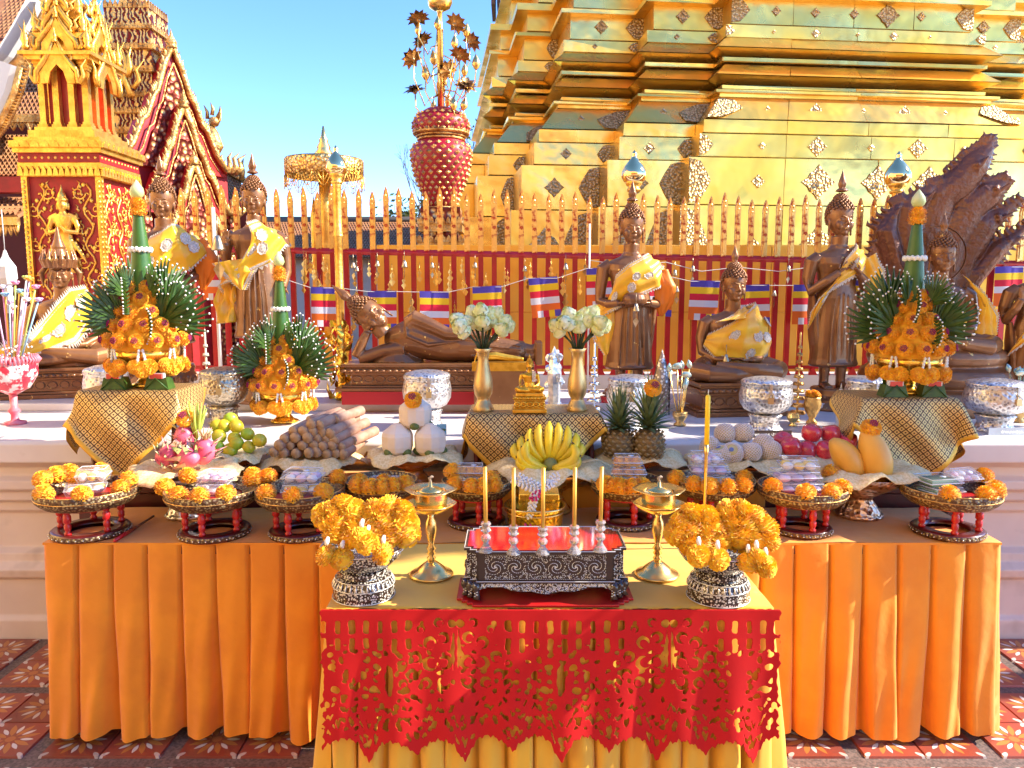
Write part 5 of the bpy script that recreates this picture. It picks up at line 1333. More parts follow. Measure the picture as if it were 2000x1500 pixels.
g.tube([q_(790, 680, -.03), q_(752, 684, -.05), q_(706, 700, -.06), q_(700, 694, -.06), q_(712, 666, -.06), q_(722, 648, -.055)], [.05, .04, .036, .034, .029, .022], 12)   # propping arm
hand(g, q_(722, 646, -.055), (-.25, 0, 1), 1, .15, .024, .06, 1, (.5, .6, .3))
g.tube([q_(800, 632, -.03), q_(812, 622, -.04), q_(845, 636, -.05), q_(875, 650, -.055), q_(915, 652, -.06), q_(950, 656, -.06)], [.045, .05, .042, .036, .03, .022], 12)   # arm along the body
hand(g, q_(948, 656, -.06), (1, 0, -.05), 1, .1, .022, .05, 1, (0, -.3, -1))
g.tube([q_(795, 628, -.06), q_(800, 655, -.085), q_(840, 672, -.088), q_(895, 665, -.086)], [.008, .009, .008, .004], 6)     # robe hem
for k in range(4): g.tube([q_(900, 662+k*10, -.084), q_(960, 664+k*10, -.082), q_(1018, 674+k*7, -.07)], [.003, .004, .003], 5)
for s in (0, 1):
    g.tube([q_(1022, 680+s*14, -.02), q_(1040, 682+s*13, -.02), q_(1048, 676+s*13, -.02)], [.035, .03, .022], 10)
g.box(q_(1052, 688), (.04, .15, .13))
g.loft([(q_(775, 700).x, 0, q_(0, 706).z, .16, .1), (q_(775, 700).x, 0, q_(0, 690).z, .1, .08)], 16)
o = ob('body', g, BRONZE, parent=t); remesh(o, .0048, 2, .4)
hm = hair_mb(0, .012, .041, .08, .088, .1, .041, 300, .0088); hg = MB().join(hm, HX); ob('curled_hair', hg, BRONZE, parent=t)
plinth(t, (1048-682)*rm, .34, (706-758)*rm, 0, 0)
g = MB(); g.box((0, .0, (706-770)*rm), ((1042-680)*rm, .38, 24*rm)); o = ob('red_cloth_base', g, M('crimson_cloth', (.4, .008, .012), .7), parent=t)

# ---------------- small gold Buddha on the centre stand is placed with the stands
ORD = ['first', 'second', 'third', 'fourth', 'fifth', 'sixth', 'seventh', 'eighth', 'ninth', 'tenth', 'eleventh', 'twelfth', 'thirteenth', 'fourteenth', 'fifteenth', 'sixteenth', 'seventeenth', 'eighteenth', 'nineteenth', 'twentieth']
ORD += ['twenty-'+o for o in ORD[:9]]+['thirtieth']
# ================================================================ marigolds
def marigold(seed, r=.037, n=250, purple=False, mat=None, flat=.86):
    rs = random.Random(seed); g = MB(); g.ell((0, 0, 0), (r*.8, r*.8, r*.8*flat), 10)
    ga = PI*(3-5**.5)
    for i in range(n):
        z = 1-2*(i+.5)/n
        if z < -.75: continue
        q = math.sqrt(1-z*z); a = ga*i+rs.uniform(-.2, .2); d = Vector((q*math.cos(a), q*math.sin(a), z))
        t = Vector((-math.sin(a), math.cos(a), 0)); t = (Matrix.Rotation(rs.uniform(-.35, .35), 3, d) @ t); u = t.cross(d)
        w = r*rs.uniform(.09, .13); R1 = r*rs.uniform(.95, 1.05); b = d*r*.66; c = d*R1
        k = u*w*rs.uniform(-.3, .9)
        p = [b-t*w*.5, b+t*w*.5, c+t*w*1.15+k, c+d*r*.03*rs.uniform(-1, 1)+k*1.5, c-t*w*1.15+k]
        g.add([(x.x, x.y, x.z*flat) for x in p], [(0, 1, 2, 3, 4)], 0, True)
    if purple:
        for i in range(26):
            z = 1-.34*(i+.5)/26*1.0; q = math.sqrt(1-z*z)*.55; a = ga*i
            g.ell((r*q*math.cos(a), r*q*math.sin(a), r*flat*(.95+.16*z)), r*.075, 5, 1)
    return g.mesh('marigold_head', [mat or MARI, PURPLE])
MG = [marigold(k) for k in range(3)]; MGP = [marigold(10+k, purple=True) for k in range(2)]
MG_SUN = [marigold(20+k, mat=MARI_SUN) for k in range(3)]
def mg_thing(loc, label, group=None, purple=False, sc=1., rot=None):
    o = ob('marigold', random.choice(MGP if purple else MG), None, loc=loc, sc=sc, rot=rot or (rnd(-.4, .4), rnd(-.4, .4), rnd(0, 6)))
    tag(o, label, 'marigold', group); return o

# ================================================================ red footed trays
TRAYD = M('mosaic_rim', (.42, .34, .17), .4, .35, col2=(.12, .06, .03), vs=95, thr=(.3, .5), bump=1, dist=.004, kind='VORONOI')
MIRR = M('mirror_dot', (.9, .9, .85), .1, 1)
def tray(label, px, py, rb, rd, h=.178, legs=5):
    c = T(px, py, TZ+.006); t = thing('footed_tray', label, 'footed tray', c, rnd(0, 1), 'red footed trays of marigolds')
    g = MB(); g.lathe([(rb*.6, 0), (rb, 0), (rb*1.02, .008), (rb, .02), (rb*.97, .024), (rb*.62, .024), (rb*.6, .012)], 40, cap=False); g.f[-1]
    ob('base_ring', g, RED if False else MAROON, parent=t)
    g = MB(); g.lathe([(rb*1.005, .003), (rb*1.035, .008), (rb*1.012, .0195)], 40, cap=False); br = ob('mosaic_band', g, TRAYD, parent=t)
    g = MB()
    for k in range(34): a = 2*PI*k/34; g.ell((rb*1.03*math.cos(a), rb*1.03*math.sin(a), .0105), (.003, .003, .003), 6)
    ob('mirror_studs', g, MIRR, parent=t, kind='stuff')
    for k in range(legs):
        a = 2*PI*k/legs+.3; g = MB(); hh = h-.088
        g.lathe([(.012, 0), (.013, .008), (.008, .014), (.012, .022), (.0125, hh*.42), (.008, hh*.47), (.014, hh*.55), (.0135, hh*.8), (.009, hh*.85), (.015, hh*.95), (.015, hh)], 12)
        ob('leg', g, RED, parent=t, loc=(rb*.8*math.cos(a), rb*.8*math.sin(a), .024))
    z = h-.055; zl = z-.013
    g = MB(); g.lathe([(rb*.9, zl), (rd*.7, zl+.002), (rd*.86, zl+.014), (rd*.9, z+.02), (rd*.9, z+.026), (rd*.6, z+.024), (.001, z+.024)], 40); ob('dish', g, RED, parent=t)
    g = MB(); g.lathe([(rd*.84, zl+.010), (rd*.95, zl+.026), (rd*.99, z+.022), (rd, z+.048), (rd*.985, z+.055), (rd*.955, z+.055), (rd*.93, z+.036), (rd*.6, z+.028)], 40, cap=False)
    rim = ob('mosaic_rim', g, TRAYD, parent=t)
    for zz, q in ((.055, .985), (.031, .995)):
        g = MB(); g.tube([(rd*q*math.cos(2*PI*k/40), rd*q*math.sin(2*PI*k/40), z+zz) for k in range(40)], .0022, 5, closed=True); ob('rope_edge', g, GILT2, parent=rim)
    return t, c.z+h
PLAS = M('clear_plastic', (.9, .92, .95), .08, alpha=.16, spec=1., coat=1.)
PLAS2 = M('plastic_edge', (.95, .95, 1), .15, alpha=.5, spec=1.)
def plastic_box(loc, rz, w, d, h, label, fill=0, rot=None):
    t = thing('plastic_box', label, 'plastic box', loc, rz)
    if rot: t.rotation_euler = rot
    g = MB()
    def shell(z0, z1, e0, e1): 
        vs = [(sx*(w/2-e), sy*(d/2-e), z) for (z, e) in ((z0, e0), (z1, e1)) for sx, sy in ((-1, -1), (1, -1), (1, 1), (-1, 1))]
        g.add(vs, [(0, 1, 5, 4), (1, 2, 6, 5), (2, 3, 7, 6), (3, 0, 4, 7), (4, 5, 6, 7) if z1 > h*.6 else (3, 2, 1, 0)])
    shell(0, h*.5, .008, 0); shell(h*.52, h, .0, .008); ob('clear_shell', g, PLAS, parent=t)
    g = MB(); P_ = [(sx*w/2, sy*d/2, h*.5) for sx, sy in ((-1, -1), (1, -1), (1, 1), (-1, 1))]; g.tube(P_, .0022, 4, closed=True)
    P_ = [(sx*(w/2-.008), sy*(d/2-.008), h) for sx, sy in ((-1, -1), (1, -1), (1, 1), (-1, 1))]; g.tube(P_, .0016, 4, closed=True); ob('rim', g, PLAS2, parent=t)
    cols = [(.8, .74, .72), (.75, .5, .62), (.45, .32, .5), (.82, .8, .74), (.9, .62, .12), (.1, .25, .08)]
    n = 6 if fill != 5 else 1
    if fill == 9:
        for k in range(3): ob('marigold_head', MG[k], None, parent=t, loc=(-w*.28+w*.28*k, 0, h*.45), sc=.7)
    elif fill == 5: ob('green_sweet', MB().box((0, 0, h*.4), (w*.8, d*.8, h*.6)), M('green_sweet', (.05, .16, .06), .4), parent=t)
    else:
        for k in range(6):
            c = cols[(fill+k % 2) % 5]; g = MB(); g.ell((0, 0, 0), (w*.15, d*.2, h*.34), 10)
            ob('sweet', g, M('sweet_%d' % ((fill+k % 2) % 5), c, .6), parent=t, loc=(-w*.3+w*.3*(k % 3), (-.22 if k < 3 else .22)*d, h*.38))
    g = MB(); g.lathe([(.011, 0), (.011, .0006)], 16, 0, (w*.12, -d*.1, h+.0008)); ob('round_sticker', g, M('sticker', (.8, .8, .85), .5), parent=t)
    return t
TD = [  # name, px, py (base centre), base r, dish r, marigolds, boxes (px, py, dz, w, d, h, rz, fill)
    ('leftmost red tray', 178, 1040, .135, .182, [(84, 948), (105, 937), (130, 930), (114, 960), (165, 960), (198, 930), (208, 952), (240, 948), (150, 944)], [(168, 948, .0, .14, .1, .045, .4, 3), (182, 930, .045, .11, .08, .05, .2, 3)]),
    ('second red tray from the left', 420, 1042, .128, .172, [(321, 953), (368, 941), (358, 965), (397, 965), (438, 964), (471, 949), (495, 940)], [(420, 945, 0, .13, .1, .045, .1, 2), (425, 925, .045, .12, .09, .04, -.2, 1)]),
    ('third red tray from the left', 590, 1042, .118, .165, [(530, 962), (575, 966), (632, 963), (524, 942), (648, 945)], [(590, 945, 0, .15, .1, .045, .2, 3), (592, 920, .045, .14, .1, .045, -.1, 0)]),
    ('fourth red tray from the left', 746, 1022, .105, .142, [(685, 955), (702, 942), (716, 958), (750, 943), (751, 970), (785, 962), (800, 948)], [(752, 940, 0, .12, .08, .03, .0, 1)]),
    ('fifth red tray from the left', 932, 1022, .112, .138, [(884, 932), (881, 951), (914, 962), (946, 958), (960, 937), (980, 957)], [(920, 938, 0, .13, .09, .03, .1, 4), (918, 918, .03, .11, .08, .05, 0, 9)]),
    ('fourth red tray from the right', 1222, 1022, .115, .14, [(1196, 953), (1199, 972), (1241, 962), (1180, 948), (1262, 955)], [(1228, 950, 0, .14, .09, .035, .1, 1), (1228, 935, .035, .14, .09, .035, -.1, 9), (1226, 915, .07, .11, .08, .045, 0, 9)]),
    ('third red tray from the right', 1393, 1020, .115, .158, [(1321, 935), (1356, 947), (1384, 957), (1428, 957), (1454, 935), (1454, 951)], [(1388, 946, 0, .17, .11, .04, .1, 3), (1384, 928, .04, .15, .1, .04, -.05, 1), (1378, 900, .08, .12, .08, .045, .1, 0)]),
    ('second red tray from the right', 1563, 1036, .112, .165, [(1524, 950), (1571, 956), (1610, 958), (1624, 934), (1638, 953)], [(1560, 945, 0, .17, .11, .04, .0, 2), (1552, 922, .04, .17, .11, .04, .1, 1), (1560, 900, .08, .14, .09, .045, -.1, 3)]),
    ('rightmost red tray', 1850, 1040, .125, .172, [(1855, 961), (1902, 961), (1933, 955), (1925, 940), (1944, 963)], [(1832, 945, 0, .14, .12, .03, .3, 5), (1830, 925, .032, .14, .12, .03, .2, 5), (1888, 935, .05, .1, .08, .03, .1, 0)])]
for ti, (nm, px, py, rb, rd, ms, bs_) in enumerate(TD):
    t, zr = tray('%s with carved mosaic rim and turned legs, holding marigolds' % nm, px, py, rb, rd)
    c = t.location
    ms = sorted(ms)
    for k, (x, y) in enumerate(ms):
        p = T(x, y, zr+.004); d = Vector((p.x-c.x, p.y-c.y)); 
        if d.length > rd*1.0: d = d.normalized()*rd*1.0
        if d.length < rd*.8 and y > 944: d = d.normalized()*rd*.84
        mg_thing((c.x+d.x, c.y+d.y, zr+.008+(.02 if d.y > 0 else 0)), '%s orange marigold head from the left on the %s' % (ORD[k], nm), 'marigolds on the '+nm)
    for k, (x, y, dz, w, d_, h_, rz, fl) in enumerate(bs_):
        zb = zr-.03+dz*1.02; p = Vector((c.x+(x-px)*.0019, c.y+.02+.01*k, zb))
        lv = ['lowest', 'middle', 'topmost'][k if len(bs_) == 3 else (k*2)] if len(bs_) > 1 else 'single'
        plastic_box(p, rz, w, d_, h_, '%s clear plastic box of sweets on the %s' % (lv, nm), fl, rot=(R(14), R(-4), rz) if (ti == 8 and k == 2) else None)
# lighter lying on the saffron cloth
p0, p1 = T(224, 1056, TZ+.012), T(300, 1008, TZ+.012); L_ = (p1-p0).length
t = thing('gas_lighter', 'long red handled gas lighter lying on the saffron cloth beside the leftmost tray', 'lighter', p0, math.atan2(p1.y-p0.y, p1.x-p0.x))
ob('handle', MB().tube([(0, 0, 0), (L_*.5, 0, 0)], .007, 8), RED, parent=t); ob('barrel', MB().tube([(L_*.5, 0, 0), (L_, 0, 0)], .0045, 8), M('brown_plastic', (.25, .1, .04), .4), parent=t)

# ================================================================ brocade stands
def brocade_mat():
    m = bpy.data.materials.new('gold_brocade'); m.use_nodes = True; n = m.node_tree.nodes; l = m.node_tree.links; b = n['Principled BSDF']
    at = n.new('ShaderNodeAttribute'); at.attribute_name = 'flat'; sep = n.new('ShaderNodeSeparateXYZ'); l.new(at.outputs['Vector'], sep.inputs[0])
    def mth(op, a, b_=None):
        k = n.new('ShaderNodeMath'); k.operation = op
        for i, x in enumerate((a, b_)):
            if x is None: continue
            if isinstance(x, (int, float)): k.inputs[i].default_value = x
            else: l.new(x, k.inputs[i])
        return k.outputs[0]
    N = 1/.021
    fx = mth('ABSOLUTE', mth('SUBTRACT', mth('FRACT', mth('MULTIPLY', sep.outputs[0], N)), .5)); fy = mth('ABSOLUTE', mth('SUBTRACT', mth('FRACT', mth('MULTIPLY', sep.outputs[1], N)), .5))
    mx = mth('MAXIMUM', fx, fy); line = mth('GREATER_THAN', mx, .4); dot = mth('LESS_THAN', mth('ADD', fx, fy), .2)
    ln = mth('MAXIMUM', line, dot); brd = mth('GREATER_THAN', sep.outputs[2], .5)
    ln = mth('MULTIPLY', ln, mth('SUBTRACT', 1, brd))
    x = n.new('ShaderNodeMix'); x.data_type = 'RGBA'; l.new(ln, x.inputs[0]); x.inputs[6].default_value = (.72, .48, .17, 1); x.inputs[7].default_value = (.07, .02, .008, 1)
    x2 = n.new('ShaderNodeMix'); x2.data_type = 'RGBA'; l.new(brd, x2.inputs[0]); l.new(x.outputs[2], x2.inputs[6]); x2.inputs[7].default_value = (.75, .42, .05, 1)
    l.new(x2.outputs[2], b.inputs[0]); b.inputs['Roughness'].default_value = .42; b.inputs['Metallic'].default_value = .5
    nz = n.new('ShaderNodeTexNoise'); nz.inputs['Scale'].default_value = 700; bp = n.new('ShaderNodeBump'); bp.inputs['Strength'].default_value = .5; bp.inputs['Distance'].default_value = .001
    l.new(nz.outputs[0], bp.inputs['Height']); l.new(bp.outputs[0], b.inputs['Normal']); return m
BROC = brocade_mat()
def brocade(parent_label, px, py, Y, z0, w, d, side, rot=PI/4, asp=1., off=(0, 0), seed=0, label=''):
    c = W(px, py, Y); ztop = c.z; t = thing('low_stand', parent_label, 'stand', (c.x, Y, z0)); h = ztop-z0
    ob('tabletop', MB().box((0, 0, h-.014), (2*w-.01, 2*d-.01, .02)), MAROON, parent=t)
    for sx in (-1, 1):
        for sy in (-1, 1):
            g = MB(); hh = h-.024; g.lathe([(.013, 0), (.016, .02), (.01, .04), (.014, hh*.5), (.01, hh*.6), (.016, hh*.85), (.017, hh)], 10); ob('leg', g, MAROON, parent=t, loc=(sx*(w-.03), sy*(d-.03), 0))
    g = MB(); N = 56; cr, sr = math.cos(rot), math.sin(rot); att = []
    hs = side/2
    def P(u, v):
        a, b_ = (u-.5)*side, (v-.5)*side*asp
        x, y = a*cr-b_*sr+off[0], a*sr+b_*cr+off[1]
        brd = 1. if (abs(a) > hs-.022 or abs(b_) > hs*asp-.022) else 0.
        att.append((a, b_, brd))
        ex, ey = max(abs(x)-w, 0), max(abs(y)-d, 0); o = math.hypot(ex, ey)
        xx = math.copysign(min(abs(x), w), x); yy = math.copysign(min(abs(y), d), y)
        if o > 0:
            fl = .10*o+.018*(1-math.exp(-o*30))+.022*math.sin(x*24+y*17+seed)*min(1, o*6)
            nx, ny = (ex/o)*math.copysign(1, x), (ey/o)*math.copysign(1, y)
            xx += nx*fl + (x-xx)*.30*(ey > 0)*(1 if ey > ex else .0); yy += ny*fl + .015*math.sin(x*19+seed)*min(1, o*5)
        return (xx, yy, h+.004-o*.985 if o > 0 else h+.004)
    g.grid(P, N, N)
    me = g.mesh('brocade_cloth', BROC); at = me.attributes.new('flat', 'FLOAT_VECTOR', 'POINT'); at.data.foreach_set('vector', [q for a in att for q in a])
    o = ob('brocade_cloth', me, None, loc=(c.x, Y, z0)); solid(o, .0025); tag(o, label, 'cloth')
    return t, ztop+.006
_, zL = brocade('small maroon stand at left under a gold brocade cloth, carrying a banana leaf arrangement', 277, 757, 3.33, BZ, .205, .13, .66, label='gold brocade cloth hanging in a point from the left stand', off=(-.03, -.05), seed=1)
_, zC = brocade('small maroon stand in the middle carrying two brass vases and the small golden Buddha', 1042, 800, 3.33, BZ, .275, .13, .72, label='brown and gold chequered brocade cloth on the middle stand behind the bananas', off=(-.02, -.02), seed=3)
_, zR = brocade('small maroon stand at right under a gold brocade cloth, carrying a banana leaf arrangement', 1748, 771, 3.33, BZ, .2, .13, .68, label='gold brocade cloth hanging in a point from the right stand', off=(.03, -.05), seed=5)

# ================================================================ banana leaf arrangements
JAS = M('jasmine_bead', (.85, .86, .8), .45)
BUDG = M('green_lotus_bud', (.5, .62, .25), .5, col2=(.68, .74, .4), vs=9)
def leaf_fan(n, L, e0, e1, seed):
    rs = random.Random(seed); g = MB(); b = MB()
    for k in range(n):
        t = k/(n-1); el = R(e0+(e1-e0)*t); ln = L*(.8+.35*math.sin(PI*t))*rs.uniform(.94, 1.05)
        root = Vector((.035*math.cos(el)+.02*t, 0, .05*t-.02)); d = Vector((math.cos(el), rs.uniform(-.1, .1), math.sin(el))).normalized()
        m = root+d*ln*.5+Vector((0, 0, .006)); q = root+d*ln
        g.tube([root, m, q], [(.006, .014), (.007, .0135), (.0012, .002)], 5, sm=False); b.ell(q, (.0052, .0052, .0052), 6)
        if k % 3 == 0: b.ell(root+d*ln*.66+Vector((0, -.012, 0)), (.0045, .0045, .0045), 6)
    return g.mesh('leaf_fan', LEAFG), b.mesh('jasmine_tips', JAS)
FANS = [leaf_fan(15, .17, -12, 100, 1), leaf_fan(13, .145, 5, 115, 2)]
def leaf_wing():
    g = MB(); b = MB(); pts = [Vector((.0, 0, .0)), Vector((.03, 0, .04)), Vector((.045, 0, .1)), Vector((.035, 0, .16)), Vector((.0, 0, .2))]
    for i in range(4):
        for q in range(3):
            p = pts[i].lerp(pts[i+1], q/3); t = (i*3+q)/12; w = .05*math.sin(PI*t)+.01
            g.tube([p, p+Vector((-w*.6, .015, -w*.4)), p+Vector((-w, .03, -w*.2))], [.007, .007, .003], 5, sm=False); b.ell(p+Vector((.004, -.004, 0)), .0052, 6)
    return g.mesh('leaf_wing', LEAFG), b.mesh('jasmine_row', JAS)
WING = leaf_wing()
CONEM = M('leaf_cone', (.025, .09, .01), .4, col2=(.045, .14, .015), vs=7, coat=.1)
def baisri(label, loc, H, rz, fans=True, mgm=None, tilt=0):
    t = thing('flower_offering', label, 'flower offering', loc, rz); S = H/.88
    t.scale = (S, S, S); t.rotation_euler = (0, tilt, rz)
    g = MB(); g.lathe([(.07, 0), (.075, .01), (.05, .02), (.035, .04), (.04, .06), (.06, .075), (.11, .1), (.135, .14), (.14, .165), (.132, .165), (.1, .13), (.01, .12)], 28); ob('gilt_bowl', g, GOLDP, parent=t)
    g = MB(); g.lathe([(.055, .30), (.05, .45), (.035, .62), (.02, .76), (.012, .80)], 24)
    for k in range(9): z = .34+.05*k; r = .055-(z-.3)*.084; g.tube([(r*1.0*math.cos(a), r*1.0*math.sin(a), z+.02*a/(2*PI)) for a in [2*PI*q/20 for q in range(21)]], .0015, 4)
    ob('leaf_cone', g, CONEM, parent=t)
    g = MB(); ob('core', g.lathe([(.14, .16), (.13, .26), (.08, .34), (.04, .44)], 20), MARI, parent=t)
    col = MB()
    for k in range(26): a = 2*PI*k/26; col.ell((.043*math.cos(a), .043*math.sin(a), .602+.004*(k % 2)), (.009, .009, .012), 6)
    ob('jasmine_collar', col, PEARL, parent=t)
    ob('marigold_head', MG[0], None, parent=t, loc=(0, 0, .80), sc=1.0); ob('marigold_head', MG[1], None, parent=t, loc=(0, 0, .775), sc=1.05)
    g = MB(); g.lathe([(.012, .825), (.024, .835), (.03, .85), (.026, .87), (.012, .89), (.001, .905)], 14); ob('lotus_bud', g, BUDG, parent=t)
    rs = random.Random(int(loc[0]*100))
    def head(r, a, z, tiltr, m=None): 
        p = Vector((r*math.cos(a), r*math.sin(a), z)); d = Vector((math.cos(a), math.sin(a), tiltr)).normalized()
        o = ob('marigold_head', m or rs.choice(MGP), None, parent=t, loc=p, rot=d.to_track_quat('Z', 'Y').to_euler(), sc=rs.uniform(.86, .98))
    for (r, n, z, tl, ph) in ((.158, 13, .212, .15, 0), (.128, 11, .278, .3, .2), (.1, 8, .335, .35, .5), (.072, 6, .392, .4, .1), (.05, 4, .44, .6, .6)):
        for k in range(n): head(r, 2*PI*k/n+ph-PI/2, z, tl)
    for k in range(5):     # hanging tassels
        a = -PI/2+(k-2)*.85+.1; 
        for q in (-1, 0, 1): head(.15, a+q*.19, .088+.012*abs(q), .0, MG[1] if q else MG[2])
        g = MB()
        for q in (-1, 1):
            for s_ in range(5): g.ell((.155*math.cos(a+q*.05+q*.015*s_), .155*math.sin(a+q*.05+q*.015*s_), .17-.013*s_), (.0065, .0065, .009), 6)
        ob('jasmine_string', g, PEARL, parent=t)
    if fans:
        for (a, z, k, sc_) in ((0, .27, 0, 1.), (PI, .27, 0, 1.), (.35, .37, 1, .95), (PI-.35, .37, 1, .95), (-.55, .30, 0, .9), (PI+.55, .30, 0, .9), (.9, .40, 1, 1.), (PI-.9, .4, 1, 1.), (-.95, .42, 1, .7), (PI+.95, .42, 1, .7), (1.4, .33, 0, 1)):
            f = ob('leaf_fan', FANS[k][0], None, parent=t, loc=(.075*math.cos(a), .075*math.sin(a), z), rz=a, sc=sc_)
            ob('jasmine_tips', FANS[k][1], None, parent=f, kind='stuff')
        for (a, z) in ((-PI/2+.28, .2), (-PI/2-.3, .33)):
            f = ob('leaf_wing', WING[0], None, parent=t, loc=(.15*math.cos(a), .15*math.sin(a), z), rz=a+.6, sc=.8); ob('jasmine_row', WING[1], None, parent=f, kind='stuff')
    return t
cL = W(288, 752, 3.33); cR = W(1772, 766, 3.33)
hL = ZA(362, 3.33)-zL; hR = ZA(380, 3.33)-zR
baisri('large banana leaf and marigold offering on the left brocade stand, tip leaning left', (cL.x, 3.34, zL), hL, .2, tilt=0)
baisri('large banana leaf and marigold offering on the right brocade stand before the naga hood', (cR.x, 3.34, zR), hR, -.1)
c2 = T(556, 824, LZ); h2 = ZA(500, c2.y)-LZ
baisri('smaller banana leaf and marigold offering standing directly on the white ledge, left of centre', (c2.x, c2.y, LZ), h2, .05)
# leaf cups
def leaf_cup(px, py, z, label):
    c = W(px, py, 3.25); t = thing('leaf_cup', label, 'leaf cup', (c.x, 3.25, z), rnd(-.1, .1), 'folded banana leaf cups on the brocade stands')
    g = MB(); g.frustum(0, .05, .052, .035, .04, .028); g.tube([(-.052, -.036, 0), (0, -.04, .05), (.052, -.036, 0)], .003, 4); ob('folded_leaf', g, LEAFG, parent=t)
    ob('red_label', MB().box((0, -.033, .056), (.05, .004, .02)), M('label_red', (.7, .08, .05), .5), parent=t)
    ob('white_candle', MB().box((0, -.02, .058), (.062, .02, .022)), PEARL, parent=t)
    for k in range(4): ob('leaf_strip', MB().box((-.03+.014*k, .02, .072), (.011, .008, .06)), LEAFG, parent=t)
leaf_cup(228, 752, zL, 'left one of two banana leaf cups on the left brocade stand'); leaf_cup(312, 752, zL, 'right one of two banana leaf cups on the left brocade stand')
leaf_cup(1743, 768, zR, 'left one of two banana leaf cups on the right brocade stand'); leaf_cup(1818, 768, zR, 'right one of two banana leaf cups on the right brocade stand')

# ================================================================ vases of folded lotus on the centre stand
LOTG = M('pale_green_petal', (.66, .74, .3), .45, col2=(.9, .88, .6), vs=22, thr=(.35, .65), sss=.1)
def folded_lotus(seed):
    rs = random.Random(seed); g = MB(); g.ell((0, 0, .03), (.022, .022, .026), 10)
    for lay, (rr, hh, n) in enumerate(((.016, .062, 5), (.024, .058, 6), (.031, .05, 6), (.036, .038, 6))):
        for k in range(n):
            a = 2*PI*(k+.5*lay)/n+rs.uniform(-.2, .2); ca, sa = math.cos(a), math.sin(a); w = rr*PI/n*1.25
            vs = []
            for (q, zz, ww) in ((.35, 0, .5), (.95, hh*.35, 1.), (1.08, hh*.75, .9), (.75, hh*1.05, .45)):
                for s_ in (-1, 0, 1): vs.append((rr*q*ca*(1-.12*abs(s_))-s_*w*ww*sa, rr*q*sa*(1-.12*abs(s_))+s_*w*ww*ca, zz))
            g.add(vs, [(r*3+c, r*3+c+1, r*3+c+4, r*3+c+3) for r in range(3) for c in range(2)], 0, True)
    return g.mesh('folded_lotus', LOTG)
FL = [folded_lotus(k) for k in range(3)]
VASEM = M('antique_brass', (.62, .44, .2), .36, .9, col2=(.42, .28, .11), vs=5, thr=(.35, .7), rough2=.48)
for (px, which) in ((944, 'left'), (1127, 'right')):
    c = W(px, 797, 3.27); t = thing('brass_vase', '%s brass vase on the middle stand, filled with folded pale green lotus flowers' % which, 'vase', (c.x, 3.27, zC)); m_ = MP(3.27)
    vh = ZA(680, 3.27)-zC
    pr = [(20, 0), (21, .03), (18, .08), (13, .17), (12, .19), (17, .27), (19, .38), (18, .5), (13, .68), (10.5, .82), (12, .93), (18, .995), (17, 1.0), (10, .93)]
    ob('vase_body', MB().lathe([(a*m_, b_*vh) for a, b_ in pr], 32, cap=False), VASEM, parent=t)
    rs = random.Random(px); sp = [(-.075, .06), (-.052, .075), (-.03, .105), (-.005, .12), (.02, .105), (.045, .11), (.07, .075), (.085, .055), (-.06, .03), (.0, .075), (.03, .07), (-.03, .06), (.062, .04), (-.085, .085), (.0, .045)]
    st = MB()
    for k, (x, z) in enumerate(sp):
        if which == 'right' and k in (13, 3): continue
        y = rs.uniform(-.05, .03); p = Vector((x*1.05, y, vh+.03+z*.9)); st.tube([(x*.08, 0, vh-.03), (x*.35, y*.3, vh+.02), p], .004, 5)
        d = Vector((x*1.3, y-.03, .08)).normalized(); ob('lotus_flower', FL[k % 3], None, parent=t, loc=p, rot=d.to_track_quat('Z', 'Y').to_euler(), sc=rs.uniform(.82, .98))
    ob('stems', st, M('dark_stem', (.03, .05, .015), .5), parent=t)
GB = M('golden_statue', (.85, .5, .06), .32, .75, col2=(.7, .36, .03), vs=30)
cB = W(1034, 800, 3.24); sz = ZA(765, 3.24)
t, S = seated('small_buddha', 'small golden seated Buddha on a stepped base between the two brass vases', 0, 0, 0, 0, 0, 0, 0, mat=GB, hand_pose='touch', loc=(cB.x, 3.24, sz), H=ZA(690, 3.24)-sz, vox=.0022)
plinth(t, .145, .1, zC-sz, 0, mat=GB, steps=((0, .2, 1.0), (.2, .3, .9), (.3, .55, .82), (.55, .65, .9), (.65, .8, .95), (.8, 1, .8)))
ob('white_shoulder_cloth', MB().box((.018, -.021, .068), (.014, .004, .045)), LACEW, parent=t)
# tiny gold reclining figure in front of the big one
c = W(968, 708, 4.1); tt = thing('small_reclining_buddha', 'small gilt reclining figure on its own plinth in front of the large reclining Buddha', 'buddha statue', (c.x, 4.1, c.z))
g = MB(); g.tube([(-.06, 0, .03), (0, 0, .035), (.06, 0, .025), (.15, 0, .018)], [.02, .024, .02, .01], 10); g.ell((-.09, 0, .045), .017, 10); g.tube([(-.1, 0, .04), (-.115, 0, .0), (-.06, 0, .01)], [.007, .008, .008], 6); ob('figure', remesh(ob('reclining_figure', g, GB, parent=tt), .004, 1).data, None, parent=tt) if False else remesh(ob('reclining_figure', g, GB, parent=tt), .004, 1)
ob('plinth', MB().box((.02, 0, -.02), (.29, .08, .045)), GB, parent=tt)
g = MB(); hh = c.z-.045-LZ-.044; ob('support', MB().box((.02, 0, -.0425-hh/2), (.27, .07, hh)), BRONZE, parent=tt)

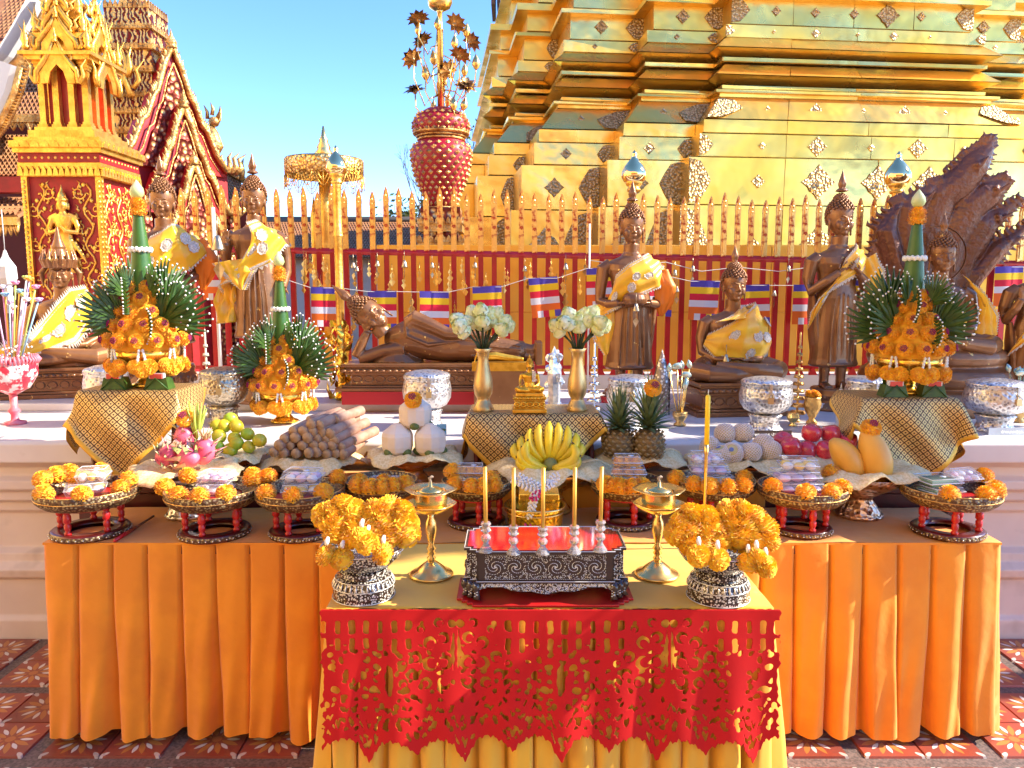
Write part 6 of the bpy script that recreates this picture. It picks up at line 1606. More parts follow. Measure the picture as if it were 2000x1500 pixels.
# ================================================================ fruit on footed bowls along the bench
AMB = M('amber_bowl', (.5, .16, .02), .25, .2, coat=.5)
PAPER = M('cream_lace_paper', (.92, .7, .36), .6, col2=(.78, .54, .22), vs=110, thr=(.42, .6), bump=.5, bs=120, dist=.002)
def footed(label, px, Y, z0, zr, r, mat, rp, pr_=None, paper=True, seed=0, plabel=''):
    c = W(px, 900, Y); t = thing('footed_bowl', label, 'bowl', (c.x, Y, z0)); h = zr-z0
    g = MB(); g.lathe([(r*.42, 0), (r*.44, h*.06), (r*.36, h*.2), (r*.24, h*.38), (r*.26, h*.45), (r*.5, h*.6), (r*.82, h*.8), (r, h*.98), (r*.99, h), (r*.8, h*.86), (.01, h*.8)], 36); ob('bowl', g, mat, parent=t)
    g = MB(); g.lathe([(r*.44, h*.015), (r*.47, h*.05), (r*.44, h*.09)], 36, cap=False); ob('foot_ring', g, mat, parent=t)
    if paper:
        rs = random.Random(seed+3); ph = [rs.uniform(0, 6) for _ in range(4)]
        def P(u, v):
            a = 2*PI*u; e = rp*(1+.10*math.cos(4*a+ph[0])+.03*math.sin(11*a+ph[1])); q = v*e
            z = .006+max(0, q-r*.55)*.22 if q < r else .006+(r*.45)*.22-(q-r)*.55
            return (q*math.cos(a), q*math.sin(a)*.9, z+.010*v*v*math.sin(9*a+ph[2])+.004*math.sin(a*23)*v)
        o = ob('paper_doily', MB().grid(P, 80, 12), PAPER, loc=(c.x, Y, zr)); solid(o, .0012); tag(o, plabel, 'doily')
    return t, c.x
Y2 = 3.27; ZR = .985
def pile(fn, lst, zb, r, lift=1.62):
    """lst of (px, py, level): rests on zb, level 0.. ; returns world centres"""
    return [T(x, y, zb+r+lv*r*lift) for (x, y, lv) in lst]
# dragon fruit
SILB = M('engraved_silver', (.72, .7, .68), .3, .95, col2=(.2, .17, .15), vs=48, thr=(.4, .18), bump=1, dist=.005, kind='VORONOI')
COPB = M('engraved_copper', (.75, .5, .36), .3, .95, col2=(.25, .12, .07), vs=48, thr=(.4, .18), bump=1, dist=.005, kind='VORONOI')
_, x = footed('silver footed bowl at left under cream paper, holding dragon fruits', 362, 3.04, TZ+.006, .965, .19, SILB, .23, seed=1, plabel='cream paper under the dragon fruits hanging over its silver bowl')
DRP = M('dragon_pink', (.62, .06, .14), .4, col2=(.78, .16, .25), vs=9); DRG = M('dragon_scale', (.45, .5, .14), .45, col2=(.75, .3, .3), vs=12)
def dragon(c, label, rx, sc=1.):
    t = thing('dragon_fruit', label, 'dragon fruit', c, rnd(0, 6)); t.rotation_euler = (rx, rnd(-.4, .4), rnd(0, 6)); t.scale = (sc, sc, sc)
    ob('fruit', MB().ell((0, 0, 0), (.04, .04, .052), 16), DRP, parent=t); ga = PI*(3-5**.5); g = MB()
    for i in range(20):
        z = .9-1.6*i/20; q = math.sqrt(1-z*z); a = ga*i; p = Vector((.04*q*math.cos(a), .04*q*math.sin(a), .052*z)); o = Vector((math.cos(a)*q, math.sin(a)*q, .7)).normalized()
        tn = Vector((-math.sin(a), math.cos(a), 0)); g.add([p-tn*.012, p+o*.022, p+tn*.012, p+o*.042+Vector((math.cos(a), math.sin(a), 0))*.006], [(0, 1, 3), (1, 2, 3), (0, 3, 2)], 0, True)
    for k in range(7): a = k*.9; g.tube([(0, 0, .045), (.012*math.cos(a), .012*math.sin(a), .07), (.022*math.cos(a), .022*math.sin(a), .09)], [.006, .005, .001], 4)
    ob('green_scales', g, DRG, parent=t)
dragon(W(326, 890, 3.0), 'leftmost pink dragon fruit on the cream paper beneath the left brocade point', R(60)); dragon(W(368, 893, 2.98), 'middle pink dragon fruit on the cream paper', R(75)); dragon(W(398, 882, 3.02), 'rightmost bright pink dragon fruit of the pile', R(15), 1.1)
dragon(W(360, 855, 3.06), 'topmost dragon fruit with long green scales, under a marigold', 0, 1.0)
mg_thing(W(362, 818, 3.06), 'marigold head with purple centre perched on the dragon fruit pile', None, True, 1.0, (R(50), 0, 0))
g = MB()
for k in range(14): a = k*.8; g.tube([(0, 0, 0), (.02*math.cos(a), .02*math.sin(a), .07), (.045*math.cos(a), .03*math.sin(a), .13+.01*(k % 4))], [.006, .008, .001], 5)
o = ob('leafy_sprig', g, M('yellow_green_leaf', (.45, .55, .08), .5), loc=W(385, 860, 3.07)); tag(o, 'yellow green leaf sprig standing behind the dragon fruits', 'leaves')
# mandarins
_, x = footed('hidden footed bowl under the mandarins, left of the bundle of brown rolls', 462, 3.3, BZ+.002, .975, .12, AMB, .16, seed=2, plabel='cream paper under the green and yellow mandarins')
MAND = M('mandarin_skin', (.75, .5, .02), .35, col2=(.3, .5, .03), vs=9, thr=(.35, .65), bump=.3, bs=180, dist=.001)
ML = [(425, 874, 0), (450, 879, 0), (486, 873, 0), (507, 860, 0), (462, 866, 0), (428, 852, 1), (458, 856, 1), (484, 848, 1), (438, 832, 2), (462, 833, 2), (424, 832, 2), (450, 819, 3)]
mme = MB().ell((0, 0, 0), (.031, .031, .028), 16); mme.tube([(0, 0, .026), (0, 0, .031)], .003, 5); mme = mme.mesh('mandarin', MAND)
for k, (px, py, lv) in enumerate(sorted(ML)):
    c = T(px, py, 1.012+lv*.038); c.y = min(max(c.y, 3.2), 3.36) if lv == 0 else 3.3-.0*lv
    c = W(px, py, 3.24+.03*lv)
    o = ob('mandarin', mme, None, loc=c, rot=(rnd(-1, 1), rnd(-1, 1), rnd(0, 6)), sc=rnd(.92, 1.06)); tag(o, '%s mandarin from the left in the yellow green heap' % ORD[k], 'mandarin', 'mandarins in the heap')
# brown rolls
_, x = footed('hidden footed bowl under the stack of brown rolls', 612, 3.3, BZ+.002, .955, .15, AMB, .215, seed=3, plabel='cream paper under the stacked brown rolls')
ROLL = M('brown_roll', (.4, .2, .13), .75, col2=(.5, .3, .2), vs=18); ROLLE = M('roll_end', (.52, .36, .22), .8, col2=(.38, .23, .12), vs=30)
rme = MB().tube([(0, 0, 0), (0, .2, .0)], .0255, 14, 0, cap=False); rme.lathe([(.0255, 0), (.024, .004), (.001, .005)], 14, 1, X=RX(PI/2)); rme = rme.mesh('brown_roll', [ROLL, ROLLE])
RL = [(1525, 1380), (1580, 1385), (1650, 1388), (1720, 1385), (1765, 1381), (1820, 1390), (1870, 1387), (1917, 1393), (1555, 1342), (1617, 1342), (1685, 1343), (1748, 1340), (1800, 1347), (1850, 1345), (1903, 1350), (1585, 1305), (1645, 1300), (1715, 1300), (1765, 1303), (1815, 1308), (1862, 1312), (1635, 1262), (1690, 1262), (1742, 1264), (1792, 1265), (1842, 1275), (1735, 1224), (1785, 1230)]
RL = sorted([(x*.35, 400+y*.35) for x, y in RL])
for k, (px, py) in enumerate(RL):
    o = ob('brown_roll', rme, None, loc=W(px, py, 3.2+rnd(-.006, .012)), rot=(R(rnd(2, 7)), 0, -R(rnd(10, 18))), sc=(rnd(.8, .95), 1, rnd(.8, .95))); tag(o, '%s brown stick from the left in the stacked bundle' % ORD[min(k, 28)], 'stick', 'brown sticks in the stack')
for k, (px, py) in enumerate(((605, 822), (655, 820), (670, 845), (688, 862), (640, 835))):
    o = ob('brown_roll', rme, None, loc=W(px, py, 3.3), rot=(R(5), 0, -R(rnd(22, 34))), sc=.9); tag(o, '%s loose stick from the left lying on top behind the bundle' % ORD[k], 'stick', 'brown sticks in the stack')
# coconuts
_, x = footed('amber footed bowl holding three peeled coconuts, left of centre', 808, 3.26, BZ+.002, .985, .165, AMB, .215, seed=4, plabel='cream paper under the three peeled coconuts')
COCO = M('peeled_coconut', (.84, .7, .56), .7, col2=(.74, .58, .43), vs=7, thr=(.4, .7), bump=.3, bs=50); COCG = M('coconut_green', (.12, .15, .03), .6)
def coconut(c, label):
    t = thing('peeled_coconut', label, 'coconut', c, rnd(0, 6))
    g = MB(); g.lathe([(.045, 0), (.062, .016), (.068, .035), (.0685, .08), (.062, .096), (.02, .128), (.001, .134)], 12, sm=False, wob=.03, wn=6); o = ob('white_husk', g, COCO, parent=t); bevel(o, .004)
    g = MB()
    for k in range(4): a = k*PI/2+.4; g.ell((.052*math.cos(a), .052*math.sin(a), .014), (.022, .022, .018), 10)
    ob('green_skin_remnant', g, COCG, parent=t)
    g = MB(); g.ell((.058*math.cos(1), .058*math.sin(1), .096), (.02, .02, .006), 8); ob('green_edge', g, COCG, parent=t)
zt0 = ZR+.012
cc = [Vector((W(776, 850, 3.2).x, 3.2, zt0)), Vector((W(840, 850, 3.2).x, 3.2, zt0)), Vector((W(812, 800, 3.25).x, 3.235, zt0+.108))]
for c, nm in zip(cc, ('left peeled coconut of the lower pair on the amber bowl', 'right peeled coconut of the lower pair on the amber bowl', 'topmost peeled coconut resting on the other two, crowned by a marigold')): coconut(c, nm)
mg_thing(W(807, 781, 3.18), 'marigold head with purple centre on the topmost coconut', None, True, 1.0, (R(55), 0, 0))
# bananas
_, x = footed('brass footed bowl in the centre under lace paper, holding the bananas', 1075, 3.1, TZ+.006, .965, .19, BRASS, .262, seed=5, plabel='large round lace paper under the bunch of bananas')
BANM = M('banana_skin', (.95, .7, .02), .4, col2=(.72, .5, .05), vs=14, thr=(.4, .7), bump=.1, bs=30); BTIP = M('banana_tip', (.06, .04, .015), .7)
bt = thing('banana_bunch', 'ripe yellow bunch of bananas fanned upright in the centre', 'bananas', W(1075, 908, 3.03)); bm0 = bt.location
def bpt(px, py, Y): return W(px, py, Y)-bm0
BA = [(1006, 866, 1000, 905), (1020, 852, 1012, 890), (1036, 838, 1028, 880), (1054, 829, 1048, 872), (1073, 823, 1070, 868), (1090, 826, 1092, 868), (1108, 832, 1112, 874), (1124, 846, 1128, 882), (1134, 866, 1138, 896)]
def banana(tip, mid, root, Y0, Y1, r=.018):
    a, b_, c_ = bpt(*root, Y0), bpt(*mid, Y0-.045), bpt(*tip, Y1); pts = []; rad = []
    for i in range(13):
        t = i/12; p = a*(1-t)**2+b_*2*t*(1-t)+c_*t*t; pts.append(p); rad.append(r*(.32+.68*min(1, t/.2)) if t < .2 else r*(1 if t < .8 else 1-.75*((t-.8)/.2)**1.6))
    g = MB(); g.tube(pts, rad, 6, 0, True); d = (pts[-1]-pts[-2]).normalized(); g.tube([pts[-1]-d*.002, pts[-1]+d*.010], [.0045, .0035], 6, 1)
    ob('banana', g, [BANM, BTIP], parent=bt)
for (tx, ty, mx_, my_) in BA: banana((tx, ty), (mx_+(mx_-1070)*.12, my_), (1072+(tx-1072)*.08, 903), 3.05, 3.07)
for (tx, ty, mx_, my_) in ((1030, 862, 1012, 905), (1018, 876, 1008, 915), (1120, 868, 1140, 905), (1010, 895, 1020, 925), (1132, 893, 1122, 925)): banana((tx, ty), (mx_, my_), (1072+(tx-1072)*.1, 913), 3.0, 2.99, .0185)
g = MB(); g.lathe([(.03, 0), (.028, .02), (.016, .035), (.001, .036)], 10, 0, X=RX(R(70))); ob('crown_stub', g, M('banana_stub', (.25, .26, .08), .7), parent=bt)
# pineapples
_, x = footed('footed bowl right of the bananas, covered with cream paper under the pineapples', 1243, 3.28, BZ+.002, .975, .15, AMB, .21, seed=6, plabel='cream paper with wavy edge under the two pineapples')
PINB = M('pineapple_skin', (.13, .08, .03), .65, col2=(.24, .15, .05), vs=60); PINE = M('pineapple_eye', (.33, .22, .09), .6); PLF = M('pineapple_leaf', (.09, .16, .05), .55, col2=(.2, .25, .12), vs=24)
def pineapple(c, label, hb, seed, lh):
    t = thing('pineapple', label, 'pineapple', c); rs = random.Random(seed)
    g = MB(); g.lathe([(.036, 0), (.054, .01), (.064, hb*.3), (.065, hb*.6), (.055, hb*.85), (.034, hb)], 20); ob('fruit', g, PINB, parent=t)
    g = MB(); rows = 7
    for j in range(rows):
        z = hb*(.07+.86*j/(rows-1)); r = .053+.013*math.sin(PI*min(1, z/hb)); n = 12
        for k in range(n):
            a = 2*PI*(k+.5*(j % 2))/n; w, h_ = r*PI/n*.8, hb/rows*.5; ca, sa = math.cos(a), math.sin(a); b_ = Vector((r*ca, r*sa, z)); tn = Vector((-sa, ca, 0)); o = Vector((ca, sa, 0))
            g.add([b_-tn*w, b_-Vector((0, 0, h_)), b_+tn*w, b_+Vector((0, 0, h_)), b_+o*.008, b_+o*.013+Vector((0, 0, .007))], [(0, 1, 4), (1, 2, 4), (2, 3, 4), (3, 0, 4), (0, 4, 5)])
    ob('eyes', g, PINE, parent=t, kind='stuff')
    for k in range(60):
        u = k/60; a = k*2.4; el = R(8+80*u); L = lh*(.45+.6*u)*rs.uniform(.85, 1.1); d = Vector((math.cos(a)*math.cos(el), math.sin(a)*math.cos(el), math.sin(el))); w = .0115*(1.2-.5*u)
        b_ = Vector((0, 0, hb+.012*u+lh*.15*u)); tn = Vector((-math.sin(a), math.cos(a), 0)); nn = tn.cross(d); bend = Vector((math.cos(a), math.sin(a), -.6))*.02*(1-u)
        g = MB(); p1, p2 = b_+d*L*.5, b_+d*L+bend
        g.add([b_-tn*w, b_-nn*w*.3, b_+tn*w, p1-tn*w*.9, p1-nn*w*.4, p1+tn*w*.9, p2], [(0, 1, 4, 3), (1, 2, 5, 4), (3, 4, 6), (4, 5, 6)], 0, True); ob('crown_leaf', g, PLF, parent=t)
pineapple(Vector((W(1208, 890, 3.2).x, 3.2, ZR)), 'left pineapple, slightly smaller, with a spread green crown', .115, 1, .17)
pineapple(Vector((W(1266, 890, 3.18).x, 3.18, ZR)), 'right pineapple with a taller grey green crown, next to a marigold', .12, 2, .205)
mg_thing(W(1275, 758, 3.14), 'marigold head with purple centre in the crown of the right pineapple', None, True, 1., (R(55), .3, 0))
# pears in foam nets and wrapped apples
_, x = footed('amber footed bowl under cream paper, holding the pears in foam nets', 1440, 3.28, BZ+.002, .955, .17, AMB, .235, seed=7, plabel='cream paper under the netted pears')
_, x = footed('footed bowl under cream paper, holding the wrapped red apples', 1590, 3.3, BZ+.002, .96, .13, AMB, .18, seed=8, plabel='cream paper under the wrapped red apples')
PEAR = M('pear_skin', (.72, .58, .25), .45, col2=(.6, .48, .18), vs=20)
NET = M('foam_net', (.92, .78, .7), .8)
pme = MB(); pme.ell((0, 0, 0), (.044, .044, .04), 16); pme = pme.mesh('pear', PEAR)
g = MB()
for k in range(20):
    for s in (1, -1):
        g.tube([(.0465*math.cos(e)*math.cos(2*PI*k/20+s*e*1.1), .0465*math.cos(e)*math.sin(2*PI*k/20+s*e*1.1), .043*math.sin(e)) for e in [-1.25+q*.28 for q in range(9)]], .0016, 4)
netme = g.mesh('foam_net', NET)
for k, (px, py, Y, fl) in enumerate(sorted([(1386, 873, 3.24, 1), (1416, 846, 3.27, 0), (1451, 845, 3.27, 0), (1430, 885, 3.17, 1), (1466, 883, 3.18, 0), (1491, 868, 3.23, 1), (1410, 890, 3.17, 0), (1505, 880, 3.2, 1)])):
    t = thing('netted_pear', '%s pear in a white foam net from the left' % ORD[k], 'pear', W(px, py, Y), 0, 'pears in foam nets'); t.rotation_euler = (rnd(-1.2, -.6) if fl else -.4, rnd(-.3, .3), rnd(0, 3))
    ob('pear', pme, None, parent=t); ob('foam_net', netme, None, parent=t)
    ob('sticker', MB().lathe([(.01, 0), (.009, .001)], 14, 0, (0, 0, .0405)), M('blue_sticker', (.15, .2, .45), .4), parent=t)
APP = M('apple_skin', (.75, .012, .03), .3, col2=(.62, .01, .02), vs=16, coat=.8); WRAP = M('cling_film', (.9, .5, .6), .08, alpha=.06, spec=1, coat=1)
ame = MB().lathe([(.004, -.03), (.02, -.036), (.036, -.024), (.043, 0), (.04, .022), (.024, .036), (.01, .03), (.001, .024)], 20).mesh('apple', APP)
wme = MB(); 
for k in range(1): wme.lathe([(.01, -.038), (.04, -.036), (.048, 0), (.045, .03), (.02, .043), (.002, .044)], 9, 0, sm=False, wob=.05, wn=5)
wme = wme.mesh('cling_film', WRAP)
for k, (px, py, Y) in enumerate(sorted([(1545, 873, 3.2), (1585, 846, 3.25), (1622, 847, 3.26), (1612, 880, 3.2), (1655, 862, 3.25), (1575, 880, 3.22), (1530, 862, 3.27), (1640, 886, 3.2)])):
    t = thing('wrapped_apple', '%s red apple from the left, in cling film beside the mangoes' % ORD[k], 'apple', W(px, py, Y), 0, 'red apples in cling film'); t.rotation_euler = (rnd(-.6, .6), rnd(-.6, .6), rnd(0, 3))
    ob('apple', ame, None, parent=t); ob('cling_film', wme, None, parent=t)
# mangoes on the copper bowl
_, x = footed('copper toned engraved bowl at right under lace paper, holding two large yellow mangoes', 1683, 3.04, TZ+.006, .965, .2, COPB, .255, seed=9, plabel='scalloped lace paper under the two large yellow mangoes')
MANG = M('mango_skin', (.82, .43, .06), .42, col2=(.75, .36, .05), vs=9, thr=(.35, .7), bump=.1, bs=60); 
def mango(c, ry, L, r, label):
    g = MB(); n = 14; pts = []; rad = []
    for i in range(n+1):
        t = i/n; pts.append((.012*math.sin(t*PI), 0, L*(t-.5))); rad.append(r*max(.02, math.sin(PI*min(1, .03+t*.94)))**.52*(1.08-.22*t))
    g.tube(pts, rad, 20); o = ob('mango', g, MANG, loc=c, rot=(R(-12), ry, .2)); tag(o, label, 'mango'); return o
mango(W(1650, 899, 2.97), R(-32), .19, .056, 'left large yellow mango leaning against the upright one'); mango(W(1704, 893, 2.95), R(-12), .225, .062, 'right large yellow mango standing upright with a marigold on top')
mg_thing(W(1701, 836, 2.96), 'marigold head with purple centre on top of the upright mango', None, True, 1.05, (R(45), 0, 0))
# ================================================================ things on the front table
FT = FZ+.006
MOP = M('inlaid_pearl', (.82, .78, .68), .25, .3, col2=(.05, .03, .022), vs=150, thr=(.36, .46), kind='VORONOI', coat=.6)
DLAC = M('black_lacquer', (.045, .024, .018), .25, coat=.6); PEARLY = M('shell_sliver', (.78, .74, .66), .22, .35, coat=.5)
GLASSRED = M('glossy_red_top', (.55, .004, .012), .06, .1, coat=1.)
c = T(1065, 1177, FT); bx = Vector((c.x, c.y+.105, FT)); BW, BD, BH = .42, .20, .0
zt_ = ZA(1080, c.y)-FT   # top height
box = thing('inlaid_box', 'black mother of pearl inlaid box with red top, scalloped apron and curled feet', 'box', bx)
def notched(w, d, n=2, s=.018):
    pts = []
    for (sx, sy) in ((-1, -1), (1, -1), (1, 1), (-1, 1)):
        q = []
        for k in range(n+1): q.append((w/2-s*(n-k), d/2-s*k)); 
        r = []
        for k in range(n+1):
            r.append((w/2-s*(n-k)*1., d/2-s*k))
            if k < n: r.append((w/2-s*(n-k), d/2-s*(k+1)))
        r = [(a, b) for a, b in r]
        if (sx, sy) in ((1, -1), (-1, 1)): r = r
        else: r = r[::-1]
        pts += [(a*sx, b*sy) for a, b in r]
    return pts
def notch_prism(g, w, d, z0, z1, mi=0, n=2, s=.018):
    p = notched(w, d, n, s); N = len(p)
    g.add([(a, b, z0) for a, b in p]+[(a, b, z1) for a, b in p], [tuple(range(N-1, -1, -1)), tuple(range(N, 2*N))]+[(i, (i+1) % N, (i+1) % N+N, i+N) for i in range(N)], mi)
g = MB(); notch_prism(g, BW+.05, BD+.03, zt_*.36, zt_*.40); notch_prism(g, BW+.04, BD+.02, zt_*.40, zt_-.008); notch_prism(g, BW+.055, BD+.035, zt_-.008, zt_-.001); ob('box_body', g, DLAC, parent=box)
g = MB(); notch_prism(g, BW+.035, BD+.015, zt_-.0008, zt_+.002); ob('red_top', g, GLASSRED, parent=box)
g = MB(); P_ = notched(BW+.053, BD+.033); g.tube([(a, b, zt_) for a, b in P_], .0018, 4, closed=True, sm=False); g.tube([(a, b, zt_*.40) for a, b in notched(BW+.053, BD+.033)], .0014, 4, closed=True, sm=False); ob('pearl_edging', g, PEARLY, parent=box)
# apron with scalloped lower edge, front and back
def apron(y, w, rz=0):
    g = MB(); z1 = zt_*.36; P_ = [(-w/2, z1)]
    n = 40
    low = []
    for k in range(n+1):
        u = k/n; x = -w/2+w*u; e = abs(2*u-1)
        z = z1-.016-.012*math.cos((u-.5)*2*PI*1)*1-.006*abs(math.sin(u*PI*5))
        if e > .84: z = z1-.016-(e-.84)/.16*.012
        low.append((x, z))
    poly = low+[(w/2, z1), (-w/2, z1)]
    g.prism(poly, -.004, .004); o = ob('apron', g, DLAC, parent=box, loc=(0, y, 0)) if not rz else ob('apron', g, DLAC, parent=box, loc=(y, 0, 0), rz=rz)
    return low
low = apron(-BD/2-.006, BW); apron(BD/2+.006, BW); apron(-BW/2-.016, BD*.8, -PI/2); apron(BW/2+.016, BD*.8, PI/2)
for sx in (-1, 1):
    for sy in (-1, 1):
        for (dx, dy) in ((0, 0), (.018, -.016), (.034, -.034)):
            x, y = sx*(BW/2-.012+dx), sy*(BD/2+.006+dy); g = MB()
            g.tube([(0, 0, zt_*.36), (sx*.004, sy*.006, zt_*.25), (0, 0, zt_*.12), (sx*.002, sy*.008, .004)], [(.013, .011), (.012, .011), (.008, .008), (.012, .012)], 8)
            for q in range(5): g.ell((sx*.001, -.0115*1, .012+.0085*q), (.004, .002, .0025), 6, 1); g.ell((sx*.001-.006, -.0105, .016+.0085*q), (.003, .002, .002), 6, 1)
            ob('curled_foot', g, [DLAC, PEARLY], parent=box, loc=(x, y, 0))
# pearl slivers in spirals on the front panel and apron
def slivers(x0, x1, z0, z1, y, n, mesh=None):
    g = MB(); cx_ = [x0+(x1-x0)*(k+.5)/n for k in range(n)]; cz_ = (z0+z1)/2; rm = (x1-x0)/n/2
    def sl(x, z, a, L, w):
        ca, sa = math.cos(a)*L, math.sin(a)*L; na, nb = -math.sin(a)*w, math.cos(a)*w
        g.add([(x-ca, y, z-sa), (x+na, y-.0008, z+nb), (x+ca, y, z+sa), (x-na, y-.0008, z-nb)], [(0, 3, 2, 1)])
    for k, cx in enumerate(cx_):
        s = 1 if k % 2 else -1
        for arm in range(3):
            for q in range(15):
                t = q/15; a = arm*2*PI/3+s*t*4.6; r = rm*(.12+.86*t); x, z = cx+r*math.cos(a), cz_+r*.92*math.sin(a)
                if z0 < z < z1: sl(x, z, a+s*(PI/2-.5), .0032, .0011)
        for q in range(8): sl(cx+rm*.06*math.cos(q), cz_+rm*.06*math.sin(q), q, .002, .001)
    rs = random.Random(3)
    for k in range(int((x1-x0)*(z1-z0)*60000)):
        x, z = rs.uniform(x0, x1), rs.uniform(z0, z1)
        if min(math.hypot(x-cx, z-cz_) for cx in cx_) > rm*.95: sl(x, z, rs.uniform(0, 3), .0026, .0009)
    for z in (z0-.002, z1+.002):
        m = int((x1-x0)/.0052)
        for k in range(m): sl(x0+(x1-x0)*(k+.5)/m, z, .0, .002, .0009)
    return g
g = slivers(-BW/2+.035, BW/2-.035, zt_*.45, zt_-.014, -(BD+.02)/2-.0008, 6); ob('shell_inlay', g, PEARLY, parent=box, kind='stuff')
g = MB(); rs = random.Random(8)
for k in range(900):
    u = rs.random(); i = min(39, int(u*40)); x, zl = low[i]; z = rs.uniform(zl+.002, zt_*.36-.002); a = rs.choice((.6, -.6, 1.2, 2.2)); ca, sa = math.cos(a)*.0027, math.sin(a)*.0027; x += rs.uniform(-.005, .005)
    g.add([(x-ca, -BD/2-.0108, z-sa), (x+sa*.35, -BD/2-.0115, z-ca*.35), (x+ca, -BD/2-.0108, z+sa), (x-sa*.35, -BD/2-.0115, z+ca*.35)], [(0, 1, 2, 3)])
ob('apron_inlay', g, PEARLY, parent=box, kind='stuff')
g = MB()
for sx in (-1, 1):     # notched corner faces
    for (x, y) in ((BW/2+.004-.008, -BD/2+.009), (BW/2+.013, -BD/2+.027)):
        for q in range(60):
            zz_ = zt_*.42+(zt_*.5)*rs.random(); xx = sx*(x+rs.uniform(-.006, .006)); a = rs.uniform(0, 3); ca, sa = math.cos(a)*.0025, math.sin(a)*.0025
            g.add([(xx-ca, y-.0105, zz_-sa), (xx+sa*.4, y-.011, zz_-ca*.4), (xx+ca, y-.0105, zz_+sa), (xx-sa*.4, y-.011, zz_+ca*.4)], [(0, 1, 2, 3)])
ob('corner_inlay', g, PEARLY, parent=box, kind='stuff')
g = MB(); notch_prism(g, BW+.10, BD+.06, .0, .008, 0, 3, .016); o = ob('red_tray_mat', g, RED, loc=(bx.x, bx.y-.008, FT-.001)); bevel(o, .002); tag(o, 'red lacquered board with stepped corners under the inlaid box', 'board')
box.location.z = FT+.0075
# glass candlesticks and thin gold candles
GLS = bpy.data.materials.new('cut_glass'); GLS.use_nodes = True; b_ = GLS.node_tree.nodes['Principled BSDF']
b_.inputs['Base Color'].default_value = (1, .95, .95, 1); b_.inputs['Roughness'].default_value = .06; b_.inputs['Transmission Weight'].default_value = .75; b_.inputs['IOR'].default_value = 1.45
GCAN = M('gold_candle', (.8, .48, .08), .35, .5)
ztop = box.location.z+zt_+.0025
for k, (px, pyb, pyt, pyc) in enumerate(((949, 1083, 1020, 912), (1003, 1087, 1027, 914), (1060, 1087, 1030, 914), (1121, 1086, 1027, 913), (1172, 1082, 1017, 912))):
    c = T(px, pyb-6, ztop); h = ZA(pyt, c.y)-ztop
    nm = ['leftmost', 'second from left', 'middle', 'second from right', 'rightmost'][k]
    t = thing('glass_candlestick', '%s of five cut glass candlesticks on the red topped box' % nm, 'candlestick', (c.x, c.y, ztop), 0, 'glass candlesticks on the inlaid box')
    ob('glass_body', MB().lathe([(.021, 0), (.02, .004), (.009, h*.24), (.007, h*.3), (.0135, h*.4), (.0145, h*.48), (.012, h*.56), (.006, h*.62), (.012, h*.68), (.0155, h*.72), (.012, h*.82), (.0115, h*.86), (.0155, h*.94), (.0135, h), (.005, h), (.004, h*.8)], 10, sm=False, cap=False), GLS, parent=t)
    hc_ = ZA(pyc, c.y)-ztop
    o = ob('thin_candle', MB().tube([(0, 0, h*.8), (rnd(-.002, .002), 0, hc_)], .0058, 10), GCAN, loc=(c.x, c.y, ztop)); tag(o, '%s of five thin golden candles in the glass candlesticks' % nm, 'candle', 'thin gold candles')
# brass oil lamps
for (px, pyb, which) in ((843, 1122, 'left'), (1283, 1122, 'right')):
    c = T(px, pyb, FT); m_ = MP(c.y, 1.0); Hh = ZA(950, c.y)-FT; h = Hh
    t = thing('brass_oil_lamp', '%s brass pedestal oil lamp with petalled bowl beside the inlaid box' % which, 'oil lamp', (c.x, c.y, FT))
    ob('foot', MB().lathe([(43*m_, 0), (44*m_, .003), (41*m_, .008), (30*m_, .014), (26*m_, .024), (15*m_, .038), (7*m_, .047)], 40), BRASS, parent=t)
    ob('stem', MB().lathe([(7*m_, .046), (9*m_, .056), (5*m_, .063), (9*m_, .072), (6*m_, .08), (10*m_, .088), (5*m_, .1), (8*m_, h*.42), (12*m_, h*.52), (11*m_, h*.6), (6*m_, h*.66), (7*m_, h*.7)], 24), BRASS, parent=t)
    ob('petalled_dish', MB().lathe([(7*m_, h*.69), (28*m_, h*.73), (42*m_, h*.78), (49*m_, h*.82), (47*m_, h*.82), (38*m_, h*.785), (20*m_, h*.77)], 48, wob=.045, wn=6, cap=False), BRASS, parent=t)
    ob('oil_cup', MB().lathe([(18*m_, h*.755), (30*m_, h*.77), (33*m_, h*.84), (33*m_, h*.93), (34*m_, h*.95), (31*m_, h*.95), (30*m_, h*.9), (2*m_, h*.9)], 36, cap=False), BRASS, parent=t)
    ob('upper_rim', MB().lathe([(31*m_, h*.945), (48*m_, h*.965), (50*m_, h*.975), (44*m_, h*.97), (30*m_, h*.95)], 48, wob=.04, wn=6, cap=False), BRASS, parent=t)
    ob('lid', MB().lathe([(25*m_, h*.955), (24*m_, h*.965), (14*m_, h*.99), (4*m_, h*1.0), (3.4*m_, h*1.05)], 32), BRASS, parent=t)
    ob('wick', MB().tube([(0, 0, h), (.001, 0, h*1.05), (-.003, 0, h*1.09), (.006, 0, h*1.11), (.009, 0, h*1.1)], [.0045, .0045, .005, .005, .003], 8), M('burnt_wick', (.4, .3, .2), .9), parent=t)
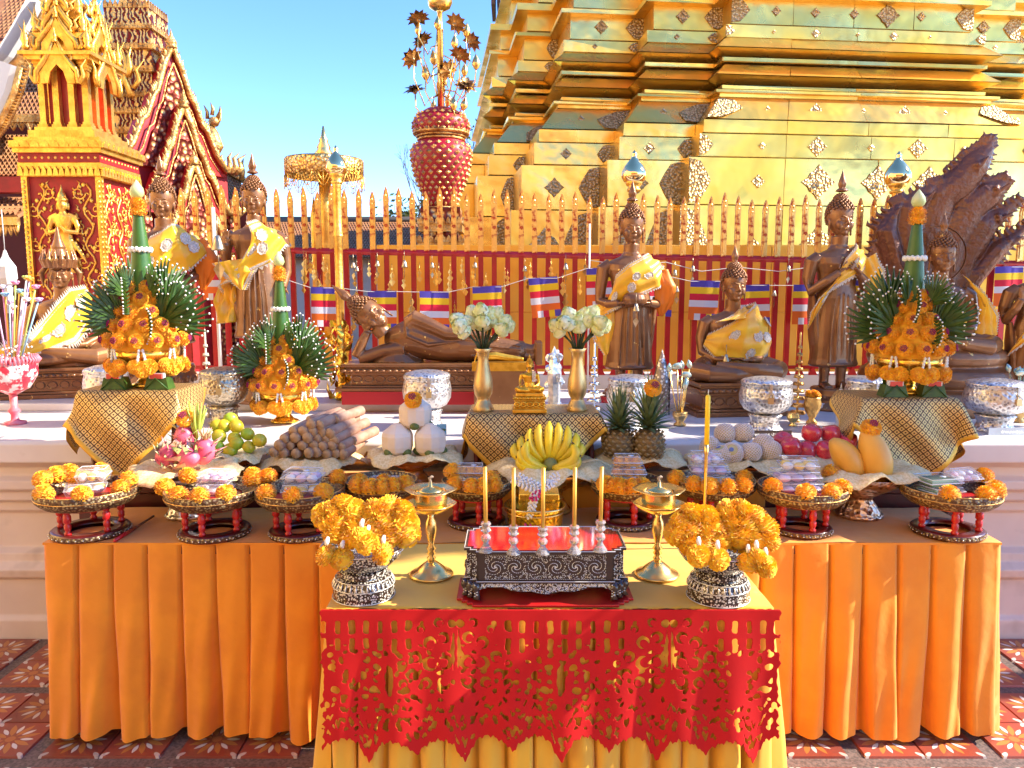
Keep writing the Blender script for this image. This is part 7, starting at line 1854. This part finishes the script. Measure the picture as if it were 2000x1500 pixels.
# inlaid pedestal bowls heaped with marigold garlands
def mop_bowl(px, pyb, label, gl):
    c = T(px, pyb, FT); m_ = MP(c.y, 1.0); t = thing('inlaid_bowl', label, 'pedestal bowl', (c.x, c.y, FT), PI/8)
    n = 16; r = 60*m_
    ob('foot', MB().lathe([(r, 0), (r*1.01, .002), (r*1.0, .036), (r*.98, .038), (r*.9, .058), (r*.74, .064)], n, sm=False), MOP, parent=t)
    g = MB()
    for k in range(34): a = 2*PI*k/34; p0, p1 = Vector((r*.995*math.cos(a), r*.995*math.sin(a), .040)), Vector((r*.91*math.cos(a), r*.91*math.sin(a), .057)); g.tube([p0, p1], [.0042, .0012], 4)
    for zz, rr in ((.037, 1.01), (.0015, 1.02), (.06, .91)): g.tube([(r*rr*math.cos(2*PI*q/32), r*rr*math.sin(2*PI*q/32), zz) for q in range(32)], .0016, 4, closed=True)
    ob('shell_points', g, PEARLY, parent=t)
    ob('neck', MB().lathe([(r*.74, .06), (r*.72, .066), (r*.8, .07), (r*.8, .082), (r*.72, .087)], 32, sm=False), MOP, parent=t)
    R_ = 80*m_; ob('bowl', MB().lathe([(r*.7, .085), (r*.95, .098), (R_*.9, .12), (R_, .145), (R_*1.03, .152), (R_*.97, .152), (R_*.6, .12)], 32, sm=False), MOP, parent=t)
    g = MB()
    for k in range(46): a = 2*PI*k/46; g.tube([(R_*1.01*math.cos(a), R_*1.01*math.sin(a), .147), (R_*.95*math.cos(a), R_*.95*math.sin(a), .131)], [.0036, .001], 4)
    g.tube([(R_*1.02*math.cos(2*PI*q/40), R_*1.02*math.sin(2*PI*q/40), .152) for q in range(40)], .002, 4, closed=True); ob('shell_rim', g, PEARLY, parent=t)
    for (lab, heads, tass, Yo) in gl:
        c0 = W(heads[0][0], heads[0][1], c.y+Yo); gt = thing('marigold_garland', lab, 'garland', (c.x+(c0.x-c.x)*.8, c.y-.01, FT+.155))
        for (x, y, s_) in heads:
            p = W(x, y, c.y+Yo-.055*(y-985)/90-.01); ob('marigold_head', random.choice(MG_SUN), None, parent=gt, loc=p-gt.location, rot=(rnd(.1, 1.1), rnd(-.8, .8), rnd(0, 6)), sc=s_*1.16)
        for (x, y) in tass:
            p = W(x, y, c.y-R_*.95-.012); ob('marigold_head', random.choice(MG_SUN), None, parent=gt, loc=p-gt.location, rot=(rnd(.6, 1.2), rnd(-.5, .5), rnd(0, 6)), sc=.92)
            g = MB(); q0 = p-gt.location+Vector((0, .004, .028)); g.tube([q0, q0+Vector((0, .004, .012)), q0+Vector((.002, .012, .02))], [.006, .007, .004], 8); ob('jasmine_tie', g, PEARL, parent=gt)
mop_bowl(711, 1160, 'left inlaid pedestal bowl heaped with marigold garlands, black with shell pattern', [
    ('left garland of bright marigolds on the left inlaid bowl', [(652, 1002, 1), (672, 988, .95), (690, 1000, 1), (640, 1022, 1), (665, 1022, 1.05), (690, 1030, 1), (655, 1042, 1), (682, 1048, 1), (632, 1005, .9)], [(638, 1085), (668, 1092)], .01),
    ('right garland of bright marigolds on the left inlaid bowl', [(735, 1000, 1.05), (760, 992, 1), (785, 1000, 1), (725, 1022, 1), (755, 1020, 1.1), (788, 1024, 1.1), (735, 1046, 1.05), (765, 1048, 1.05), (795, 1045, 1), (720, 1010, 1), (778, 1040, 1)], [(718, 1062), (748, 1082), (706, 1050)], .015)])
mop_bowl(1402, 1164, 'right inlaid pedestal bowl heaped with marigold garlands, black with shell pattern', [
    ('left garland of bright marigolds on the right inlaid bowl', [(1332, 1022, 1), (1352, 1008, 1), (1378, 1012, 1), (1325, 1042, 1), (1350, 1038, 1.05), (1380, 1040, 1.1), (1345, 1060, 1), (1372, 1064, 1.05), (1400, 1056, 1), (1395, 1032, 1)], [(1365, 1085), (1402, 1092)], .01),
    ('right garland of bright marigolds on the right inlaid bowl', [(1424, 1002, 1), (1448, 1000, 1), (1472, 1012, 1), (1430, 1024, 1.05), (1458, 1026, 1.1), (1490, 1034, 1.1), (1446, 1052, 1.1), (1474, 1056, 1.1), (1496, 1052, 1), (1428, 1044, 1)], [(1462, 1100), (1496, 1106), (1478, 1092)], .015)])
# tall yellow candle on a slim gold spike
c = T(1377, 1100, FT); c.y = 2.62; c.x = W(1376, 990, 2.62).x
t = thing('candle_spike', 'slim gold candle spike rising behind the right inlaid bowl', 'candle holder', (c.x, c.y, FT)); z1 = ZA(868, 2.62)-FT
ob('foot', MB().lathe([(.035, 0), (.036, .006), (.012, .012), (.006, .03)], 20), BRASS, parent=t); ob('spike', MB().lathe([(.006, .01), (.006, z1-.04), (.0075, z1-.035), (.0085, z1)], 10), BRASS, parent=t)
o = ob('yellow_candle', MB().lathe([(.0088, 0), (.0086, ZA(772, 2.62)-FT-z1-.004), (.005, ZA(772, 2.62)-FT-z1+.001)], 12, 0), M('yellow_wax', (.95, .68, .03), .4, sss=.2), loc=(c.x, c.y, FT+z1)); tag(o, 'tall bright yellow candle standing on the slim gold spike', 'candle')
ob('wick', MB().tube([(0, 0, 0), (.001, 0, .02)], .0015, 5), PEARL, parent=o, loc=(0, 0, ZA(772, 2.62)-FT-z1))
# gold basket, gold box, jasmine garland
bY = 2.80; c = W(1045, 1045, bY); t = thing('gilt_basket', 'round gilt basket behind the glass candlesticks', 'basket', (c.x, bY, TZ+.006)); m_ = MP(bY, 1.0); zb = ZA(985, bY)-TZ-.006
GLIT = M('glittering_gold', (.95, .7, .1), .25, .9, col2=(.7, .42, .04), vs=70, bump=1, dist=.003, kind='VORONOI', thr=(.2, .5))
ob('basket_wall', MB().lathe([(48*m_, 0), (50*m_, .005), (57*m_, zb*.9), (60*m_, zb), (55*m_, zb), (50*m_, zb*.6)], 36, cap=False), GLIT, parent=t)
g = MB(); g.tube([(60*m_*math.cos(2*PI*k/36), 60*m_*math.sin(2*PI*k/36), zb-.003*math.cos(4*PI*k/36)) for k in range(36)], .004, 6, closed=True); g.tube([(59*m_*math.cos(2*PI*k/36), 59*m_*math.sin(2*PI*k/36), zb*.84) for k in range(36)], .0025, 6, closed=True); ob('rim', g, BRASS, parent=t)
zz = TZ+.006+zb*.9; gb = thing('gold_box', 'square yellow gold box sitting in the gilt basket', 'box', (W(1052, 980, bY).x, bY, zz-.03)); zq = ZA(958, bY)-zz+.03
o = ob('box', MB().box((0, 0, zq/2), (.15, .1, zq)), GOLDP, parent=gb); bevel(o, .004); ob('lid_band', MB().box((0, 0, zq*.7), (.154, .104, .012)), GLIT, parent=gb)
jt = thing('jasmine_garland', 'white jasmine garland with magenta bands draped over the gold box', 'garland', W(1045, 950, bY-.07)); j0 = jt.location
JAM = M('jasmine_petal', (.85, .82, .76), .6, bump=.6, bs=120, dist=.004); MAG = M('magenta_flower', (.6, .02, .14), .6)
def jroll(pts, r, mat, nm, seed=0):
    g = MB(); rs = random.Random(seed); P_ = [W(*p)-j0 for p in pts]; n = len(P_)
    for i in range(n-1):
        m = max(2, int((P_[i+1]-P_[i]).length/.007))
        for q in range(m):
            c_ = P_[i].lerp(P_[i+1], q/m)
            for k in range(7): a = 2*PI*k/7+q*.45; rr = r*rs.uniform(.7, 1.); g.ell((c_.x+rr*math.cos(a), c_.y+rr*math.sin(a)*.7, c_.z+rr*.75*math.sin(a+.5)), .0058, 5)
    ob(nm, g, mat, parent=jt)
jroll([(1008, 935, bY-.06), (1030, 945, bY-.07), (1052, 955, bY-.08), (1075, 945, bY-.06), (1084, 930, bY-.04)], .022, JAM, 'jasmine_roll', 1)
jroll([(1045, 962, bY-.09), (1040, 985, bY-.1), (1035, 1010, bY-.1)], .014, JAM, 'hanging_jasmine', 2); jroll([(1048, 966, bY-.1), (1042, 974, bY-.105)], .018, MAG, 'magenta_band', 3)
for dx in (-8, 2, 12):
    g = MB(); p = W(1034+dx, 1022, bY-.1)-j0; g.tube([p, p+Vector((0, 0, -.02)), p+Vector((0, 0, -.035))], [.003, .008, .002], 6); ob('magenta_tassel', g, MAG, parent=jt)

# ================================================================ alms bowls on the ledge
LOCKM = M('padlock_brass', (.7, .55, .3), .35, .9)
def alms(px, pyb, wpx, pyt, label, mat=SILV, lid=True, lock=True):
    c = T(px, pyb-4, LZ+.0); m_ = MP(c.y); h = ZA(pyt, c.y)-LZ; r = wpx*m_/2; t = thing('alms_bowl', label, 'alms bowl', (c.x, c.y, LZ), rnd(-.2, .2), 'silver alms bowls on the ledge')
    ob('foot', MB().lathe([(r*.66, 0), (r*.68, h*.04), (r*.58, h*.08), (r*.52, h*.16), (r*.6, h*.28), (r*.64, h*.3), (r*.5, h*.33)], 32), mat, parent=t)
    ob('bowl', MB().lathe([(r*.45, h*.32), (r*.8, h*.4), (r*.97, h*.52), (r, h*.66), (r*.95, h*.78), (r*.9, h*.84), (r*.94, h*.85), (r*.94, h*.87)], 36), mat, parent=t)
    ob('lid', MB().lathe([(r*.95, h*.87), (r*.95, h*.91), (r*.88, h*.94), (r*.5, h*.985), (r*.45, h*.98), (r*.2, h*1.0), (.001, h)], 36), mat, parent=t)
    g = MB(); g.box((0, 0, h*.985), (r*.34, .004, .003)); ob('coin_slot', g, M('dark_slot', (.02, .02, .02), .6), parent=t)
    if lock:
        g = MB(); g.box((0, -r*.98, h*.80), (.012, .006, h*.2)); ob('hasp', g, SILVP, parent=t)
        g = MB(); g.box((0, -r*1.02, h*.62), (.026, .01, .03)); g.tube([(-.008, -r*1.02, h*.66), (-.008, -r*1.02, h*.72), (0, -r*1.02, h*.75), (.008, -r*1.02, h*.72), (.008, -r*1.02, h*.66)], .0022, 6); ob('padlock', g, LOCKM, parent=t)
    return t
alms(835, 838, 96, 722, 'polished silver alms bowl behind the coconuts')
alms(1229, 842, 92, 731, 'silver alms bowl behind the pineapples')
alms(1493, 845, 102, 735, 'grey silver alms bowl with padlock in front of the seated meditating Buddha')
alms(1690, 842, 86, 734, 'silver alms bowl half hidden behind the right banana leaf arrangement')
alms(1941, 845, 116, 739, 'large grey silver alms bowl with padlock at the right edge')
alms(440, 832, 92, 716, 'tarnished brassy alms bowl between the two left banana leaf arrangements', M('tarnished_brass', (.5, .42, .3), .34, .9, col2=(.2, .16, .12), vs=60, thr=(.4, .15), bump=1, dist=.005, kind='VORONOI'))
alms(214, 832, 86, 712, 'silver alms bowl mostly hidden behind the left brocade stand', lock=False)
# name plaques
def text_mesh(body, size, mat, parent, loc, rot, nm='lettering', font=None):
    cu = bpy.data.curves.new(nm, 'FONT'); cu.body = body; cu.size = size; cu.extrude = .0006; cu.align_x = 'CENTER'; cu.align_y = 'CENTER'
    o = bpy.data.objects.new(nm, cu); COL.objects.link(o); dg = bpy.context.evaluated_depsgraph_get(); me = bpy.data.meshes.new_from_object(o.evaluated_get(dg)); bpy.data.objects.remove(o)
    me.materials.clear(); me.materials.append(mat); o = bpy.data.objects.new(nm, me); COL.objects.link(o); o.parent = parent; o.location = loc; o.rotation_euler = rot; return o
def plaque(px, py, w, h, label, txt, mat, Y):
    c = T(px, py, LZ); c.y = Y; c.x = W(px, py, Y).x; t = thing('name_plaque', label, 'sign', (c.x, Y, LZ))
    g = MB(); g.prism([(0, 0), (.03, 0), (.004, h), (0, h)], -w/2, w/2, 0, X=RZ(PI/2)); ob('plate', g, mat, parent=t)
    text_mesh(txt, h*.62, M('engraved_letters', (.9, .86, .8), .5), t, (0, -.0165, h*.52), (R(50), 0, 0)); return t
pl_ = plaque(1505, 838, .2, .035, 'dark metal name plaque with engraved lettering under the seated Buddha', 'พระพุทธ ปางสมาธิ', M('dark_plate', (.2, .15, .12), .4, .6), 3.53)
plaque(1972, 845, .2, .035, 'pale metal name plaque at the right edge below the alms bowl', 'ปางนาคปรก', M('pale_plate', (.5, .55, .6), .4, .5), 3.6)
# ================================================================ Buddhist flags on their string
FLC = [M('flag_blue', (.09, .06, .42), .7), M('flag_yellow', (.95, .6, .01), .7), M('flag_red', (.75, .01, .04), .7), M('flag_white', (.78, .74, .76), .7), M('flag_orange', (.9, .16, .01), .7)]
STRM = M('white_string', (.8, .78, .72), .7)
def flag_mesh(seed):
    rs = random.Random(seed); g = MB(); w, h = .184, .25; a, b_ = rs.uniform(0, 6), rs.uniform(.6, 1.2)
    def P(u, v): return ((u-.5)*w+.006*(1-v)*math.sin(a), -.010*math.sin(u*5*b_+a)*(1-v*.6)-.006*(1-v), -(1-v)*h)
    g.grid(P, 15, 12, mf=lambda i, j: ([4, 3, 2, 1, 0][int(i/3)] if j < 2 else [4, 3, 2, 1, 0][(j-2)//2]))
    return g.mesh('buddhist_flag', FLC)
FM = [flag_mesh(k) for k in range(4)]
FS = [(422, 508, .0, 'in front of the left standing Buddhas'), (636, 561, -.02, 'right of the left standing Buddhas, beside the lotus bud post'), (746, 568, .0, 'just behind the head of the reclining Buddha'), (848, 569, -.02, 'above the waist of the reclining Buddha'), (951, 559, .05, 'above the left vase of folded lotus'), (1060, 542, .09, 'between the left vase and the bowl-holding Buddha'), (1174, 523, .03, 'peeping out left of the bowl-holding Buddha'), (1286, 540, -.04, 'just right of the bowl-holding Buddha'), (1378, 548, -.03, 'left of the seated meditating Buddha'), (1474, 556, .03, 'right of the seated meditating Buddha'), (1578, 556, .0, 'behind the Buddha with crossed hands'), (1690, 545, .0, 'behind the right banana leaf arrangement, left side'), (1788, 540, 0, 'behind the naga Buddha'), (1882, 534, -.0, 'right of the naga Buddha'), (1972, 520, .03, 'at the right edge above the last alms bowl')]
fy = 4.9; pts = []
for k, (px, py, tl, lab) in enumerate(FS):
    p = W(px, py, fy); o = ob('buddhist_flag', FM[k % 4], None, loc=p, rot=(0, -tl, rnd(-.1, .1))); tag(o, 'striped Buddhist flag %s' % lab, 'flag', 'Buddhist flags strung along the fence')
    pts.append(p+Vector((-.09, 0, -.005))); pts.append(p+Vector((.09, 0, -.005)))
pts = [W(330, 500, fy)]+pts+[W(2040, 512, fy)]
o = ob('flag_string', MB().tube(pts, .0018, 4), STRM); tag(o, 'thin white string carrying the Buddhist flags along the fence', 'string')
o = ob('light_string', MB().tube([W(1150, 508, 4.93), W(1230, 520, 4.93), W(1300, 512, 4.93), W(1370, 530, 4.93), W(1440, 522, 4.93), W(1520, 530, 4.93), W(1600, 520, 4.93), W(1700, 524, 4.93)], .0022, 4), STRM); tag(o, 'second sagging white cord along the right part of the fence', 'cord')
# ================================================================ bells and leaf charms on the fence
g = MB(); 
for (z, w) in ((0, .012), (-.03, .016)):
    g.add([(0, 0, z+.012), (w, 0, z-.006), (0, .003, z-.03), (-w, 0, z-.006)], [(0, 1, 2, 3)])
g.tube([(0, 0, .05), (0, 0, -.03)], .001, 4); CHARM = g.mesh('leaf_charm', BRASS)
BX = [(690, 505), (697, 512), (737, 502), (790, 503), (844, 505), (928, 505), (1025, 512), (1105, 508)]
BX2 = [(1353, 512), (1322, 552), (1540, 512), (1512, 560), (1612, 505), (1890, 512), (1318, 520)]
for lst, side in ((BX, 'left part'), (BX2, 'right part')):
    for k, (px, py) in enumerate(sorted(lst)):
        o = ob('wind_bell', BELLME, None, loc=W(px, py+14, 4.93), sc=rnd(1.0, 1.5) if side == 'left part' else 1.2, rz=rnd(0, 3)); tag(o, '%s small bell from the left on the %s of the red fence' % (ORD[k], side), 'bell', 'bells on the fence')
rs = random.Random(5); CH = []
for k in range(46):
    x = rs.uniform(690, 900) if k < 26 else rs.uniform(900, 1150); y = rs.uniform(515, 640) if k < 30 else rs.uniform(515, 560); CH.append((x, y))
for k in range(14): CH.append((rs.uniform(590, 640), rs.uniform(505, 560)))
def ordn(k):
    if k < 19: return ORD[k]
    t, u = divmod(k+1, 10); return (['', '', 'twent', 'thirt', 'fort', 'fift', 'sixt'][t]+('ieth' if u == 0 else 'y-'+ORD[u-1]))
for k, (px, py) in enumerate(sorted(CH)):
    o = ob('leaf_charm', CHARM, None, loc=W(px, py, 4.94), sc=rs.uniform(.8, 1.5), rz=rs.uniform(-.5, .5)); tag(o, '%s tiny gilt leaf charm from the left on the red fence' % ordn(k), 'charm', 'leaf charms on the fence')
# ================================================================ small things on the ledge
SILT = M('silver_foil', (.8, .82, .86), .2, 1)
def silver_tree(px, pyb, pyt, Y, z0, wmax, label, mat, tiers=9, nm='silver_tree'):
    c = W(px, pyb, Y); h = ZA(pyt, Y)-z0; t = thing(nm, label, 'ornament', (c.x, Y, z0)); g = MB(); g.lathe([(wmax*.4, 0), (wmax*.42, .01), (.006, .02), (.005, h*.98), (.001, h)], 12); ob('stem', g, mat, parent=t)
    for k in range(tiers):
        r = wmax*(1-.8*k/tiers); z = h*(.12+.8*k/tiers); g = MB(); g.lathe([(.004, z), (r*.8, z+.004), (r, z-.012), (r*.96, z-.012), (r*.7, z+.001)], 12, wob=.12, wn=6, cap=False); ob('tier', g, mat, parent=t)
    return t
silver_tree(1160, 795, 668, 3.62, LZ, .045, 'tiered silver foil tree between the right vase and the bowl-holding Buddha', SILT)
silver_tree(408, 812, 642, 4.1, LZ, .04, 'white and gold tiered parasol spire left of the second banana leaf arrangement', M('white_gold', (.8, .74, .6), .4, .3), 8, 'tiered_spire')
silver_tree(1556, 822, 648, 3.95, LZ, .042, 'dark gilt tiered spire left of the Buddha with crossed hands', GILT2, 10, 'tiered_spire')
silver_tree(700, 812, 622, 4.5, LZ+.044, .0, 'x', SILT, 1) if False else None
t = thing('mesh_cone', 'slender silver mesh cone standing right of the bowl-holding Buddha', 'ornament', (W(1292, 740, 4.2).x, 4.2, LZ)); hh = ZA(682, 4.2)-LZ
g = MB(); g.lathe([(.05, 0), (.05, hh*.5), (.03, hh*.75), (.001, hh)], 14, sm=False); ob('cone', g, M('silver_mesh', (.7, .68, .66), .35, .8, col2=(.25, .2, .18), vs=60, kind='VORONOI', thr=(.3, .5), bump=.6), parent=t)
# crystal figure behind the vases
c = W(1082, 790, 3.6); hh = ZA(676, 3.6)-LZ; t = thing('crystal_figure', 'clear crystal figurine standing between the small golden Buddha and the right vase', 'figurine', (c.x, 3.6, LZ)); rs = random.Random(6)
CRY = M('crystal', (.82, .86, .95), .08, .55, col2=(.5, .55, .65), vs=40, bump=.5, bs=50)
g = MB()
for k in range(34): z = rs.uniform(0, hh*.94); r = .045*(1-.4*abs(z/hh-.6)); a = rs.uniform(0, 6); g.ell((rs.uniform(-1, 1)*r*.7, rs.uniform(-1, 1)*r*.5, z), (rs.uniform(.012, .024), .014, rs.uniform(.014, .03)), 6, sm=False, rot=(a, a, a))
g.lathe([(.045, 0), (.03, .03), (.03, hh*.5), (.035, hh*.7), (.02, hh*.9), (.001, hh)], 7, sm=False); ob('figure', g, CRY, parent=t)
# metal lotus bouquets
ENM = M('blue_enamel', (.25, .55, .6), .3, .4, col2=(.75, .7, .5), vs=30)
def bouquet(px, pyb, Y, pyt, label):
    c = W(px, pyb, Y); hh = ZA(pyt, Y)-LZ; t = thing('metal_lotus_bouquet', label, 'ornament', (c.x, Y, LZ)); rs = random.Random(px)
    ob('pot', MB().lathe([(.03, 0), (.032, .008), (.018, .02), (.036, .045), (.04, .06), (.034, .066), (.04, .07), (.02, .07)], 20), VASEM, parent=t)
    st = MB()
    for k in range(9):
        a = 2*PI*k/9; q = rs.uniform(.02, .075); p = Vector((q*math.cos(a), q*.5*math.sin(a), hh*rs.uniform(.62, .98))); st.tube([(p.x*.2, p.y*.2, .06), (p.x*.5, p.y*.5, hh*.4), p], .003, 5)
        g = MB(); g.lathe([(.003, -.012), (.012, 0), (.014, .012), (.008, .026), (.001, .036)], 8) if k % 3 else g.ell((0, 0, 0), (.026, .006, .016), 10); ob('enamel_bud', g, ENM, parent=t, loc=p, rot=(rs.uniform(-.4, .4), rs.uniform(-.4, .4), 0))
    ob('stems', st, BRASS, parent=t)
bouquet(1328, 815, 3.85, 708, 'enamelled metal lotus bouquet in a brass pot left of the meditating Buddha'); bouquet(1990, 815, 3.95, 708, 'metal lotus bouquet in a brass pot at the right edge')
# white figurine, small gilt pots and bell
c = W(1640, 815, 3.8); hh = ZA(752, 3.8)-LZ; t = thing('white_figurine', 'tiny white standing figurine right of the Buddha with crossed hands', 'figurine', (c.x, 3.8, LZ)); g = MB()
g.lathe([(.026, 0), (.026, .015), (.018, .022), (.02, .05), (.016, hh*.45), (.02, hh*.6), (.022, hh*.7), (.008, hh*.76), (.008, hh*.78)], 14, sy=.7); g.ell((0, 0, hh*.85), (.0125, .013, .016), 10); g.lathe([(.006, 0), (.001, .025)], 8, 0, (0, 0, hh*.93))
for s in (-1, 1): g.tube([(s*.018, 0, hh*.7), (s*.026, -.005, hh*.5), (s*.005, -.02, hh*.5)], .006, 6)
ob('figure', g, M('white_stone', (.75, .73, .7), .5), parent=t)
def gpot(px, pyb, wpx, pyt, label, mat, flowers=False):
    c = T(px, pyb, LZ); m_ = MP(c.y); r = wpx*m_/2; h = ZA(pyt, c.y)-LZ; t = thing('small_pot', label, 'pot', (c.x, c.y, LZ))
    ob('pot', MB().lathe([(r*.6, 0), (r*.62, h*.06), (r*.3, h*.16), (r*.8, h*.4), (r, h*.58), (r*.85, h*.75), (r*.95, h*.8), (r*.5, h*.8)], 20), mat, parent=t)
    if flowers:
        for k in range(6): ob('faded_marigold', MG[k % 3], None, parent=t, loc=(r*.5*math.cos(k), r*.5*math.sin(k), h*.85+.01*(k % 2)), sc=.55)
gpot(1585, 828, 34, 762, 'small brown and gold pot of faded marigolds before the Buddha with crossed hands', GILT2, True)
gpot(1548, 832, 26, 800, 'tiny brass bell shaped cup beside the padlocked alms bowl', BRASS); gpot(1190, 800, 40, 768, 'small red lacquered pot partly hidden by the pineapples', RED)
o = ob('blue_card', MB().box((0, 0, .025), (.05, .004, .05)), M('blue_paper', (.12, .3, .5), .5), loc=(W(862, 835, 3.62).x, 3.62, LZ)); tag(o, 'small blue card standing on the ledge right of the coconuts', 'card')
# red bowl of plastic sticks at far left
c = W(28, 800, 3.9); t = thing('offering_bowl', 'red and white footed bowl at the far left edge filled with pastel plastic flowers', 'bowl', (c.x, 3.9, LZ))
PNK = M('pink_plastic', (.75, .08, .14), .4, col2=(.85, .3, .35), vs=22); zB = ZA(700, 3.9)-LZ
ob('stem', MB().lathe([(.05, 0), (.052, .012), (.02, .02), (.018, .05), (.03, .07), (.016, .09), (.02, zB*.5)], 16), PNK, parent=t)
ob('bowl', MB().lathe([(.02, zB*.45), (.08, zB*.55), (.118, zB*.75), (.122, zB*.98), (.112, zB*1.0), (.05, zB*.9)], 24), M('red_white_bowl', (.6, .03, .06), .35, col2=(.85, .72, .7), vs=26, thr=(.48, .56), bump=.5, bs=30), parent=t)
g = MB()
for k in range(44): a = 2*PI*k/44; r = .118; g.tube([(r*math.cos(a), r*math.sin(a), zB*.92), ((r+.015)*math.cos(a), (r+.015)*math.sin(a), zB*.98), (r*math.cos(a), r*math.sin(a), zB*1.04)], .006, 5)
ob('ruffled_rim', g, M('ruffle_pink', (.8, .2, .26), .5), parent=t)
PC = [M('pastel_%d' % i, c_, .5) for i, c_ in enumerate([(.75, .3, .5), (.3, .55, .75), (.55, .65, .15), (.85, .4, .05), (.8, .7, .75), (.6, .45, .75)])]
rs = random.Random(3)
for k, (px, py) in enumerate([(5, 560), (18, 590), (30, 552), (38, 568), (52, 542), (58, 545), (52, 585), (76, 585), (70, 560), (10, 575), (44, 575), (-10, 580), (25, 600)]):
    top = W(px, py, 3.9+rs.uniform(-.05, .05))-Vector((c.x, 3.9, LZ)); fl = thing('x', 'x', 'x') if False else None
    ob('plastic_stick', MB().tube([(top.x*.25, top.y*.3, zB*.9), top], .0045, 6), PC[k % 6], parent=t)
    g = MB(); g.ell((0, 0, 0), (.018, .018, .012), 8)
    for q in range(6): g.ell((.014*math.cos(q), .014*math.sin(q), .004), (.009, .009, .006), 6)
    ob('paper_flower', g, PC[(k+4) % 6], parent=t, loc=top)
g = MB()
for k in range(90): a = rs.uniform(0, 6.3); q = rs.uniform(0, .1); g.ell((q*math.cos(a), q*math.sin(a), zB*rs.uniform(.96, 1.2)), .006, 5)
ob('white_beads', g, PEARL, parent=t, kind='stuff')
# red lacquer post panel behind the left statues (sign frame on the fence)
# ================================================================ unseen trees added to cast shade, unseen walls added for warm bounce
def leafy(label, c, h, R0, n, seed, lsz=.1, flat=.75):
    rs = random.Random(seed); t = thing('tree', label, 'tree', c); g = MB(); g.tube([(0, 0, 0), (.1, .05, h*.4), (0, 0, h*.8)], [.2, .15, .08], 8)
    cl = []
    for k in range(16):
        a = rs.uniform(0, 6.3); q = R0*rs.uniform(.2, .8); p = Vector((q*math.cos(a), q*math.sin(a), h+R0*flat*rs.uniform(-.7, .7))); cl.append((p, R0*rs.uniform(.25, .45))); g.tube([(0, 0, h*.6), p*.5+Vector((0, 0, h*.35)), p], [.07, .05, .02], 5)
    ob('trunk', g, BARK, parent=t); lf = MB()
    for k in range(n):
        p, r = rs.choice(cl); d = Vector((rs.gauss(0, 1), rs.gauss(0, 1), rs.gauss(0, 1))).normalized()*r*rs.uniform(.5, 1.1); c_ = p+d; u = Vector((rs.gauss(0, 1), rs.gauss(0, 1), rs.gauss(0, .6))).normalized()*lsz; w = u.cross(Vector((rs.gauss(0, 1), rs.gauss(0, 1), 1))).normalized()*lsz*.45
        lf.add([c_-u, c_-w, c_+u, c_+w], [(0, 1, 2, 3)])
    ob('crown', lf, FOL, parent=t, kind='stuff'); return t
leafy('tall narrow leafy tree right of the court shading the long table', (6.5, 3.15, 0), 5.3, .52, 1500, 3, .085, 2.7)  # unseen trees, crowns placed and sized to block the sun
leafy('shorter leafy tree right of the court shading the right statues', (6.6, 4.3, 0), 4.6, .5, 800, 5, .085, 1.6)
CW = M('bounce_wall_gold', (.85, .64, .24), .6, col2=(.75, .5, .14), vs=1.2)
g = MB(); g.box((0, -9, 4.3), (30, .4, 8.6)); cl = thing('cloister', 'long sunlit cloister with red columns on the opposite side of the court', 'cloister', (0, 0, 0)); ob('cloister_wall', g, CW, parent=cl)  # unseen, made tall and turned to the sun for warm bounce
for k in range(15): ob('column', MB().lathe([(.2, 0), (.16, .1), (.15, 3.2), (.2, 3.3)], 14), RED, parent=cl, loc=(-13+k*1.9, -7.4, 0))
g = MB(); g.add([(-15, -6.6, 3.2), (15, -6.6, 3.2), (15, -8.8, 4.6), (-15, -8.8, 4.6), (-15, -6.6, 3.3), (15, -6.6, 3.3), (15, -8.8, 4.7), (-15, -8.8, 4.7)], [(0, 1, 2, 3), (4, 5, 6, 7), (0, 4, 5, 1)]); ob('roof', g, ROOFT, parent=cl); cl.rotation_euler = (0, 0, -R(27))

CREAM = M('bounce_wall_cream', (.85, .66, .34), .6, col2=(.78, .54, .22), vs=.8)
vi = thing('bounce_wall', 'sunlit cream and gold temple wall closing the left side of the court', 'temple hall', (0, 0, 0))  # unseen wall, added to throw warm sunlight back into the court
ob('bounce_wall_slab', MB().box((-6.4, .0, 3.2), (.3, 12, 6.4)), CREAM, parent=vi)
for k in range(8): ob('pilaster', MB().box((-6.18, -5.6+k*1.6, 2.3), (.14, .35, 4.6)), GILT, parent=vi)
g = MB(); g.add([(-5.9, -6.2, 6.4), (-5.9, 6.2, 6.4), (-8.6, 6.2, 8.6), (-8.6, -6.2, 8.6), (-5.9, -6.2, 6.5), (-5.9, 6.2, 6.5), (-8.6, 6.2, 8.7), (-8.6, -6.2, 8.7)], [(0, 1, 2, 3), (4, 5, 6, 7), (0, 4, 5, 1)]); ob('roof', g, ROOFT, parent=vi)

for (px, py0, py1, r, lab) in ((1148, 437, 742, .006, 'thin white upright tube on the fence left of the bowl-holding Buddha'), (432, 405, 745, .012, 'white upright post between the two left standing Buddhas')):
    a, b_ = W(px, py0, 4.93), W(px, py1, 4.93); o = ob('white_tube', MB().tube([(0, 0, 0), (0, 0, a.z-b_.z)], r, 12), M('white_tube', (.85, .83, .8), .35), loc=b_); tag(o, lab, 'pole')
